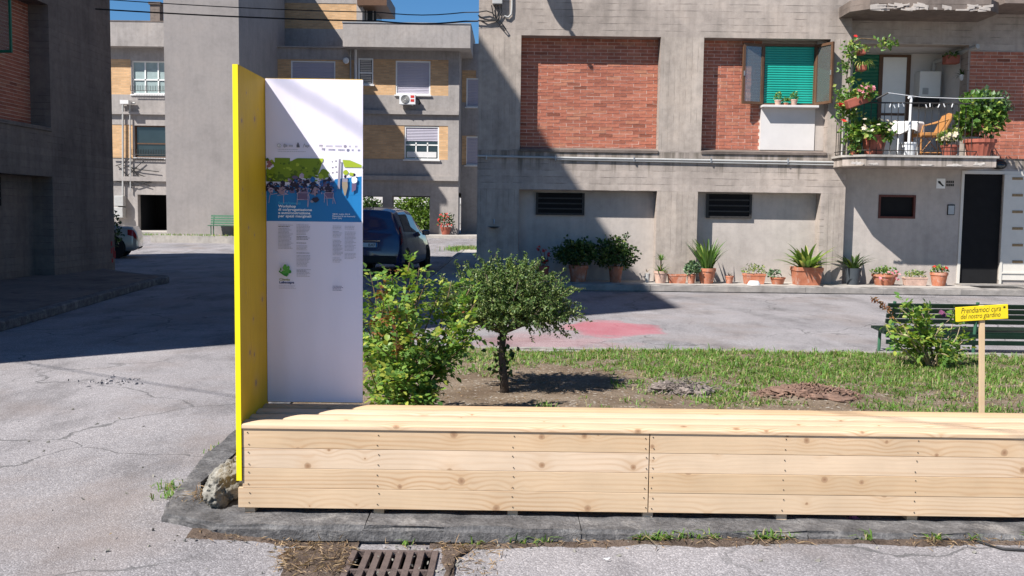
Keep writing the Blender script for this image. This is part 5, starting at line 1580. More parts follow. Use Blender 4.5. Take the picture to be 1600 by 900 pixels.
# trees
for k in range(34):
    x = random.choice([random.uniform(428, 438), random.uniform(436, 462), random.uniform(462, 502), random.uniform(464, 500)])
    y = random.uniform(252, 276) if x > 434 else random.uniform(262, 276)
    pr.blob(x, max(253, y), random.uniform(6, 11), random.uniform(5, 8), 'tree')
pr.poly([(437, 244.3), (459, 244.3), (461, 268), (437, 270)], 'tree'); pr.poly([(470, 244.3), (504, 244.3), (507, 251), (500, 270), (466, 272), (464, 250)], 'tree')
pr.rect(424, 268, 470, 281, 'tree_d', 4, 2)
for k in range(90): pr.blob(random.uniform(427, 502), random.uniform(248, 280), random.uniform(1, 3.4), random.uniform(.8, 2.4), random.choice(['tree_d', 'tree_d', 'tree_d', 'tree_l', 'tree', 'tree']))
pr.blob(509, 269, 8, 7, 'tree'); pr.blob(505, 272, 4, 4, 'tree_l'); pr.blob(542, 265, 4, 4, 'tree_l'); pr.blob(551, 268, 4, 3, 'tree_l')
pr.poly([(537, 246), (548, 246.5), (565.8, 254), (565.8, 257.5), (540, 257.5)], 'tree_l')
pr.poly([(502, 244.3), (509, 244.3), (508, 249), (505, 252)], 'tree_l')
for k in range(6): pr.blob(random.uniform(425, 434), random.uniform(246, 266), 3, 2.5, random.choice(['tree', 'sky', 'frame', 'tree_d']))
# seated crowd
for k in range(60): pr.blob(random.uniform(460, 524), random.uniform(277, 296), random.uniform(2, 5), random.uniform(2.5, 5), random.choice(['dark', 'dark', 'mauve', 'deep']))
for k in range(26): pr.blob(random.uniform(424, 470), random.uniform(282, 295), random.uniform(2, 5), random.uniform(2, 4), 'dark')
for k in range(130): pr.blob(random.uniform(430, 524), random.uniform(276, 300), random.uniform(.5, 1.4), random.uniform(.6, 1.6), random.choice(['skin', 'mauve', 'grey', 'chair', 'dark', 'blue']))
pr.blob(477, 271, 3.2, 4, 'chair'); pr.blob(467, 274, 4, 3, 'mauve')
# near seated figures with chairs
def figure(x, y, s, body, head='dark'):
    pr.blob(x, y + 4 * s, 3.4 * s, 4.6 * s, body, .3, 11); pr.blob(x, y - 2.0 * s, 1.7 * s, 1.9 * s, head, .25, 9)
    for _ in range(8): pr.blob(x + random.gauss(0, 2.2 * s), y + random.gauss(3.5, 2.6) * s, 1.2 * s, 1.0 * s, random.choice(['dark', 'mauve', body, 'grey']), .4, 7)
for (x, y, s, bd) in ((431, 290, 1.0, 'chair'), (447, 289, 1.4, 'skin'), (480, 290, 1.5, 'mauve'), (497, 290, 1.3, 'skin'), (516, 287, 1.3, 'dark'), (470, 287, 1.1, 'dark')): figure(x, y, s, bd)
pr.blob(497, 308, 6, 4, 'dark'); pr.blob(492, 311, 3, 2, 'grey')
def chair_(x, y, s, f=1):
    pr.rect(x - 6.5 * s, y - 5 * s, x + 6.5 * s, y + 4 * s, 'mauve', 1, 1)
    for pts in ([(x - 8 * s, y + 12 * s), (x - 7 * s, y - 6 * s), (x + 8 * s, y - 6 * s), (x + 7 * s, y + 14 * s)], [(x - 8 * s, y + 4 * s), (x + 8 * s, y + 4 * s)]): pr.line(pts, .8, 'chair')
chair_(478, 304, 1.05); chair_(517, 302, .85)
for pts in ([(428, 286), (431, 301), (441, 299)], [(430, 301), (428, 314)], [(452, 293), (450, 304), (450, 314)], [(441, 302), (457, 300)], [(509, 298), (514, 304), (515, 317)], [(524, 304), (527, 314)], [(484, 290), (488, 304), (486, 320)]): pr.line(pts, .75, 'chair')
# lamp post and two people walking
pr.poly([(532, 245), (535, 245), (533.5, 291), (530, 291)], 'grey')
pr.blob(541, 284, 4.5, 8, 'khaki', .1); pr.poly([(537, 288), (545, 288), (542, 301), (540, 301)], 'khaki'); pr.blob(541.5, 272, 2, 2.4, 'dark', .1); pr.rect(537, 275, 545, 280, 'grey', 1, 1)
pr.blob(555, 277, 4.6, 5.5, 'white', .12); pr.poly([(551, 282), (558, 282), (557, 292), (551, 296)], 'mauve'); pr.blob(555, 269, 1.8, 2.2, 'dark', .1)
pr.poly([(424, 318), (566, 318), (566, 342), (424, 342)], 'deep') if False else None
pr.line([(566.2, 244), (566.2, 342)], .6, 'white')
# row of small institutional marks along the top
for (x, y, w) in ((444, 225.5, 3), (452, 225.5, 2.2)): pr.blob(x, y, w, 3, 'faint', .05, 14)
pr.blob(444, 225.5, 2.2, 2.2, 'white', .05, 12); pr.rect(443.4, 223.6, 444.6, 227.4, 'faint', 1, 1)
pr.rect(450.5, 224, 456, 227.4, 'faint', 1, 1); pr.rect(451.2, 224.7, 453.4, 226.7, 'white', 1, 1)
pr.blob(471.5, 225, 2.3, 2.6, 'text', .2); pr.rect(469.4, 225.5, 474, 228, 'text', 1, 1); pr.blob(471.5, 221.8, 1.2, 1.2, 'text', .1)
pr.line([(479, 228), (481, 222), (482.5, 226), (486, 228)], .8, 'faint')
for (x0, x1) in ((458, 464), (482, 487), (503, 508), (513, 517), (518, 522), (527, 530), (531, 536), (540, 544), (547, 550), (556, 559)):
    x = x0
    while x < x1: 
        w = random.uniform(.8, 1.5); pr.rect(x, 224.2, x + w, 227.2, 'faint', 1, 1); x += w + .45
pr.line([(503, 224), (508, 224), (507, 228)], .8, 'text'); pr.blob(541.5, 225.6, 2.2, 2.4, 'grey', .1)
def textlines(x0, x1, y0, n, lead, key, hgt=.75, ragged=.35, bold=()):
    for k in range(n):
        y = y0 + k * lead; x = x0; end = x1 - (x1 - x0) * ragged * random.random()
        while x < end:
            w = random.uniform(1.0, 4.2); pr.rect(x, y, min(x + w, end), y + hgt * (1.25 if k in bold else 1), 'text' if k in bold else key, 1, 1); x += w + .5
textlines(442, 477, 231, 1, 2, 'faint', .6); textlines(442, 492, 234, 1, 2, 'faint', .6)
textlines(442, 464, 347.5, 2, 2.3, 'faint', .8, .4, (1,)); textlines(442, 464.5, 353, 16, 2.05, 'faint')
textlines(469, 490, 347, 8, 2.1, 'faint'); textlines(469, 490, 365, 3, 2.1, 'text', .8); textlines(469, 486, 375, 1, 2, 'text', .9); textlines(469, 490, 379.5, 4, 2.05, 'faint'); textlines(469, 491, 390.5, 1, 2, 'text', .9); textlines(469, 491, 394.5, 9, 2.05, 'faint'); textlines(469, 491, 416.5, 6, 2.05, 'faint', .75, .5, (1,))
textlines(523, 538, 348, 3, 2.2, 'faint', .75, .2); textlines(523, 538, 356.5, 5, 2.1, 'faint'); textlines(523, 538.5, 370, 12, 2.05, 'faint'); textlines(523, 537, 397.5, 4, 2.1, 'faint')
textlines(541, 556, 348, 3, 2.2, 'faint', .75, .2); textlines(541, 558.5, 357, 15, 2.05, 'faint'); textlines(541, 558.5, 390, 5, 2.05, 'faint')
textlines(523, 543, 441.5, 4, 2.1, 'navy', .7, .4); textlines(443, 472, 442, 3, 2, 'faint', .5, .3)
# green emblem
random.seed(3)
for (x, y, r) in ((452, 414, 3.6), (455, 419, 4.2), (450, 421, 3.2), (457, 413.5, 2.2), (459, 420, 2.6), (453, 410.8, 2.2)): pr.blob(x, y, r, r, 'logo2', .35)
pr.poly([(443.5, 418), (447, 421), (451, 424), (456, 422), (458, 424), (455, 428), (451, 426.5), (446, 423), (443, 420.5)], 'logo'); pr.blob(446, 416.5, 1.4, 2.3, 'logo', .3); pr.blob(460, 421, 1.6, 2, 'logo', .3)
pr.b.build('printed_picture', [PR[k] for k in PKEYS], poster, fix=False)

def text_object(body, height, mat, parent, place, name='lettering', bold=0.0, shear=0.0, width=None, align='LEFT'):
    cu = bpy.data.curves.new(name, 'FONT'); cu.body = body; cu.size = 1.0; cu.offset = bold; cu.shear = shear; cu.fill_mode = 'FRONT'; cu.align_x = align; cu.resolution_u = 3
    to = bpy.data.objects.new('tmp_text', cu); COL.objects.link(to)
    bpy.context.view_layer.update()
    me = bpy.data.meshes.new_from_object(to.evaluated_get(bpy.context.evaluated_depsgraph_get()))
    bpy.data.objects.remove(to); bpy.data.curves.remove(cu)
    xs_ = [v.co.x for v in me.vertices]; w0 = max(xs_) - min(xs_); kx = (width / w0) if width else height
    for v in me.vertices: v.co = Vector(place((v.co.x - min(xs_)) * kx, v.co.y * height))
    me.materials.clear(); me.materials.append(mat); me.name = name
    return link(name, me, parent)
sw, sv = 143.5 / pw, 503.0 / (pz1 - pz0)
def ptext(body, px, py, wpx, hpx, key, bold=.02):
    text_object(body, hpx, PR[key], poster, lambda a, h: on(px + a, py - h, .0026), 'printed_text', bold, 0, wpx)
ptext('Sapri/Innesti', 441.5, 315.5, 33, 5.4, 'cyan', .025)
ptext('Workshop', 441.5, 320.5, 26, 5.4, 'white', .03)
ptext('di co/progettazione', 441.5, 325.6, 50, 5.4, 'white', .03)
ptext('e auto/costruzione', 441.5, 330.7, 47.5, 5.4, 'white', .03)
ptext('per spazi marginali', 441.5, 335.6, 49, 5.4, 'white', .03)
ptext('28/31 luglio 2014', 522, 331, 26, 3.1, 'white', .015); ptext('Palazzine di via Kennedy', 522, 334.2, 34, 3.1, 'white', .015); ptext('Sapri (SA)', 522, 337.3, 14, 3.1, 'white', .015)
ptext('Cilento', 442.5, 434.5, 16, 5.0, 'gold', .02); ptext('Labscape', 442.5, 439, 22, 5.0, 'navy', .03)

# ------------------------------------------------------------------ rough stone at the bench end
sc = P(350, 755, 5.02)
rk = rock((sc.x + .015, 5.04, .15), (.095, .26, .10), 2.3, MT['stone'], 'rough_stone', None, 5, .36, 1.0, .18)
tag(rk, 'rough grey stone lump lying on the kerb at the left bench end', 'stone')

# ------------------------------------------------------------------ drain grate set in dirt
gx0, gx1, gy0, gy1 = GRATE
gr = thing('drain_grate', 'rusty cast iron drain grate with slotted bars at the kerb foot', 'drain grate', ((gx0 + gx1) / 2, (gy0 + gy1) / 2, 0))
GT, GB_ = .012, -.02
MT['gully_dark'] = plain('dark_gully', (.03, .026, .022), .9, .4)  # near-black tone for the pit below the bars
m = MB(); fw = .03
rows = 2; cols = 7
m.box(gx0, gx0 + fw, gy0, gy1, GB_, GT); m.box(gx1 - fw, gx1, gy0, gy1, GB_, GT); m.box(gx0 + fw, gx1 - fw, gy1 - .02, gy1, GB_, GT); m.box(gx0 + fw, gx1 - fw, gy0, gy0 + .02, GB_, GT)
m.build('frame', MT['rust'], gr, bevel=.003)
cw = (gx1 - gx0 - 2 * fw) / cols; rh = (gy1 - gy0 - .04) / rows
for r in range(1, rows): MB().box(gx0 + fw, gx1 - fw, gy0 + .02 + r * rh - .009, gy0 + .02 + r * rh + .009, GB_, GT - .001).build('cross_bar', MT['rust'], gr, bevel=.002)
bm_ = {}
for c in range(1, cols):
    MB().box(gx0 + fw + c * cw - .0155, gx0 + fw + c * cw + .0155, gy0 + .021, gy1 - .021, GB_, GT - .0005).build('bar', MT['rust'], gr, bevel=.002)
m = MB(); a0, a1, b0, b1, dp = gx0 + .006, gx1 - .006, gy0 + .006, gy1 - .006, -.45
m.add([(a0, b0, -.001), (a1, b0, -.001), (a1, b1, -.001), (a0, b1, -.001), (a0, b0, dp), (a1, b0, dp), (a1, b1, dp), (a0, b1, dp)], [(4, 5, 6, 7), (0, 1, 5, 4), (1, 2, 6, 5), (2, 3, 7, 6), (3, 0, 4, 7)])
m.build('gully', MT['gully_dark'], gr, fix=False)
# dirt and litter along the kerb
def dirt_mat():
    t = NTree('kerb_dirt')
    c = t.ramp(t.noise(6, 6, .7), [(.3, (.07, .052, .042)), (.55, (.16, .12, .095)), (.8, (.26, .21, .17))])
    c = t.mix(1, c, t.ramp(t.noise(90, 4, .7), [(.3, .5), (.75, 1.4)]), 'MULTIPLY')
    return t.done(t.bsdf(c, .97, t.bump(t.noise(45, 6, .75), 1.0, .02), .08))
MT['dirt'] = dirt_mat()
def patch(name, pts, z, mat, bulge=.012, n=26):
    """irregular thin heap with feathered edge"""
    b = MB(); cx = sum(p[0] for p in pts) / len(pts); cy = sum(p[1] for p in pts) / len(pts)
    rings = 7; N = len(pts)
    b.v.append((cx, cy, z + bulge))
    for r in range(1, rings + 1):
        t = r / rings
        for (x, y) in pts:
            k = t * (1 + (.05 * random.uniform(-1, 1) if r == rings else .02 * random.uniform(-1, 1)))
            zz_ = z + bulge * (1 - t ** 2) + (random.uniform(-.004, .005) if r < rings else -.003)
            b.v.append((cx + (x - cx) * k, cy + (y - cy) * k, max(.0015, zz_) if r < rings else .0008))
    for k in range(N): b.f.append([0, 1 + k, 1 + (k + 1) % N]); b.m.append(0)
    for r in range(rings - 1):
        for k in range(N): b.f.append([1 + r * N + k, 1 + (r + 1) * N + k, 1 + (r + 1) * N + (k + 1) % N, 1 + r * N + (k + 1) % N]); b.m.append(0)
    return kind(b.build(name, mat, None, 'all'), 'stuff')
def outline(pxs):
    g = [G(x, y) for x, y in pxs]; out = []
    for a, c in zip(g, g[1:] + g[:1]):
        for t in (0, .25, .5, .75): q_ = a.lerp(c, t); out.append((q_.x + random.gauss(0, .008), q_.y + random.gauss(0, .008)))
    return out
patch('dirt', outline([(440, 858), (500, 838), (560, 850), (552, 875), (540, 900), (500, 910), (430, 905), (437, 880), (425, 872)]), .003, MT['dirt'], .016)
patch('dirt', outline([(690, 856), (740, 850), (735, 862), (700, 880), (706, 905), (690, 905)]), .003, MT['dirt'], .01)
def strip(name, a, c, w0, z, n=60):
    """ragged band of dirt at the foot of the kerb"""
    b = MB()
    for k in range(n + 1):
        t = k / n; x = a + (c - a) * t; w = w0 * (.35 + 1.9 * abs(mnoise.noise(Vector((x * 1.7, 3.3, 0)))) + .25 * random.random())
        b.v += [(x, KF0 + .03, .014 + street_z(x, KF0)), (x, KF0 - w * .5, .007 + random.uniform(-.002, .003) + street_z(x, KF0 - w * .5)), (x, KF0 - w, -.0015 + street_z(x, KF0 - w))]
    for k in range(n):
        for j in (0, 1): b.f.append([k * 3 + j, k * 3 + j + 1, k * 3 + j + 4, k * 3 + j + 3]); b.m.append(0)
    return kind(b.build(name, MT['dirt'], None, 'all'), 'stuff')
strip('dirt', fxs[0] - .1, gx0 + .02, .06, .003, 60); strip('dirt', gx1 - .05, 5.5, .075, .003, 220)
# straw and weeds
st = []
for _ in range(1500):
    x = random.uniform(-1.9, 4.2); y = KF0 - abs(random.gauss(0, .05)) - .005
    if gx0 < x < gx1 and random.random() < .7: continue
    if mnoise.noise(Vector((x * 2.1, 8, 0))) + .25 > random.random() * .8: st.append((x, y, .014 + random.random() * .012 + street_z(x, y)))
for _ in range(500):
    g = G(random.uniform(430, 545), random.uniform(842, 900)); st.append((g.x, g.y, .016 + random.random() * .01))
for _ in range(160):
    g = G(random.uniform(690, 780), random.uniform(845, 900)); st.append((g.x, g.y, .008 + random.random() * .006))
for (px, py) in ((322, 777), (335, 772), (310, 780)):
    for _ in range(50): g = G(px + random.gauss(0, 12), py + random.gauss(0, 4), .1); st.append((g.x, g.y, .11 + random.random() * .02))
for _ in range(60): g = G(random.uniform(245, 300), random.uniform(760, 800)); st.append((g.x, g.y, .01))
n = len(st); t = rdir(n); t[:, 2] *= .3
kind(link('dry_grass', leaf_mesh('dry_grass', st, rdir(n, 1.5), t, rng.uniform(.015, .07, n), rng.uniform(.0025, .006, n), MT['straw'], .05)), 'stuff')
wt = []
for (px, py, k, s) in ((745, 842, 16, .02), (850, 838, 22, .02), (990, 832, 70, .03), (1030, 832, 45, .02), (1065, 832, 60, .03), (1100, 834, 20, .02), (1170, 834, 60, .03), (1190, 836, 30, .02), (1213, 836, 16, .02), (1330, 836, 20, .02), (1428, 838, 50, .025), (1480, 838, 14, .02), (1575, 842, 16, .02), (815, 838, 30, .03), (265, 775, 60, .04), (258, 790, 40, .03), (340, 708, 35, .03), (352, 700, 40, .025), (1010, 834, 30, .02), (640, 840, 10, .02)):
    g = G(px, py)
    for _ in range(k): wt.append((g.x + random.gauss(0, s), min(KF0 - .003, g.y + random.gauss(0, .012)) if px > 300 and py > 800 else g.y + random.gauss(0, .03), .004 + street_z(g.x, g.y)))
kind(blades([w for w in wt if random.random() < .7], .012, .07, .004, 1.9, 'weeds', MT['grass']), 'stuff')
# grit and small stones
m = MB()
for _ in range(420):
    px, py = random.choice([(random.uniform(430, 760), random.uniform(845, 900)), (random.uniform(260, 1600), random.uniform(838, 862)), (random.uniform(0, 1600), random.uniform(640, 900))]); g = G(px, py)
    if g.y > KF0 - .01 and px > 240: continue
    r = random.uniform(.002, .007); m.obox((g.x, g.y, r * .6 + street_z(g.x, g.y)), Vector(rdir(1)[0]) * r, Vector(rdir(1)[0]) * r, Vector(rdir(1)[0]) * r)
kind(m.build('grit', MT['stone']), 'stuff')
# broken hole in the asphalt
ph = G(178, 597)
m = MB()
for _ in range(80):
    r = random.uniform(.004, .014); m.obox((ph.x + random.gauss(0, .13), ph.y + random.gauss(0, .12), r * .1), Vector(rdir(1)[0]) * r, Vector(rdir(1)[0]) * r, Vector(rdir(1)[0]) * r * .6)
kind(m.build('broken_asphalt', MT['asphalt']), 'stuff')
# single small things on the road
a, c = G(204, 895), G(235, 882); tag(MB().tube([(a.x, a.y, .006), ((a.x + c.x) / 2, (a.y + c.y) / 2 + .01, .008), (c.x, c.y, .006)], [.004, .006, .003], 6).build('twig', MT['cane']), 'short brown twig lying alone on the asphalt', 'twig')
pts = [G(1508, 861), G(1530, 867), G(1553, 874), G(1566, 878), G(1600, 880), G(1640, 884)]
tag(MB().tube([(p.x, p.y, .008 + street_z(p.x, p.y)) for p in pts], .006, 7).build('cable_piece', MT['cable'], smooth='all'), 'loose black cable end on the asphalt at lower right', 'cable')
g = G(1333, 838); o = flowers('fallen_flower', [(g.x, g.y, .07), (g.x + .01, g.y, .08), (g.x - .01, g.y, .075)], .03, MT['flower_mauve'], None, 7); tag(o, 'purple fallen blossom lying by the kerb', 'flower')
for px, py, lab in ((1271, 853, 'crumpled pale blue and white litter scrap near the kerb'), (948, 886, 'tiny torn white paper scrap alone on the road')):
    g = G(px, py); m = MB(); pts = [(g.x + random.uniform(-.03, .03), g.y + random.uniform(-.02, .02), random.uniform(.004, .02) + street_z(g.x, g.y)) for _ in range(5)]
    m.add(pts, [(0, 1, 2), (1, 2, 3), (2, 3, 4)]); tag(m.build('litter_scrap', MT['plastic_white']), lab, 'litter')

# ------------------------------------------------------------------ green bench, back turned to us
GBY = 11.05
gb_ = thing('park_bench', 'dark green slatted park bench standing beyond the grass, back turned', 'bench', (5.2, GBY, 0))
gs = GBY / 1500
x0, x1 = P(1415, 500, GBY).x, P(1415, 500, GBY).x + 2.2
zt, z_seat = P(1500, 473, GBY).z, P(1380, 513, GBY + .45).z
zbk = P(1500, 500, GBY).z
X0s = P(1362, 512, GBY + .45).x
for k in range(4):          # backrest slats, slightly raked
    zc = zt - .04 - k * .062
    MB().obox(((X0s + x1) / 2 + .0, GBY - .02 + .018 * k, zc), ((x1 - X0s) / 2 - .0, 0, 0), (0, .014, .004), (0, -.006, .0235)).build('back_slat', MT['bench_green'], gb_, bevel=.004)
for k in range(5):          # seat slats
    MB().box(X0s, x1, GBY + .06 + k * .088, GBY + .06 + k * .088 + .07, z_seat - .016 + .004 * k, z_seat + .016 + .004 * k).build('seat_slat', MT['bench_green'], gb_, bevel=.004)
for k in range(2):
    MB().box(X0s + .02, x1, GBY + .03, GBY + .055, z_seat - .06 - k * .075, z_seat - .008 - k * .075).build('apron_slat', MT['bench_green'], gb_, bevel=.004)
for lx_ in (X0s + .09, X0s + 1.05, X0s + 2.0):
    MB().tube([(lx_, GBY + .43, 0), (lx_, GBY + .42, z_seat - .017)], .02, 8).build('leg', MT['bench_leg'], gb_, smooth=True)
    MB().tube([(lx_, GBY + .06, 0), (lx_, GBY + .06, z_seat - .09), (lx_, GBY + .055, z_seat - .018), (lx_, GBY + .012, zt + .005)], .02, 8).build('leg', MT['bench_leg'], gb_, smooth=True)
    MB().tube([(lx_, GBY + .09, z_seat - .035), (lx_, GBY + .42, z_seat - .035)], .014, 6).build('bracket', MT['bench_leg'], gb_)
# ------------------------------------------------------------------ hand painted yellow sign
SY = 6.05
sg = thing('garden_sign', 'small yellow hand-lettered sign on a wooden stake behind the bench', 'sign', tuple(P(1537, 634, SY)))
zs0 = gz(P(1537, 634, SY).x, SY) - .05
a, c = P(1534, 477, SY), P(1538.5, 634, SY)
m = MB(); dirv = (Vector((c.x, SY, zs0)) - Vector((a.x, SY, a.z))); mid_ = Vector((a.x, SY, a.z)) + dirv * .5
m.obox(mid_, (.0155, 0, 0), (0, .01, 0), dirv * .5)
m.build('stake', MT['pine_stake'], sg, bevel=.001)
tl, tr_, bl, br_ = (P(*p, SY - .012) for p in ((1493, 480), (1574, 475.5), (1494, 503), (1574, 497)))
ctr = (tl + tr_ + bl + br_) / 4; ax = ((tr_ + br_) - (tl + bl)) / 4; az = ((tl + tr_) - (bl + br_)) / 4; az -= ax * (az.dot(ax) / ax.length_squared)
m = MB(); m.obox(ctr, ax, (0, .009, 0), az); sp2 = m.build('board', MT['sign_yellow'], sg, bevel=.001)
def sgn_place(u0, v0):
    return lambda a_, h: tuple(ctr + ax.normalized() * (-ax.length + u0 + a_) + az.normalized() * (-az.length + v0 + h) + Vector((0, -.0098, 0)))
su = 2 * ax.length
sv_ = 2 * az.length
text_object('Prendiamoci cura', .052, MT['ink'], sp2, sgn_place(su * .09, sv_ * .56), 'lettering', -.004, .30, su * .77)
text_object('del nostro giardino', .046, MT['ink'], sp2, sgn_place(su * .08, sv_ * .17), 'lettering', -.004, .30, su * .77)
st_ = MB()
for k in range(3):
    an = k * math.pi / 3; cpt = ctr + ax.normalized() * (ax.length * .86) + az.normalized() * (az.length * .62) + Vector((0, -.0098, 0)); d = ax.normalized() * math.cos(an) + az.normalized() * math.sin(an); e_ = ax.normalized() * -math.sin(an) + az.normalized() * math.cos(an)
    st_.quad(cpt - d * .009 - e_ * .0018, cpt + d * .009 - e_ * .0018, cpt + d * .009 + e_ * .0018, cpt - d * .009 + e_ * .0018)
st_.build('painted_star', MT['ink'], sp2, fix=False)
# ------------------------------------------------------------------ potted plants
random.seed(77)
def pot_round(px0, px1, py0, py1, Y, mat, parent, flute=0, n=20, rim=True, z=None):
    """tapered round pot between the given columns, standing at py1"""
    c = P((px0 + px1) / 2, py1, Y); s = Y / 1500; r = (px1 - px0) * s / 2; h = (py1 - py0) * s
    zb = c.z if z is None else z
    prof = [(r * .70, 0), (r * .74, h * .1), (r * .93, h * .80)]
    prof += [(r * 1.0, h * .80), (r * 1.0, h), (r * .88, h), (r * .86, h * .86)] if rim else [(r, h), (r * .9, h), (r * .88, h * .88)]
    m = MB(); m.lathe(prof, (c.x, Y, zb), n, 0, flute)
    o = m.build('pot', mat, parent, smooth=True)
    MB().lathe([(0.001, h * .865), (r * .86, h * .87)], (c.x, Y, zb), n, caps=False).build('soil', MT['soil_dark'], parent, fix=False)
    return Vector((c.x, Y, zb + h)), r, h
def pot_rect(px0, px1, py0, py1, Y, mat, parent, depth=.2, taper=.86, z=None):
    c = P((px0 + px1) / 2, py1, Y); s = Y / 1500; w = (px1 - px0) * s; h = (py1 - py0) * s; zb = c.z if z is None else z
    m = MB(); m.box(c.x - w * .48, c.x + w * .48, Y - depth * .47, Y + depth * .47, zb, zb + h * .82, 0, taper)
    t = .02
    for (a0, a1, b0, b1) in ((-w / 2, w / 2, -depth / 2, -depth / 2 + t), (-w / 2, w / 2, depth / 2 - t, depth / 2), (-w / 2, -w / 2 + t, -depth / 2 + t, depth / 2 - t), (w / 2 - t, w / 2, -depth / 2 + t, depth / 2 - t)):
        m.box(c.x + a0, c.x + a1, Y + b0, Y + b1, zb + h * .80, zb + h)
    m.build('pot', mat, parent, bevel=.004)
    MB().box(c.x - w / 2 + t, c.x + w / 2 - t, Y - depth / 2 + t, Y + depth / 2 - t, zb + h * .82, zb + h * .86).build('soil', MT['soil_dark'], parent)
    return Vector((c.x, Y, zb + h)), w, h
PV = PAVE_Z
GPOT = 'potted plants along the building wall'
def pt(label, px, Y, name='potted_plant', group=GPOT, z=PV):
    return thing(name, label, 'potted plant', (P(px, 440, Y).x, Y, z), group)
YP1 = YF - .28
S1 = YP1 / 1500
# two big dark bushes
t = pt('potted plant with small red flowers in the dark recess, leftmost at the wall', 848, YP1)
top, r, h = pot_round(838, 858, 414, 438, YP1, MT['terracotta_red'], t, z=PV)
m = MB(); tips = []
for (px, py) in ((842, 388), (850, 392), (856, 398), (852, 408)):
    e = P(px, py, YP1 - .02); m.tube([top - Vector((0, 0, .05)), top.lerp(e, .6) + Vector((.03, 0, 0)), e], .008, 5); tips += [e + Vector(rdir(1)[0]) * .04 for _ in range(7)]
m.build('stems', MT['cane'], t); flowers('flowers', tips, .03, MT['flower_red'], t, 5); bush('foliage', tuple(top + Vector((0, 0, .08))), (.12, .1, .1), 40, .07, .05, MT['leaf_dark'], t)
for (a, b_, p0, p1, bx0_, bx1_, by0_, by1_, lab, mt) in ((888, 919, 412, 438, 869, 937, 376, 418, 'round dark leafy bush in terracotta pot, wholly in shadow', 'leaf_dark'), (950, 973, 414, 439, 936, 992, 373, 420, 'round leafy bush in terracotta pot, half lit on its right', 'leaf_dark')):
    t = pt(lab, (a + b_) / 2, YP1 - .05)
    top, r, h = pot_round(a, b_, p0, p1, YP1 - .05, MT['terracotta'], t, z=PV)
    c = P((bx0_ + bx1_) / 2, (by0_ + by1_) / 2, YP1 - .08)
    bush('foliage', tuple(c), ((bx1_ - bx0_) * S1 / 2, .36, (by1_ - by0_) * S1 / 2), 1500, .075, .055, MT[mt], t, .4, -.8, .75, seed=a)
    m = MB()
    for k in range(7): m.tube([top - Vector((0, 0, .06)), c + Vector((random.uniform(-.25, .25), random.uniform(-.15, .15), 0))], .008, 5)
    m.build('stems', MT['cane'], t)
t = pt('tiny grey tin pot beside the half-lit bush', 1011, YP1); pot_round(1007, 1016, 424, 438, YP1, MT['pipe_grey'], t, rim=False, z=PV); straps('leaves', tuple(P(1011, 425, YP1)), 5, .12, .012, .6, MT['cane_dry'], t, .02)
t = pt('spiky aloe in a white-stained terracotta pot', 1032, YP1 - .12); top, r, h = pot_round(1021, 1043, 422, 441, YP1 - .12, MT['terracotta_pale'], t, z=PV)
straps('leaves', tuple(top - Vector((0, 0, .03))), 34, .24, .03, 1.2, MT['leaf_mid'], t, .08, .5)
straps('tall_rosette', tuple(top + Vector((.0, 0, .22))), 28, .2, .024, 1.2, MT['leaf_mid'], t, .02, .3); MB().tube([top - Vector((0, 0, .05)), top + Vector((0, 0, .26))], .015, 6).build('stem', MT['cane'], t)
t = thing('planter_trough', 'empty oblong terracotta trough between aloe and small succulent', 'planter', (P(1057, 440, YP1 - .1).x, YP1 - .1, PV), GPOT); pot_rect(1043, 1072, 428, 442, YP1 - .1, MT['terracotta'], t, .2, .88, z=PV)
t = pt('small terracotta pot with bushy pale green succulent', 1080, YP1 - .14); top, r, h = pot_round(1073, 1087, 427, 442, YP1 - .14, MT['terracotta'], t, z=PV); bush('foliage', tuple(top + Vector((.02, 0, .12))), (.16, .14, .13), 260, .07, .06, MT['leaf_blue'], t, .4, -.7)
t = pt('tall sword-leaved plant in a wide terracotta pot by the pillar', 1104, YP1 - .05); top, r, h = pot_round(1090, 1118, 417, 441, YP1 - .05, MT['terracotta'], t, z=PV); straps('leaves', tuple(top - Vector((0, 0, .04))), 60, .74, .055, .45, MT['leaf_mid'], t, .12, .3, 6)
t = pt('tiny pot with dry sprout, alone beside the sword-leaved plant', 1139, YP1 + .05); top, r, h = pot_round(1133, 1146, 426, 438, YP1 + .05, MT['terracotta'], t, z=PV); straps('leaves', tuple(top - Vector((0, 0, .02))), 8, .16, .014, .8, MT['cane_dry'], t, .03)
t = pt('oblong terracotta planter with sparse shoots behind the white bowl', 1178, YP1); top, w, h = pot_rect(1161, 1195, 422, 438, YP1, MT['terracotta'], t, .22, .88, z=PV); bush('foliage', tuple(top + Vector((0, 0, .07))), (.24, .1, .13), 200, .05, .025, MT['leaf_var'], t, .1, -.4, .5)
t = thing('feeding_bowl', 'upturned white bowl on the pavement before a planter', 'bowl', (P(1178, 441, YP1 - .3).x, YP1 - .3, PV)); c = P(1178, 441, YP1 - .3); MB().lathe([(.135, 0), (.13, .02), (.10, .075), (.085, .085), (.001, .085)], (c.x, YP1 - .3, PV), 20).build('bowl', MT['plastic_white'], t, smooth=True)
t = pt('low wide terracotta bowl with a green-leaved seedling', 1213, YP1 - .02); top, r, h = pot_round(1203, 1227, 430, 441, YP1 - .02, MT['terracotta'], t, z=PV); bush('foliage', tuple(top + Vector((-.07, 0, .07))), (.11, .09, .09), 70, .07, .05, MT['leaf_blue'], t)
t = pt('large square terracotta planter with broad yellow-green leaves', 1259, YP1 - .08); top, w, h = pot_rect(1238, 1281, 416, 444, YP1 - .08, MT['terracotta'], t, .46, .84, z=PV); straps('leaves', tuple(top - Vector((0, 0, .06))), 70, .66, .11, .85, MT['leaf_var'], t, .17, .45, 6)
YP2 = YR - .35
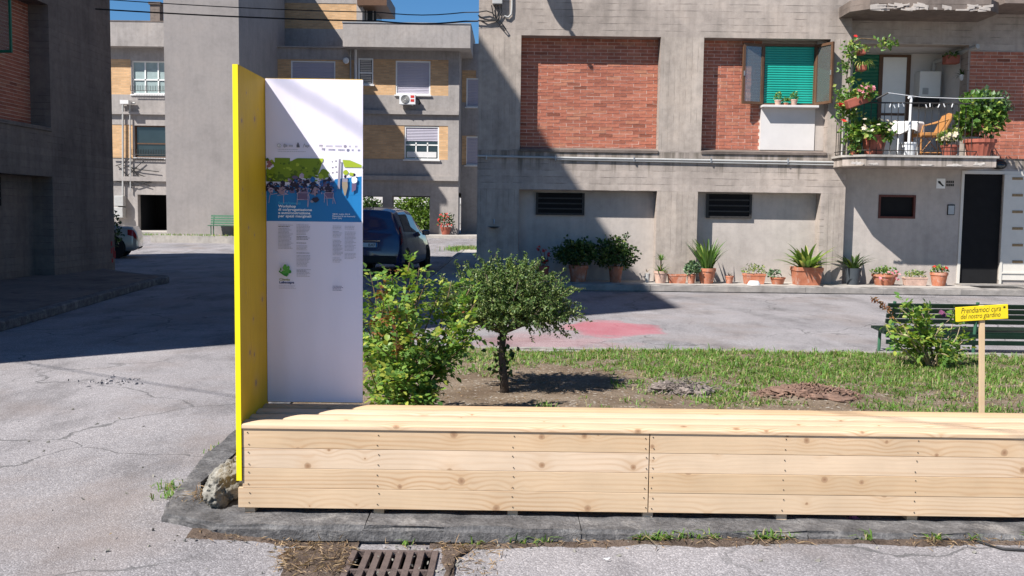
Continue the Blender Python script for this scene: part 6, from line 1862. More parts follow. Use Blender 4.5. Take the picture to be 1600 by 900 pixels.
t = pt('strap-leaved plant in a dark grey plastic pot beside the pillar corner', 1332, YP2); top, r, h = pot_round(1319, 1345, 417, 443, YP2, MT['plastic_dark'], t, rim=False, z=PV); straps('leaves', tuple(top - Vector((0, 0, .05))), 38, .56, .055, .8, MT['leaf_dark'], t, .1, .5, 6)
t = pt('terracotta bowl trailing pink flowers, left of the pale trough', 1381, YP2); top, r, h = pot_round(1362, 1401, 426, 443, YP2, MT['terracotta'], t, z=PV); bush('foliage', tuple(top + Vector((0, 0, .05))), (.28, .18, .1), 160, .06, .045, MT['leaf_mid'], t, .2, -.4); flowers('flowers', [top + Vector((random.uniform(-.2, .26), random.uniform(-.25, -.12), random.uniform(-.14, .08))) for _ in range(12)], .04, MT['flower_pink'], t)
t = pt('pale pink oblong trough with low shoots', 1429, YP2); top, w, h = pot_rect(1411, 1447, 430, 443, YP2, MT['terracotta_pale'], t, .2, .9, z=PV); bush('foliage', tuple(top + Vector((0, 0, .05))), (.22, .1, .09), 150, .055, .03, MT['leaf_var'], t, .1, -.4)
t = pt('terracotta pot of red geranium nearest the dark doorway', 1466, YP2); top, r, h = pot_round(1453, 1480, 423, 444, YP2, MT['terracotta'], t, z=PV); bush('foliage', tuple(top + Vector((0, 0, .05))), (.17, .15, .08), 110, .055, .045, MT['leaf_mid'], t, .2, -.4); flowers('flowers', [top + Vector(v) for v in ((-.17, -.1, .1), (-.14, -.08, .12), (.1, -.1, .1), (.13, -.05, .09), (.03, -.12, .08))], .045, MT['flower_red'], t)
# three pots on the window sill
zs_ = zw0 - .022
for (a, b_, p0, px, lab, mt, pm) in ((1210, 1221, 154, 1215, 'little herb pot on the window sill, leftmost of three', 'leaf_mid', 'terracotta_pale'), (1224, 1232, 158, 1228, 'lowest little terracotta pot in the middle of the window sill', 'leaf_var', 'terracotta'), (1235, 1246, 153, 1240, 'little herb pot on the window sill beside the right casement', 'leaf_mid', 'terracotta_pale')):
    Yq = YF + .13; t = thing('potted_plant', lab, 'potted plant', (P(px, 160, Yq).x, Yq, zs_), 'pots on the window sill'); s = Yq / 1500
    top, r, h = pot_round(a, b_, p0, 162, Yq, MT[pm], t, z=zs_, n=14); bush('foliage', tuple(top + Vector((0, 0, .06))), (.08, .06, .1 if mt == 'leaf_mid' else .03), 120, .04, .025, MT[mt], t, .2, -.5)

# ------------------------------------------------------------------ balcony plants and furniture
GB2 = 'plants on the balcony'
def bp(label, px, Y, z=FLOOR, name='potted_plant'): return thing(name, label, 'potted plant', (P(px, 240, Y).x, Y, z), GB2)
YQ = YB + .22
t = bp('hydrangea in a fluted terracotta tub at the left of the balcony', 1364, YQ); top, r, h = pot_round(1346, 1384, 211, 241, YQ, MT['terracotta_red'], t, .06, 32, z=FLOOR)
c = P(1362, 207, YQ - .05); bush('foliage', tuple(c), (.42, .28, .22), 420, .13, .095, MT['leaf_mid'], t, .4, -.6, .3); flowers('flowers', [c + Vector((random.uniform(-.4, .42), -.2 + random.uniform(-.1, .1), random.uniform(-.02, .25))) for _ in range(26)], .045, MT['flower_white'], t, 6)
t = bp('small red tub in the left corner of the balcony', 1336, YQ + .3); top, r, h = pot_round(1327, 1344, 222, 241, YQ + .3, MT['terracotta_red'], t, z=FLOOR); bush('foliage', tuple(top + Vector((0, -.05, .12))), (.2, .16, .18), 160, .08, .06, MT['leaf_mid'], t)
t = bp('fluted terracotta tub with tall leafy bush at the right of the balcony', 1530, YQ); top, r, h = pot_round(1506, 1554, 216, 242, YQ, MT['terracotta_red'], t, .06, 36, z=FLOOR)
c = P(1532, 180, YQ - .0); bush('foliage', tuple(c), (.46, .34, .45), 900, .12, .09, MT['leaf_mid'], t, .35, -.9, .45, seed=4)
c2 = P(1545, 165, YQ); bush('upper_foliage', tuple(c2), (.38, .3, .28), 420, .11, .085, MT['leaf_blue'], t, .35, -.8, .45, seed=8)
t = thing('white_stool', 'white stool carrying a planter at the right of the balcony', 'stool', (P(1515, 240, YQ + .3).x, YQ + .3, FLOOR))
c = P(1508, 214, YQ + .32); zst = c.z
MB().box(c.x - .2, c.x + .28, YQ + .2, YQ + .5, zst - .03, zst).build('top', MT['plastic_white'], t, bevel=.008)
for (dx, dy) in ((-.18, .22), (.26, .22), (-.18, .48), (.26, .48)): MB().box(c.x + dx - .018, c.x + dx + .018, YQ + dy - .018, YQ + dy + .018, FLOOR, zst - .031).build('leg', MT['plastic_white'], t)
t = bp('oblong terracotta planter with green mound on the white stool', 1513, YQ + .33, zst); top, w, h = pot_rect(1497, 1528, 198, 213, YQ + .33, MT['terracotta'], t, .26, .88, z=zst); bush('foliage', tuple(top + Vector((0, 0, .12))), (.3, .18, .18), 300, .08, .05, MT['leaf_dark'], t, .3, -.5)
t = bp('red pot of cream-leaved plant beside the wicker chair', 1483, YQ); top, r, h = pot_round(1470, 1497, 224, 241, YQ, MT['terracotta_red'], t, z=FLOOR); bush('foliage', tuple(P(1484, 216, YQ)), (.2, .18, .15), 120, .11, .09, MT['leaf_var'], t, .3, -.5); flowers('flowers', [P(1484 + random.uniform(-10, 10), 213 + random.uniform(-4, 6), YQ - .16) for _ in range(16)], .06, MT['flower_white'], t)
# plants hung along the left post and rail
def hang(label, box, fol, mt, n, Yh, fl=None, tilt=0, ls=.09):
    a, b_, p0, p1 = box; c = P((a + b_) / 2, (p0 + p1) / 2, Yh); s = Yh / 1500
    t = thing('hanging_planter', label, 'potted plant', tuple(c), GB2)
    w, h = (b_ - a) * s, (p1 - p0) * s; m = MB()
    m.obox(c, (w / 2 * math.cos(tilt), 0, w / 2 * math.sin(tilt)), (0, .1, 0), (-h / 2 * math.sin(tilt), 0, h / 2 * math.cos(tilt))); m.build('pot', MT['terracotta_red'], t, bevel=.02)
    f0, f1, g0, g1 = fol; cc = P((f0 + f1) / 2, (g0 + g1) / 2, Yh - .05)
    if mt == 'spider': straps('foliage', tuple(P((f0 + f1) / 2, p0, Yh)), n, .34, .02, 1.2, MT['leaf_var'], t, .08, 1.3, 6)
    else: bush('foliage', tuple(cc), ((f1 - f0) * s / 2, .18, (g1 - g0) * s / 2), n, ls, ls * .7, MT[mt], t, .3, -.8, .4)
    if fl: flowers('flowers', [P(random.uniform(f0, f1), random.uniform(g0, g0 + (g1 - g0) * .6), Yh - .2) for _ in range(18)], .04, MT[fl], t)
    m = MB(); m.tube([c + Vector((0, .08, 0)), c + Vector((-.05, .25, .12))], .01, 5); m.build('bracket', MT['iron'], t)
    return t
hang('spider plant in a small hanging pot high on the balcony post', (1339, 1352, 102, 111), (1332, 1365, 90, 110), 'spider', 46, YB + .25)
hang('little hanging pot with light green sprigs at the top of the balcony', (1340, 1351, 78, 86), (1338, 1358, 72, 82), 'leaf_var', 60, YB + .25, None, 0, .06)
hang('tilted terracotta flower box with pink blooms on the balcony rail', (1322, 1358, 151, 165), (1336, 1367, 134, 156), 'leaf_mid', 200, YB - .08, 'flower_pink', .35)
hang('terracotta bowl hung from the loggia ceiling', (1475, 1497, 87, 100), (1475, 1497, 84, 90), 'leaf_dark', 30, YR + .3)
vine = thing('climbing_vine', 'green climber with red blooms growing up the balcony corner', 'vine', (P(1330, 240, YB + .3).x, YB + .3, FLOOR), GB2)
m = MB(); vp = [P(x, y, YB + .32) for x, y in ((1333, 238), (1330, 200), (1334, 160), (1323, 120), (1327, 90), (1330, 68), (1345, 60), (1370, 62), (1395, 66))]
m.tube(vp, .012, 6); m.build('stem', MT['cane'], vine)
pp_ = []
for (px, py, k, sp) in ((1330, 70, 50, 5), (1324, 85, 50, 6), (1320, 105, 40, 5), (1322, 150, 130, 8), (1318, 165, 120, 8), (1326, 180, 90, 8), (1335, 190, 60, 8), (1328, 205, 60, 7), (1333, 230, 60, 7), (1380, 68, 36, 6), (1394, 68, 30, 4), (1330, 125, 40, 4)):
    for _ in range(k): pp_.append(tuple(P(px + random.gauss(0, sp), py + random.gauss(0, sp * .9), YB + .2 + random.gauss(0, .08))))
n = len(pp_); link('foliage', leaf_mesh('foliage', pp_, rdir(n, .3) + np.array([0, -.6, 0]), rdir(n), rng.uniform(.06, .11, n), rng.uniform(.04, .075, n), MT['leaf_mid']), vine)
flowers('flowers', [P(x + random.uniform(-4, 4), y + random.uniform(-3, 3), YB + .05) for x, y in ((1313, 160), (1316, 163), (1311, 165), (1338, 58), (1322, 190))], .06, MT['flower_red'], vine)
t = thing('hanging_planter', 'white wall pot with dark spiky plant on the loggia cheek', 'potted plant', tuple(P(1505, 148, YR + .2)), GB2); c = P(1506, 122, YR + .25)
MB().lathe([(.04, 0), (.09, .12), (.08, .12)], (c.x - .03, YR + .25, c.z - .05), 14).build('pot', MT['plastic_white'], t); straps('foliage', (c.x - .06, YR + .22, c.z + .04), 26, .22, .03, 1.4, MT['leaf_dark'], t, .03, .5)
# boiler with flue
bo = thing('wall_boiler', 'white wall-hung gas boiler with flue pipe in the loggia', 'boiler', tuple(P(1450, 150, YL)))
x0, x1, z0, z1 = P(1437, 130, YL - .32).x, P(1470, 130, YL - .32).x, P(1450, 151, YL - .32).z, P(1450, 111, YL - .32).z
MB().box(x0, x1, YL - .32, YL, z0, z1).build('casing', MT['boiler'], bo, bevel=.012)
MB().box(x0 - .0, x1, YL - .30, YL, P(1450, 165, YL - .3).z, z0 - .003).build('pipe_shroud', MT['black'], bo)
MB().box(x0 + .07, x0 + .2, YL - .328, YL - .3205, z0 + .05, z0 + .19).build('control_panel', MT['pipe_grey'], bo)
m = MB(); xm = x1 - .1; m.tube([(xm, YL - .16, z1 - .01), (xm, YL - .16, z1 + .16), (xm + .02, YL - .16, z1 + .22), (xm + .12, YL - .4, z1 + .26), (xm + .35, YR - .2, z1 + .36)], .05, 10); m.build('flue', MT['pipe_grey'], bo, smooth=True)
# wicker chair
cx = P(1452, 240, YQ + .35).x; cy = YQ + .42
wc = thing('wicker_chair', 'orange cane armchair standing on the balcony', 'chair', (cx, cy, FLOOR))
zseat = P(1450, 211, cy).z; zback = P(1475, 182, cy).z; ss = cy / 1500
MB().obox((cx - .02, cy, zseat), (.24, 0, .0), (0, .24, 0), (0, 0, .035)).build('seat', MT['wicker'], wc, bevel=.015)
MB().obox((cx + .30, cy, (zseat + zback) / 2 + .03), (.03, 0, -.012), (0, .24, 0), (.09, 0, (zback - zseat) / 2)).build('backrest', MT['wicker'], wc, bevel=.02)
MB().tube([(cx + .38, cy - .2, zback), (cx + .40, cy, zback + .04), (cx + .38, cy + .2, zback)], .035, 8).build('top_rail', MT['wicker'], wc, smooth=True)
for sgy in (-1, 1):
    MB().tube([(cx - .24, cy + sgy * .22, FLOOR), (cx - .25, cy + sgy * .22, zseat + .02), (cx - .22, cy + sgy * .23, zseat + .17), (cx, cy + sgy * .23, zseat + .21), (cx + .34, cy + sgy * .22, zseat + .32)], .018, 6).build('arm', MT['wicker'], wc, smooth=True)
    MB().tube([(cx + .34, cy + sgy * .22, FLOOR), (cx + .25, cy + sgy * .22, zseat)], .018, 6).build('leg', MT['wicker'], wc)
    MB().tube([(cx - .24, cy + sgy * .22, FLOOR + .08), (cx + .33, cy + sgy * .22, FLOOR + .08)], .012, 6).build('stretcher', MT['wicker'], wc)
    MB().tube([(cx - .24, cy + sgy * .221, FLOOR + .08), (cx + .04, cy + sgy * .221, zseat - .02), (cx + .33, cy + sgy * .221, FLOOR + .08)], .01, 6).build('brace', MT['wicker'], wc)
# table with lace cloth, bucket, post, line
tx_ = P(1412, 240, cy + .25).x; ty_ = cy + .28; tz_ = P(1415, 192, ty_).z
tb = thing('balcony_table', 'small white table on the balcony under a lace cloth', 'table', (tx_, ty_, FLOOR))
MB().lathe([(.36, 0), (.37, .012), (.36, .025), (.001, .025)], (tx_, ty_, tz_ - .03), 24).build('top', MT['plastic_white'], tb)
for k in range(4): MB().tube([(tx_ + .3 * math.cos(k * 1.57 + .8), ty_ + .3 * math.sin(k * 1.57 + .8), FLOOR), (tx_ + .25 * math.cos(k * 1.57 + .8), ty_ + .25 * math.sin(k * 1.57 + .8), tz_ - .03)], .018, 6).build('leg', MT['plastic_white'], tb)
b = MB(); N = 40
for r, (rad, z) in enumerate(((.001, .004), (.2, .004), (.375, .003), (.385, -.05), (.39, -.16))):
    for k in range(N):
        an = 2 * math.pi * k / N; fl_ = (1 + .05 * math.sin(an * 9) * (r > 2)); b.v.append((tx_ + rad * fl_ * math.cos(an), ty_ + rad * fl_ * math.sin(an), tz_ + z - (.05 * (1 + math.sin(an * 5)) if r == 4 else 0)))
for r in range(4):
    for k in range(N): b.f.append([r * N + k, r * N + (k + 1) % N, (r + 1) * N + (k + 1) % N, (r + 1) * N + k]); b.m.append(0)
tag(b.build('tablecloth', MT['cloth'], None, 'all', fix=False), 'white lace cloth hanging over the balcony table', 'tablecloth')
bc = P(1420, 240, YQ + .02); bk = thing('bucket', 'white plastic bucket holding a pole on the balcony', 'bucket', (bc.x, YQ + .05, FLOOR)); MB().lathe([(.13, 0), (.16, .24), (.175, .24), (.175, .27), (.15, .27), (.12, .03), (.001, .03)], (bc.x, YQ + .05, FLOOR), 18).build('tub', MT['plastic_white'], bk, smooth=True)
pz_ = P(1420, 152, YQ).z; po = tag(MB().tube([(bc.x, YQ + .05, FLOOR + .03), (bc.x + .01, YQ + .05, pz_ - .05), (bc.x + .0, YQ + .05, pz_), (bc.x - .05, YQ + .04, pz_)], .028, 8).build('pole', MT['plastic_white'], smooth=True), 'white pole standing upright in the bucket', 'pole')
cl = tag(MB().tube([P(1387, 145, YB - .1), P(1440, 152, YB - .12), P(1500, 154, YB - .12), P(1568, 153, YB - .1)], .006, 5).build('clothes_line', MT['plastic_white']), 'white clothes line stretched in front of the balcony', 'line')
ar = tag(MB().tube([P(1363, 158, YB + .03), P(1388, 145, YB - .1)], .018, 6).build('line_arm', MT['iron']), 'dark iron arm holding the clothes line at the rail', 'bracket')
pgm = MB().box(-.006, .006, -.012, .012, -.045, .03).mesh('clothes_peg', MT['plastic_white'])
for k, px in enumerate((1391, 1397, 1404, 1411, 1447, 1453, 1467, 1475, 1488)):
    o = link('clothes_peg', pgm); o.location = P(px, 163 + random.uniform(0, 3), YB + .005); o.rotation_euler = (0, random.uniform(-.5, .5), 0); tag(o, 'small white clothes peg clipped along the balcony rail', 'peg', 'pegs on the balcony rail')

# ------------------------------------------------------------------ small fixtures on the facade
pl = thing('wall_plaque', 'square white plaque with black mark beside the entrance', 'plaque', tuple(P(1469, 286, YR)))
x0, x1, z0, z1 = P(1463, 286, YR).x, P(1476.5, 286, YR).x, P(1469, 294.5, YR).z, P(1469, 279, YR).z
po_ = MB().box(x0, x1, YR - .012, YR - .001, z0, z1).build('plate', MT['white_gloss'], pl)
xm, zm = (x0 + x1) / 2, (z0 + z1) / 2
m = MB(); m.prism([(xm - .07, zm + .05), (xm - .02, zm + .055), (xm + .02, zm + .0), (xm + .075, zm - .055), (xm + .04, zm - .06), (xm - .01, zm - .02), (xm - .055, zm + .01)], YR - .0135, YR - .0125); m.build('mark', MT['ink'], po_)
hn = thing('house_number', 'dark two-line lettering painted beside the white plaque', 'number', tuple(P(1484, 287, YR)))
m = MB(); random.seed(9)
for row, (ya_, yb2) in enumerate(((282.5, 286), (287.5, 291))):
    for k in range(4):
        xa = 1478.5 + k * 3.2; A, B_ = P(xa, yb2, YR), P(xa + 2.3, ya_, YR); m.box(A.x, B_.x, YR - .006, YR - .001, A.z, B_.z)
m.build('characters', MT['ink'], hn)
ic = thing('intercom', 'small door intercom panel on the wall by the entrance', 'intercom', tuple(P(1485, 328, YR)))
x0, x1, z0, z1 = P(1480.5, 328, YR).x, P(1490.5, 328, YR).x, P(1485, 336, YR).z, P(1485, 319.5, YR).z
MB().box(x0 - .01, x1 + .01, YR - .02, YR - .001, z0, z1).build('case', MT['black'], ic, bevel=.004); MB().box(x0 + .005, x1 - .005, YR - .026, YR - .0205, z0 + .015, z1 - .025).build('face_plate', MT['metal_grey'], ic)
bl_ = thing('bulkhead_lamp', 'oval black bulkhead lamp above the entrance door', 'lamp', tuple(P(1563, 257, YR)))
c = P(1563, 257, YR - .1)
m = MB(); m.lathe([(.001, .0), (.15, .0), (.17, .05), (.12, .12), (.001, .14)], (0, 0, 0), 20); o = m.build('housing', MT['black'], bl_, smooth=True); o.location = (c.x, YR - .002, c.z); o.rotation_euler = (math.pi / 2, 0, 0); o.scale = (1, .62, 1)
m = MB(); m.lathe([(.10, .085), (.09, .13), (.05, .155), (.001, .16)], (0, 0, 0), 18, caps=False); o = m.build('glass', MT['glass_dark'], bl_, smooth=True); o.location = (c.x, YR - .002, c.z - .02); o.rotation_euler = (math.pi / 2, 0, 0); o.scale = (1, .5, 1)
mt_ = tag(MB().box(d0 + .05, d1 + .15, YR - .9, YR - .4, PV + .001, PV + .012).build('door_mat', MT['black'], bevel=.003), 'dark flat mat on the pavement before the entrance', 'mat')
# water tap stain plate on the corner and red hose
tp_ = thing('wall_tap', 'small metal tap shelf fixed on the shaded corner pillar', 'tap', tuple(P(772, 352, YF)))
c = P(772, 353, YF); MB().lathe([(.02, 0), (.13, .035), (.12, .04)], (c.x, YF - .12, c.z - .05), 16).build('cup', MT['plastic_dark'], tp_); MB().tube([(c.x, YF, c.z + .13), (c.x, YF - .08, c.z + .13), (c.x, YF - .1, c.z + .04)], .016, 6).build('spout', MT['metal_grey'], tp_)
# satellite dish high on the corner (only its shadow is seen from here)
dc = Vector((-.15, YF - .75, 7.55)); ds = thing('satellite_dish', 'satellite dish on a wall arm above the corner brick panel', 'dish', (dc.x, YF, 7.3))
m = MB(); m.lathe([(.001, 0), (.2, .02), (.36, .07), (.40, .09), (.39, .095), (.34, .075), (.18, .03), (.001, .012)], (0, 0, 0), 28); o = m.build('reflector', MT['plastic_white'], ds, smooth=True); o.location = dc; o.rotation_euler = (math.radians(58), 0, math.radians(28))
m = MB(); m.tube([(dc.x, YF, 7.2), (dc.x, YF - .5, 7.2), (dc.x, YF - .68, 7.5)], .025, 8); m.build('arm', MT['metal_grey'], ds)
m = MB(); m.tube([dc + Vector((0, .05, -.35)), dc + Vector((-.1, -.45, -.1))], .012, 6); m.obox(dc + Vector((-.1, -.47, -.09)), (.03, 0, 0), (0, .05, 0), (0, 0, .03)); m.build('receiver', MT['pipe_grey'], ds)

# ------------------------------------------------------------------ air conditioner, far bench, far planter
ac = thing('air_conditioner', 'white air conditioner unit hung below the upper shuttered window', 'air conditioner', tuple(P(636, 160, YB2)))
x0, x1, z0, z1 = P(624, 155, YB2 - .4).x, P(649, 155, YB2 - .4).x, P(636, 163, YB2 - .4).z, P(636, 147, YB2 - .4).z
MB().box(x0, x1, YB2 - .4, YB2 - .1, z0, z1).build('case', MT['plastic_white'], ac, bevel=.01)
cc = Vector((x0 + (x1 - x0) * .36, YB2 - .402, (z0 + z1) / 2))
m = MB(); m.lathe([(.20, 0), (.2, .01), (.001, .012)], (0, 0, 0), 20); o = m.build('fan_grille', MT['pipe_grey'], ac); o.location = cc; o.rotation_euler = (math.pi / 2, 0, 0)
m = MB()
for r_ in (.07, .13, .185): m.tube([(cc.x + r_ * math.cos(a), cc.y - .018, cc.z + r_ * math.sin(a)) for a in [k * math.pi / 8 for k in range(17)]], .008, 4)
m.build('grille_rings', MT['black'], ac)
for k in (0, 1): MB().box(x0 + (x1 - x0) * .70, x0 + (x1 - x0) * .93, YB2 - .405, YB2 - .4005, z0 + .12 + k * .18, z0 + .24 + k * .18).build('red_label', MT['flower_red'], ac)
for s in (.2, .8): MB().box(x0 + (x1 - x0) * s - .02, x0 + (x1 - x0) * s + .02, YB2 - .4, YB2, z0 - .05, z0 - .002).build('bracket', MT['metal_grey'], ac)
MB().tube([(x1, YB2 - .2, z0 + .3), (x1 + .15, YB2 - .15, z0 + .25), (x1 + .2, YB2 - .06, z0 + .1), (x1 + .12, YB2, z0 + .05)], .03, 6).build('hose', MT['black'], ac)
FBY = YT - .45; zp = Z0
bpz = zg(FBY); 
fbn = thing('park_bench', 'distant green slatted bench against the tower foot', 'bench', (P(345, 370, FBY).x, FBY, Z0))
x0, x1 = P(328, 360, FBY).x, P(328, 360, FBY).x + 1.7
for k in range(4): MB().obox(((x0 + x1) / 2, FBY + .12 + .02 * k, Z0 + .50 + k * .1), ((x1 - x0) / 2, 0, 0), (0, .012, 0), (0, .01, .035)).build('back_slat', MT['bench_leg'], fbn)
for k in range(4): MB().box(x0, x1, FBY - .3 + k * .1, FBY - .22 + k * .1, Z0 + .40, Z0 + .43).build('seat_slat', MT['bench_leg'], fbn)
for xx in (x0 + .12, x1 - .12):
    MB().tube([(xx, FBY - .25, Z0), (xx, FBY - .25, Z0 + .4)], .02, 6).build('leg', MT['bench_leg'], fbn); MB().tube([(xx, FBY + .08, Z0), (xx, FBY + .09, Z0 + .4), (xx, FBY + .2, Z0 + .84)], .02, 6).build('leg', MT['bench_leg'], fbn)
t = thing('potted_plant', 'red pot of red flowers at the foot of the portico pillar', 'potted plant', (P(695, 363, YB2 - .5).x, YB2 - .5, Z0)); top, r, h = pot_round(688, 705, 352, 364, YB2 - .5, MT['terracotta_red'], t, z=Z0)
c = top + Vector((0, 0, .28)); bush('foliage', tuple(c), (.36, .3, .36), 220, .12, .07, MT['leaf_dark'], t); flowers('flowers', [c + Vector((random.uniform(-.35, .35), -.3, random.uniform(-.25, .38))) for _ in range(34)], .05, MT['flower_red'], t, 5)
gwd = []
for _ in range(900):
    g = G(random.gauss(728, 12), 392, 0); y_ = random.gauss(36.9, .5); gwd.append((random.gauss(-1.8, .35), y_, zg(y_)))
kind(blades(gwd, .06, .2, .012, .9, 'weeds', MT['grass']), 'stuff')
gwd = [(random.uniform(tx0 - 1, tx1 + .5), YT - .9 + random.gauss(0, .06), Z0 - .01) for _ in range(400)]; kind(blades(gwd, .04, .14, .01, .9, 'weeds', MT['grass']), 'stuff')

# ivy at the left corner, red spray-paint letters on the shaded corner
lv = thing('corner_shrub', 'dark leafy shrub at the corner of the shaded block before the silver car', 'shrub', (LX - .15, LY1 + .35, .13)); c = P(186, 362, LY1 + .4); bush('foliage', (c.x - .1, LY1 + .4, c.z), (.13, .15, .5), 110, .10, .07, MT['leaf_dark'], lv, .2, -.9, .4); MB().tube([(c.x - .15, LY1 + .4, .13), (c.x - .1, LY1 + .4, c.z)], .02, 6).build('stem', MT['bark'], lv)
MT['spray_red'] = plain('red_spray_paint', (.30, .03, .03), .8, .3)
gf = thing('graffiti', 'small red spray-painted marks low on the shaded corner', 'graffiti', (LX + .01, 23.9, .3)); m = MB()
for (px, y0_, y1_) in ((173, 377, 384), (176, 386, 402), (173, 388, 396), (178, 392, 404), (174, 404, 410)):
    Yg = sy(px); A, B_ = P(px, y1_, Yg), P(px, y0_, Yg); m.box(LX + .001, LX + .004, Yg - .03, Yg + .05, A.z, B_.z)
m.build('marks', MT['spray_red'], gf)
gf2 = thing('graffiti', 'faint red and blue spray marks on the shaded recess jamb', 'graffiti', tuple(P(812, 375, YF + .3))); m = MB(); A, B_ = P(811, 392, YF + .2), P(816, 362, YF + .2); m.box(r1[0] + .001, r1[0] + .004, YF + .05, YF + .28, A.z, B_.z); m.build('marks', MT['spray_red'], gf2)

# ------------------------------------------------------------------ overhead cables
for (pa, pb2, pc_, lab) in (((150, -2), (470, 16), (747, 19), 'upper thin black cable spanning between the two buildings'), ((150, 14), (470, 30), (747, 33), 'lower thick black cable spanning between the two buildings')):
    A = P(*pa, 22.6); A.x = LX + .02; C_ = P(*pc_, YF - .06); B_ = P(*pb2, 21.6); pts = []
    for k in range(25):
        t = k / 24; pts.append(A * ((1 - t) * (1 - 2 * t)) + B_ * (4 * t * (1 - t)) + C_ * (t * (2 * t - 1)))
    for k in range(18, 23): pts[k] = pts[k] - Vector((0, 0, .05 * math.sin((k - 17) / 6 * math.pi)))
    tag(MB().tube(pts, .011 if 'thin' in lab else .017, 6).build('overhead_cable', MT['cable']), lab, 'cable', 'cables over the street')

# a third cable crosses behind the camera; its faint shadow lies over the road and the bench
up = thing('utility_pole', 'plain grey utility pole behind the viewpoint carrying one cable', 'pole', (7.0, -4.55, 0))
MB().tube([(7.0, -4.55, 0), (7.0, -4.55, 8.2)], [.13, .09], 12).build('shaft', MT['pipe_grey'], up, smooth=True)
pts = [Vector((-11.85, 6.0, 8.05)).lerp(Vector((7.0, -4.55, 7.95)), k / 30) - Vector((0, 0, .35 * math.sin(math.pi * k / 30))) for k in range(31)]
tag(MB().tube(pts, .011, 6).build('overhead_cable', MT['cable']), 'bundled cable running overhead behind the viewpoint to a pole', 'cable', 'cables over the street')
# ------------------------------------------------------------------ cars
def catmull(pts, n):
    out = []
    P_ = [np.array(p, float) for p in pts]
    for i in range(len(P_) - 1):
        p0, p1, p2, p3 = P_[max(i - 1, 0)], P_[i], P_[i + 1], P_[min(i + 2, len(P_) - 1)]
        for k in range(n):
            t = k / n; out.append(.5 * ((2 * p1) + (-p0 + p2) * t + (2 * p0 - 5 * p1 + 4 * p2 - p3) * t * t + (-p0 + 3 * p1 - 3 * p2 + p3) * t ** 3))
    out.append(P_[-1]); return np.array(out)
class Car:
    """body lofted from stations (y, z_sill, z_belt, z_top, half width low, belt, top)"""
    def __init__(self, st):
        self.st = np.array(st, float)
    def station(self, y):
        s = self.st; r = [y]
        for c in range(1, 7): r.append(np.interp(y, s[:, 0], s[:, c]))
        return r
    def pt(self, y, v, off=0.0):
        """v 0..1 from sill up the side (0-.5) over the shoulder and roof to the centre line (1)"""
        _, zs, zb, zt, wl, wb, wt = self.station(y)
        zm = zs + (zb - zs) * .45
        ctrl = np.array([(wl * .93, zs), (wl, zs + .10 * (zb - zs)), (max(wl, wb) * 1.0 + .004, zm), (wb, zb), (wt + (wb - wt) * .10, zb + (zt - zb) * .82), (wt * .82, zt - (zt - zb) * .04 * (1 if zt - zb > .2 else .3)), (wt * .45, zt + .01), (0, zt + .02)])
        tt = np.array([0, .08, .28, .5, .76, .86, .93, 1.0])
        # smooth interpolation
        i = min(6, max(0, int(np.searchsorted(tt, v, 'right') - 1))); t = (v - tt[i]) / (tt[i + 1] - tt[i])
        a = ctrl[max(i - 1, 0)]; b_ = ctrl[i]; c = ctrl[i + 1]; d = ctrl[min(i + 2, 7)]
        m1 = (c - a) * .5 if i > 0 else (c - b_); m2 = (d - b_) * .5 if i < 6 else (c - b_)
        h = (2 * t ** 3 - 3 * t * t + 1) * b_ + (t ** 3 - 2 * t * t + t) * m1 + (-2 * t ** 3 + 3 * t * t) * c + (t ** 3 - t * t) * m2
        return np.array([h[0], y, h[1]])
    def nrm(self, y, v):
        e = .01; a = self.pt(y + e, v) - self.pt(y - e, v); b_ = self.pt(y, min(1, v + e)) - self.pt(y, max(0, v - e)); n = np.cross(b_, a); n /= np.linalg.norm(n) + 1e-9
        if n[0] < -.2: n = -n
        return n
    def body(self, ny=60, nv=26):
        y0, y1 = self.st[0, 0], self.st[-1, 0]; b = MB()
        ysq = sorted(set(list(np.linspace(y0, y1, ny)) + list(self.st[:, 0]))); vs = np.linspace(0, 1, nv)
        for sgx in (1, -1):
            o = len(b.v)
            for y in ysq:
                for v in vs: p = self.pt(y, v); b.v.append((p[0] * sgx, p[1], p[2]))
            for j in range(len(ysq) - 1):
                for i in range(nv - 1): b.f.append([o + j * nv + i, o + j * nv + i + 1, o + (j + 1) * nv + i + 1, o + (j + 1) * nv + i]); b.m.append(0)
            for jj in (0, len(ysq) - 1):
                ring = [o + jj * nv + i for i in range(nv)]; zc = sum(b.v[i][2] for i in ring) / nv
                b.v.append((0, b.v[ring[0]][1], b.v[ring[0]][2])); b.f.append(ring + [len(b.v) - 1]); b.m.append(0)
        return b
    def patch(self, corners, off=.006, n=10, mirror=True, sides=(1, -1)):
        """patch bounded by (y, v) corners: lower rear, lower front, upper front, upper rear"""
        b = MB(); c = np.array(corners, float)
        for sgx in sides:
            o = len(b.v)
            for j in range(n + 1):
                for i in range(n + 1):
                    u, w = i / n, j / n; q_ = (1 - w) * ((1 - u) * c[0] + u * c[1]) + w * ((1 - u) * c[3] + u * c[2]); p = self.pt(q_[0], q_[1]) + self.nrm(q_[0], q_[1]) * off
                    b.v.append((p[0] * sgx, p[1], p[2]))
            for j in range(n):
                for i in range(n): k = o + j * (n + 1) + i; b.f.append([k, k + 1, k + n + 2, k + n + 1]); b.m.append(0)
        return b
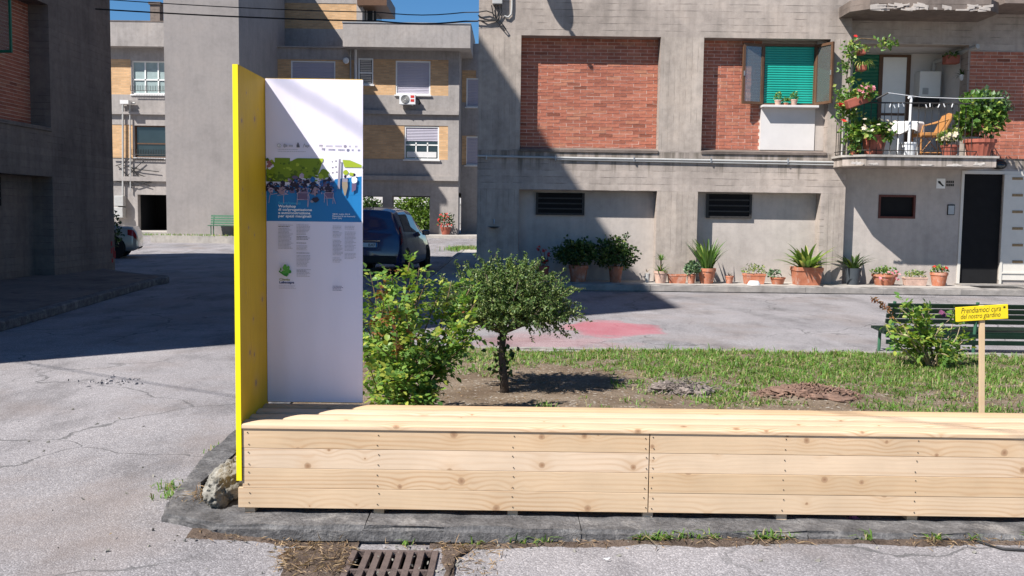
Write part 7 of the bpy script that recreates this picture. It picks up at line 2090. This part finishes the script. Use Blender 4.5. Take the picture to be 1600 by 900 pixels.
def wheel(y, x, r, w, parent, spokes=7, rimm='alloy'):
    s = 1 if x > 0 else -1
    m = MB(); m.lathe([(r * .62, -w / 2), (r * .95, -w / 2), (r, -w * .38), (r, w * .38), (r * .95, w / 2), (r * .62, w / 2)], (0, 0, 0), 28)
    t = m.build('wheel', MT['rubber'], parent, smooth=True); t.location = (x, y, r); t.rotation_euler = (0, math.pi / 2 * s, 0)
    m = MB(); m.lathe([(r * .66, w * .3), (r * .66, w * .47), (r * .58, w * .47), (r * .55, w * .3)], (0, 0, 0), 28, caps=False)
    for k in range(spokes):
        a = 2 * math.pi * k / spokes; d = Vector((math.cos(a), math.sin(a), 0)); m.obox(d * r * .33 + Vector((0, 0, w * .42)), d * r * .28, Vector((-d.y, d.x, 0)) * r * .07, (0, 0, w * .04))
    m.lathe([(r * .14, w * .36), (r * .14, w * .5), (.001, w * .5)], (0, 0, 0), 14)
    ri = m.build('rim', MT[rimm], t); MB().lathe([(.001, w * .25), (r * .62, w * .26)], (0, 0, 0), 24, caps=False).build('brake_disc', MT['black'], t, fix=False)
    return t
def place(root, loc, rz):
    root.location = loc; root.rotation_euler = (0, 0, rz)

def two(car, corners, off, name, mat, root):
    if corners[1][1] == 1.0: car.patch(corners, off).build(name, MT[mat], root, 'all'); return
    for sd in (1, -1): car.patch(corners, off, sides=(sd,)).build(name, MT[mat], root, 'all')
# dark blue tall hatchback, seen from behind
ca = thing('parked_car', 'dark blue hatchback parked in shade behind the poster, rear towards us', 'car', (0, 0, 0))
H = Car([(0.0, .30, .52, .60, .72, .74, .70), (.04, .24, .60, .78, .78, .80, .72), (.09, .22, .95, 1.02, .82, .80, .68), (.14, .21, 1.0, 1.10, .835, .80, .66), (.26, .20, 1.02, 1.42, .845, .80, .60), (.36, .2, 1.02, 1.585, .85, .80, .565), (.7, .2, 1.0, 1.645, .85, .81, .57), (1.5, .2, .98, 1.665, .85, .81, .58), (2.2, .2, .96, 1.62, .85, .81, .57), (2.75, .2, .94, 1.40, .85, .80, .58), (3.15, .2, .93, 1.10, .85, .79, .62), (3.35, .2, .92, .99, .845, .775, .62), (3.7, .22, .84, .90, .82, .72, .55), (3.92, .25, .70, .76, .74, .64, .50), (4.0, .3, .55, .6, .66, .58, .45)])
H.body(70).build('body', MT['car_blue'], ca, 'all')
two(H, [(.125, .88), (.125, 1.0), (.335, 1.0), (.335, .88)], .006, 'rear_window', 'car_glass', ca)
two(H, [(.62, .535), (1.42, .535), (1.40, .735), (.72, .735)], .005, 'side_window', 'car_glass', ca)
two(H, [(1.50, .535), (2.55, .535), (2.12, .735), (1.48, .735)], .005, 'side_window', 'car_glass', ca)
two(H, [(2.62, .535), (3.0, .535), (2.72, .70), (2.35, .735)], .005, 'quarter_window', 'car_glass', ca)
two(H, [(3.28, .78), (3.28, 1.0), (2.4, 1.0), (2.4, .80)], .006, 'windscreen', 'car_glass', ca)
two(H, [(.085, .38), (.24, .40), (.42, .60), (.25, .60)], .012, 'tail_lamp', 'tail_red', ca)
MB().box(-.33, .33, .005, .03, .845, .865).build('chrome_strip', MT['chrome'], ca)
pl_ = MB().box(-.26, .26, -.004, .03, .70, .81).build('number_plate', MT['plate'], ca)
text_object('BXF', .10, MT['ink'], pl_, lambda a, h: (.0 + .045 + a, -.0055, .722 + h), 'plate_lettering', .01, 0, .17)
MB().box(.225, .259, -.0062, -.0045, .702, .808).build('plate_band', PR['blue'], pl_)
MB().box(-.74, .74, -.03, .05, .30, .50).build('bumper', MT['black'], ca, bevel=.03)
for (y, x) in ((.72, .76), (.72, -.76), (3.23, .76), (3.23, -.76)):
    wheel(y, x, .30, .2, ca)
    m = MB(); s = 1 if x > 0 else -1; m.lathe([(.36, -.02), (.36, .008), (.001, .01)], (0, 0, 0), 24); o = m.build('wheel_arch', MT['black'], ca); o.location = (s * .846, y, .32); o.rotation_euler = (0, math.pi / 2 * s, 0)
for s in (1, -1):
    MB().obox((s * .92, 2.62, 1.02), (.09, .02, 0), (-.02, .05, 0), (0, 0, .07)).build('mirror', MT['car_blue'], ca, bevel=.025)
MB().tube([(-.0, .62, 1.64), (-.0, .50, 1.84)], .008, 5).build('aerial', MT['black'], ca)
rr = G(626, 437)
yaw = -math.radians(6.5)
xr = P(624, 400, 23.4).x
place(ca, (xr - .80 * math.cos(yaw), 23.3 + .8 * math.sin(-yaw), 0), yaw)
# silver saloon end, side on
cs = thing('parked_car', 'silver saloon whose tail end pokes out behind the shaded block', 'car', (0, 0, 0))
S_ = Car([(0.0, .35, .55, .62, .66, .66, .60), (.05, .28, .78, .84, .76, .74, .66), (.14, .24, .93, .97, .82, .78, .66), (.6, .21, .95, 1.03, .86, .80, .64), (1.0, .2, .95, 1.22, .87, .80, .58), (1.45, .2, .94, 1.40, .87, .80, .55), (2.1, .2, .93, 1.44, .87, .8, .56), (2.7, .2, .92, 1.36, .87, .8, .56), (3.3, .2, .90, 1.02, .86, .79, .62), (4.0, .22, .82, .88, .82, .72, .55), (4.4, .28, .6, .66, .7, .62, .5)])
S_.body(70).build('body', MT['car_silver'], cs, 'all')
two(S_, [(1.02, .54), (1.75, .54), (1.75, .73), (1.42, .73)], .005, 'side_window', 'car_glass', cs); two(S_, [(1.82, .54), (2.9, .54), (2.55, .73), (1.82, .73)], .005, 'side_window', 'car_glass', cs); two(S_, [(.72, .82), (.72, 1.0), (1.35, 1.0), (1.35, .82)], .006, 'rear_window', 'car_glass', cs)
two(S_, [(.03, .34), (.3, .38), (.3, .47), (.03, .46)], .01, 'tail_lamp', 'tail_red', cs)
for (y, x) in ((.72, .78), (.72, -.78), (3.4, .78), (3.4, -.78)):
    wheel(y, x, .32, .2, cs); s = 1 if x > 0 else -1; m = MB(); m.lathe([(.37, -.02), (.37, .006), (.001, .008)], (0, 0, 0), 24); o = m.build('wheel_arch', MT['black'], cs); o.location = (s * .862, y, .33); o.rotation_euler = (0, math.pi / 2 * s, 0)
e_ = P(222, 380, 29.6)
place(cs, (e_.x - .42, 30.6, 0), math.radians(105))
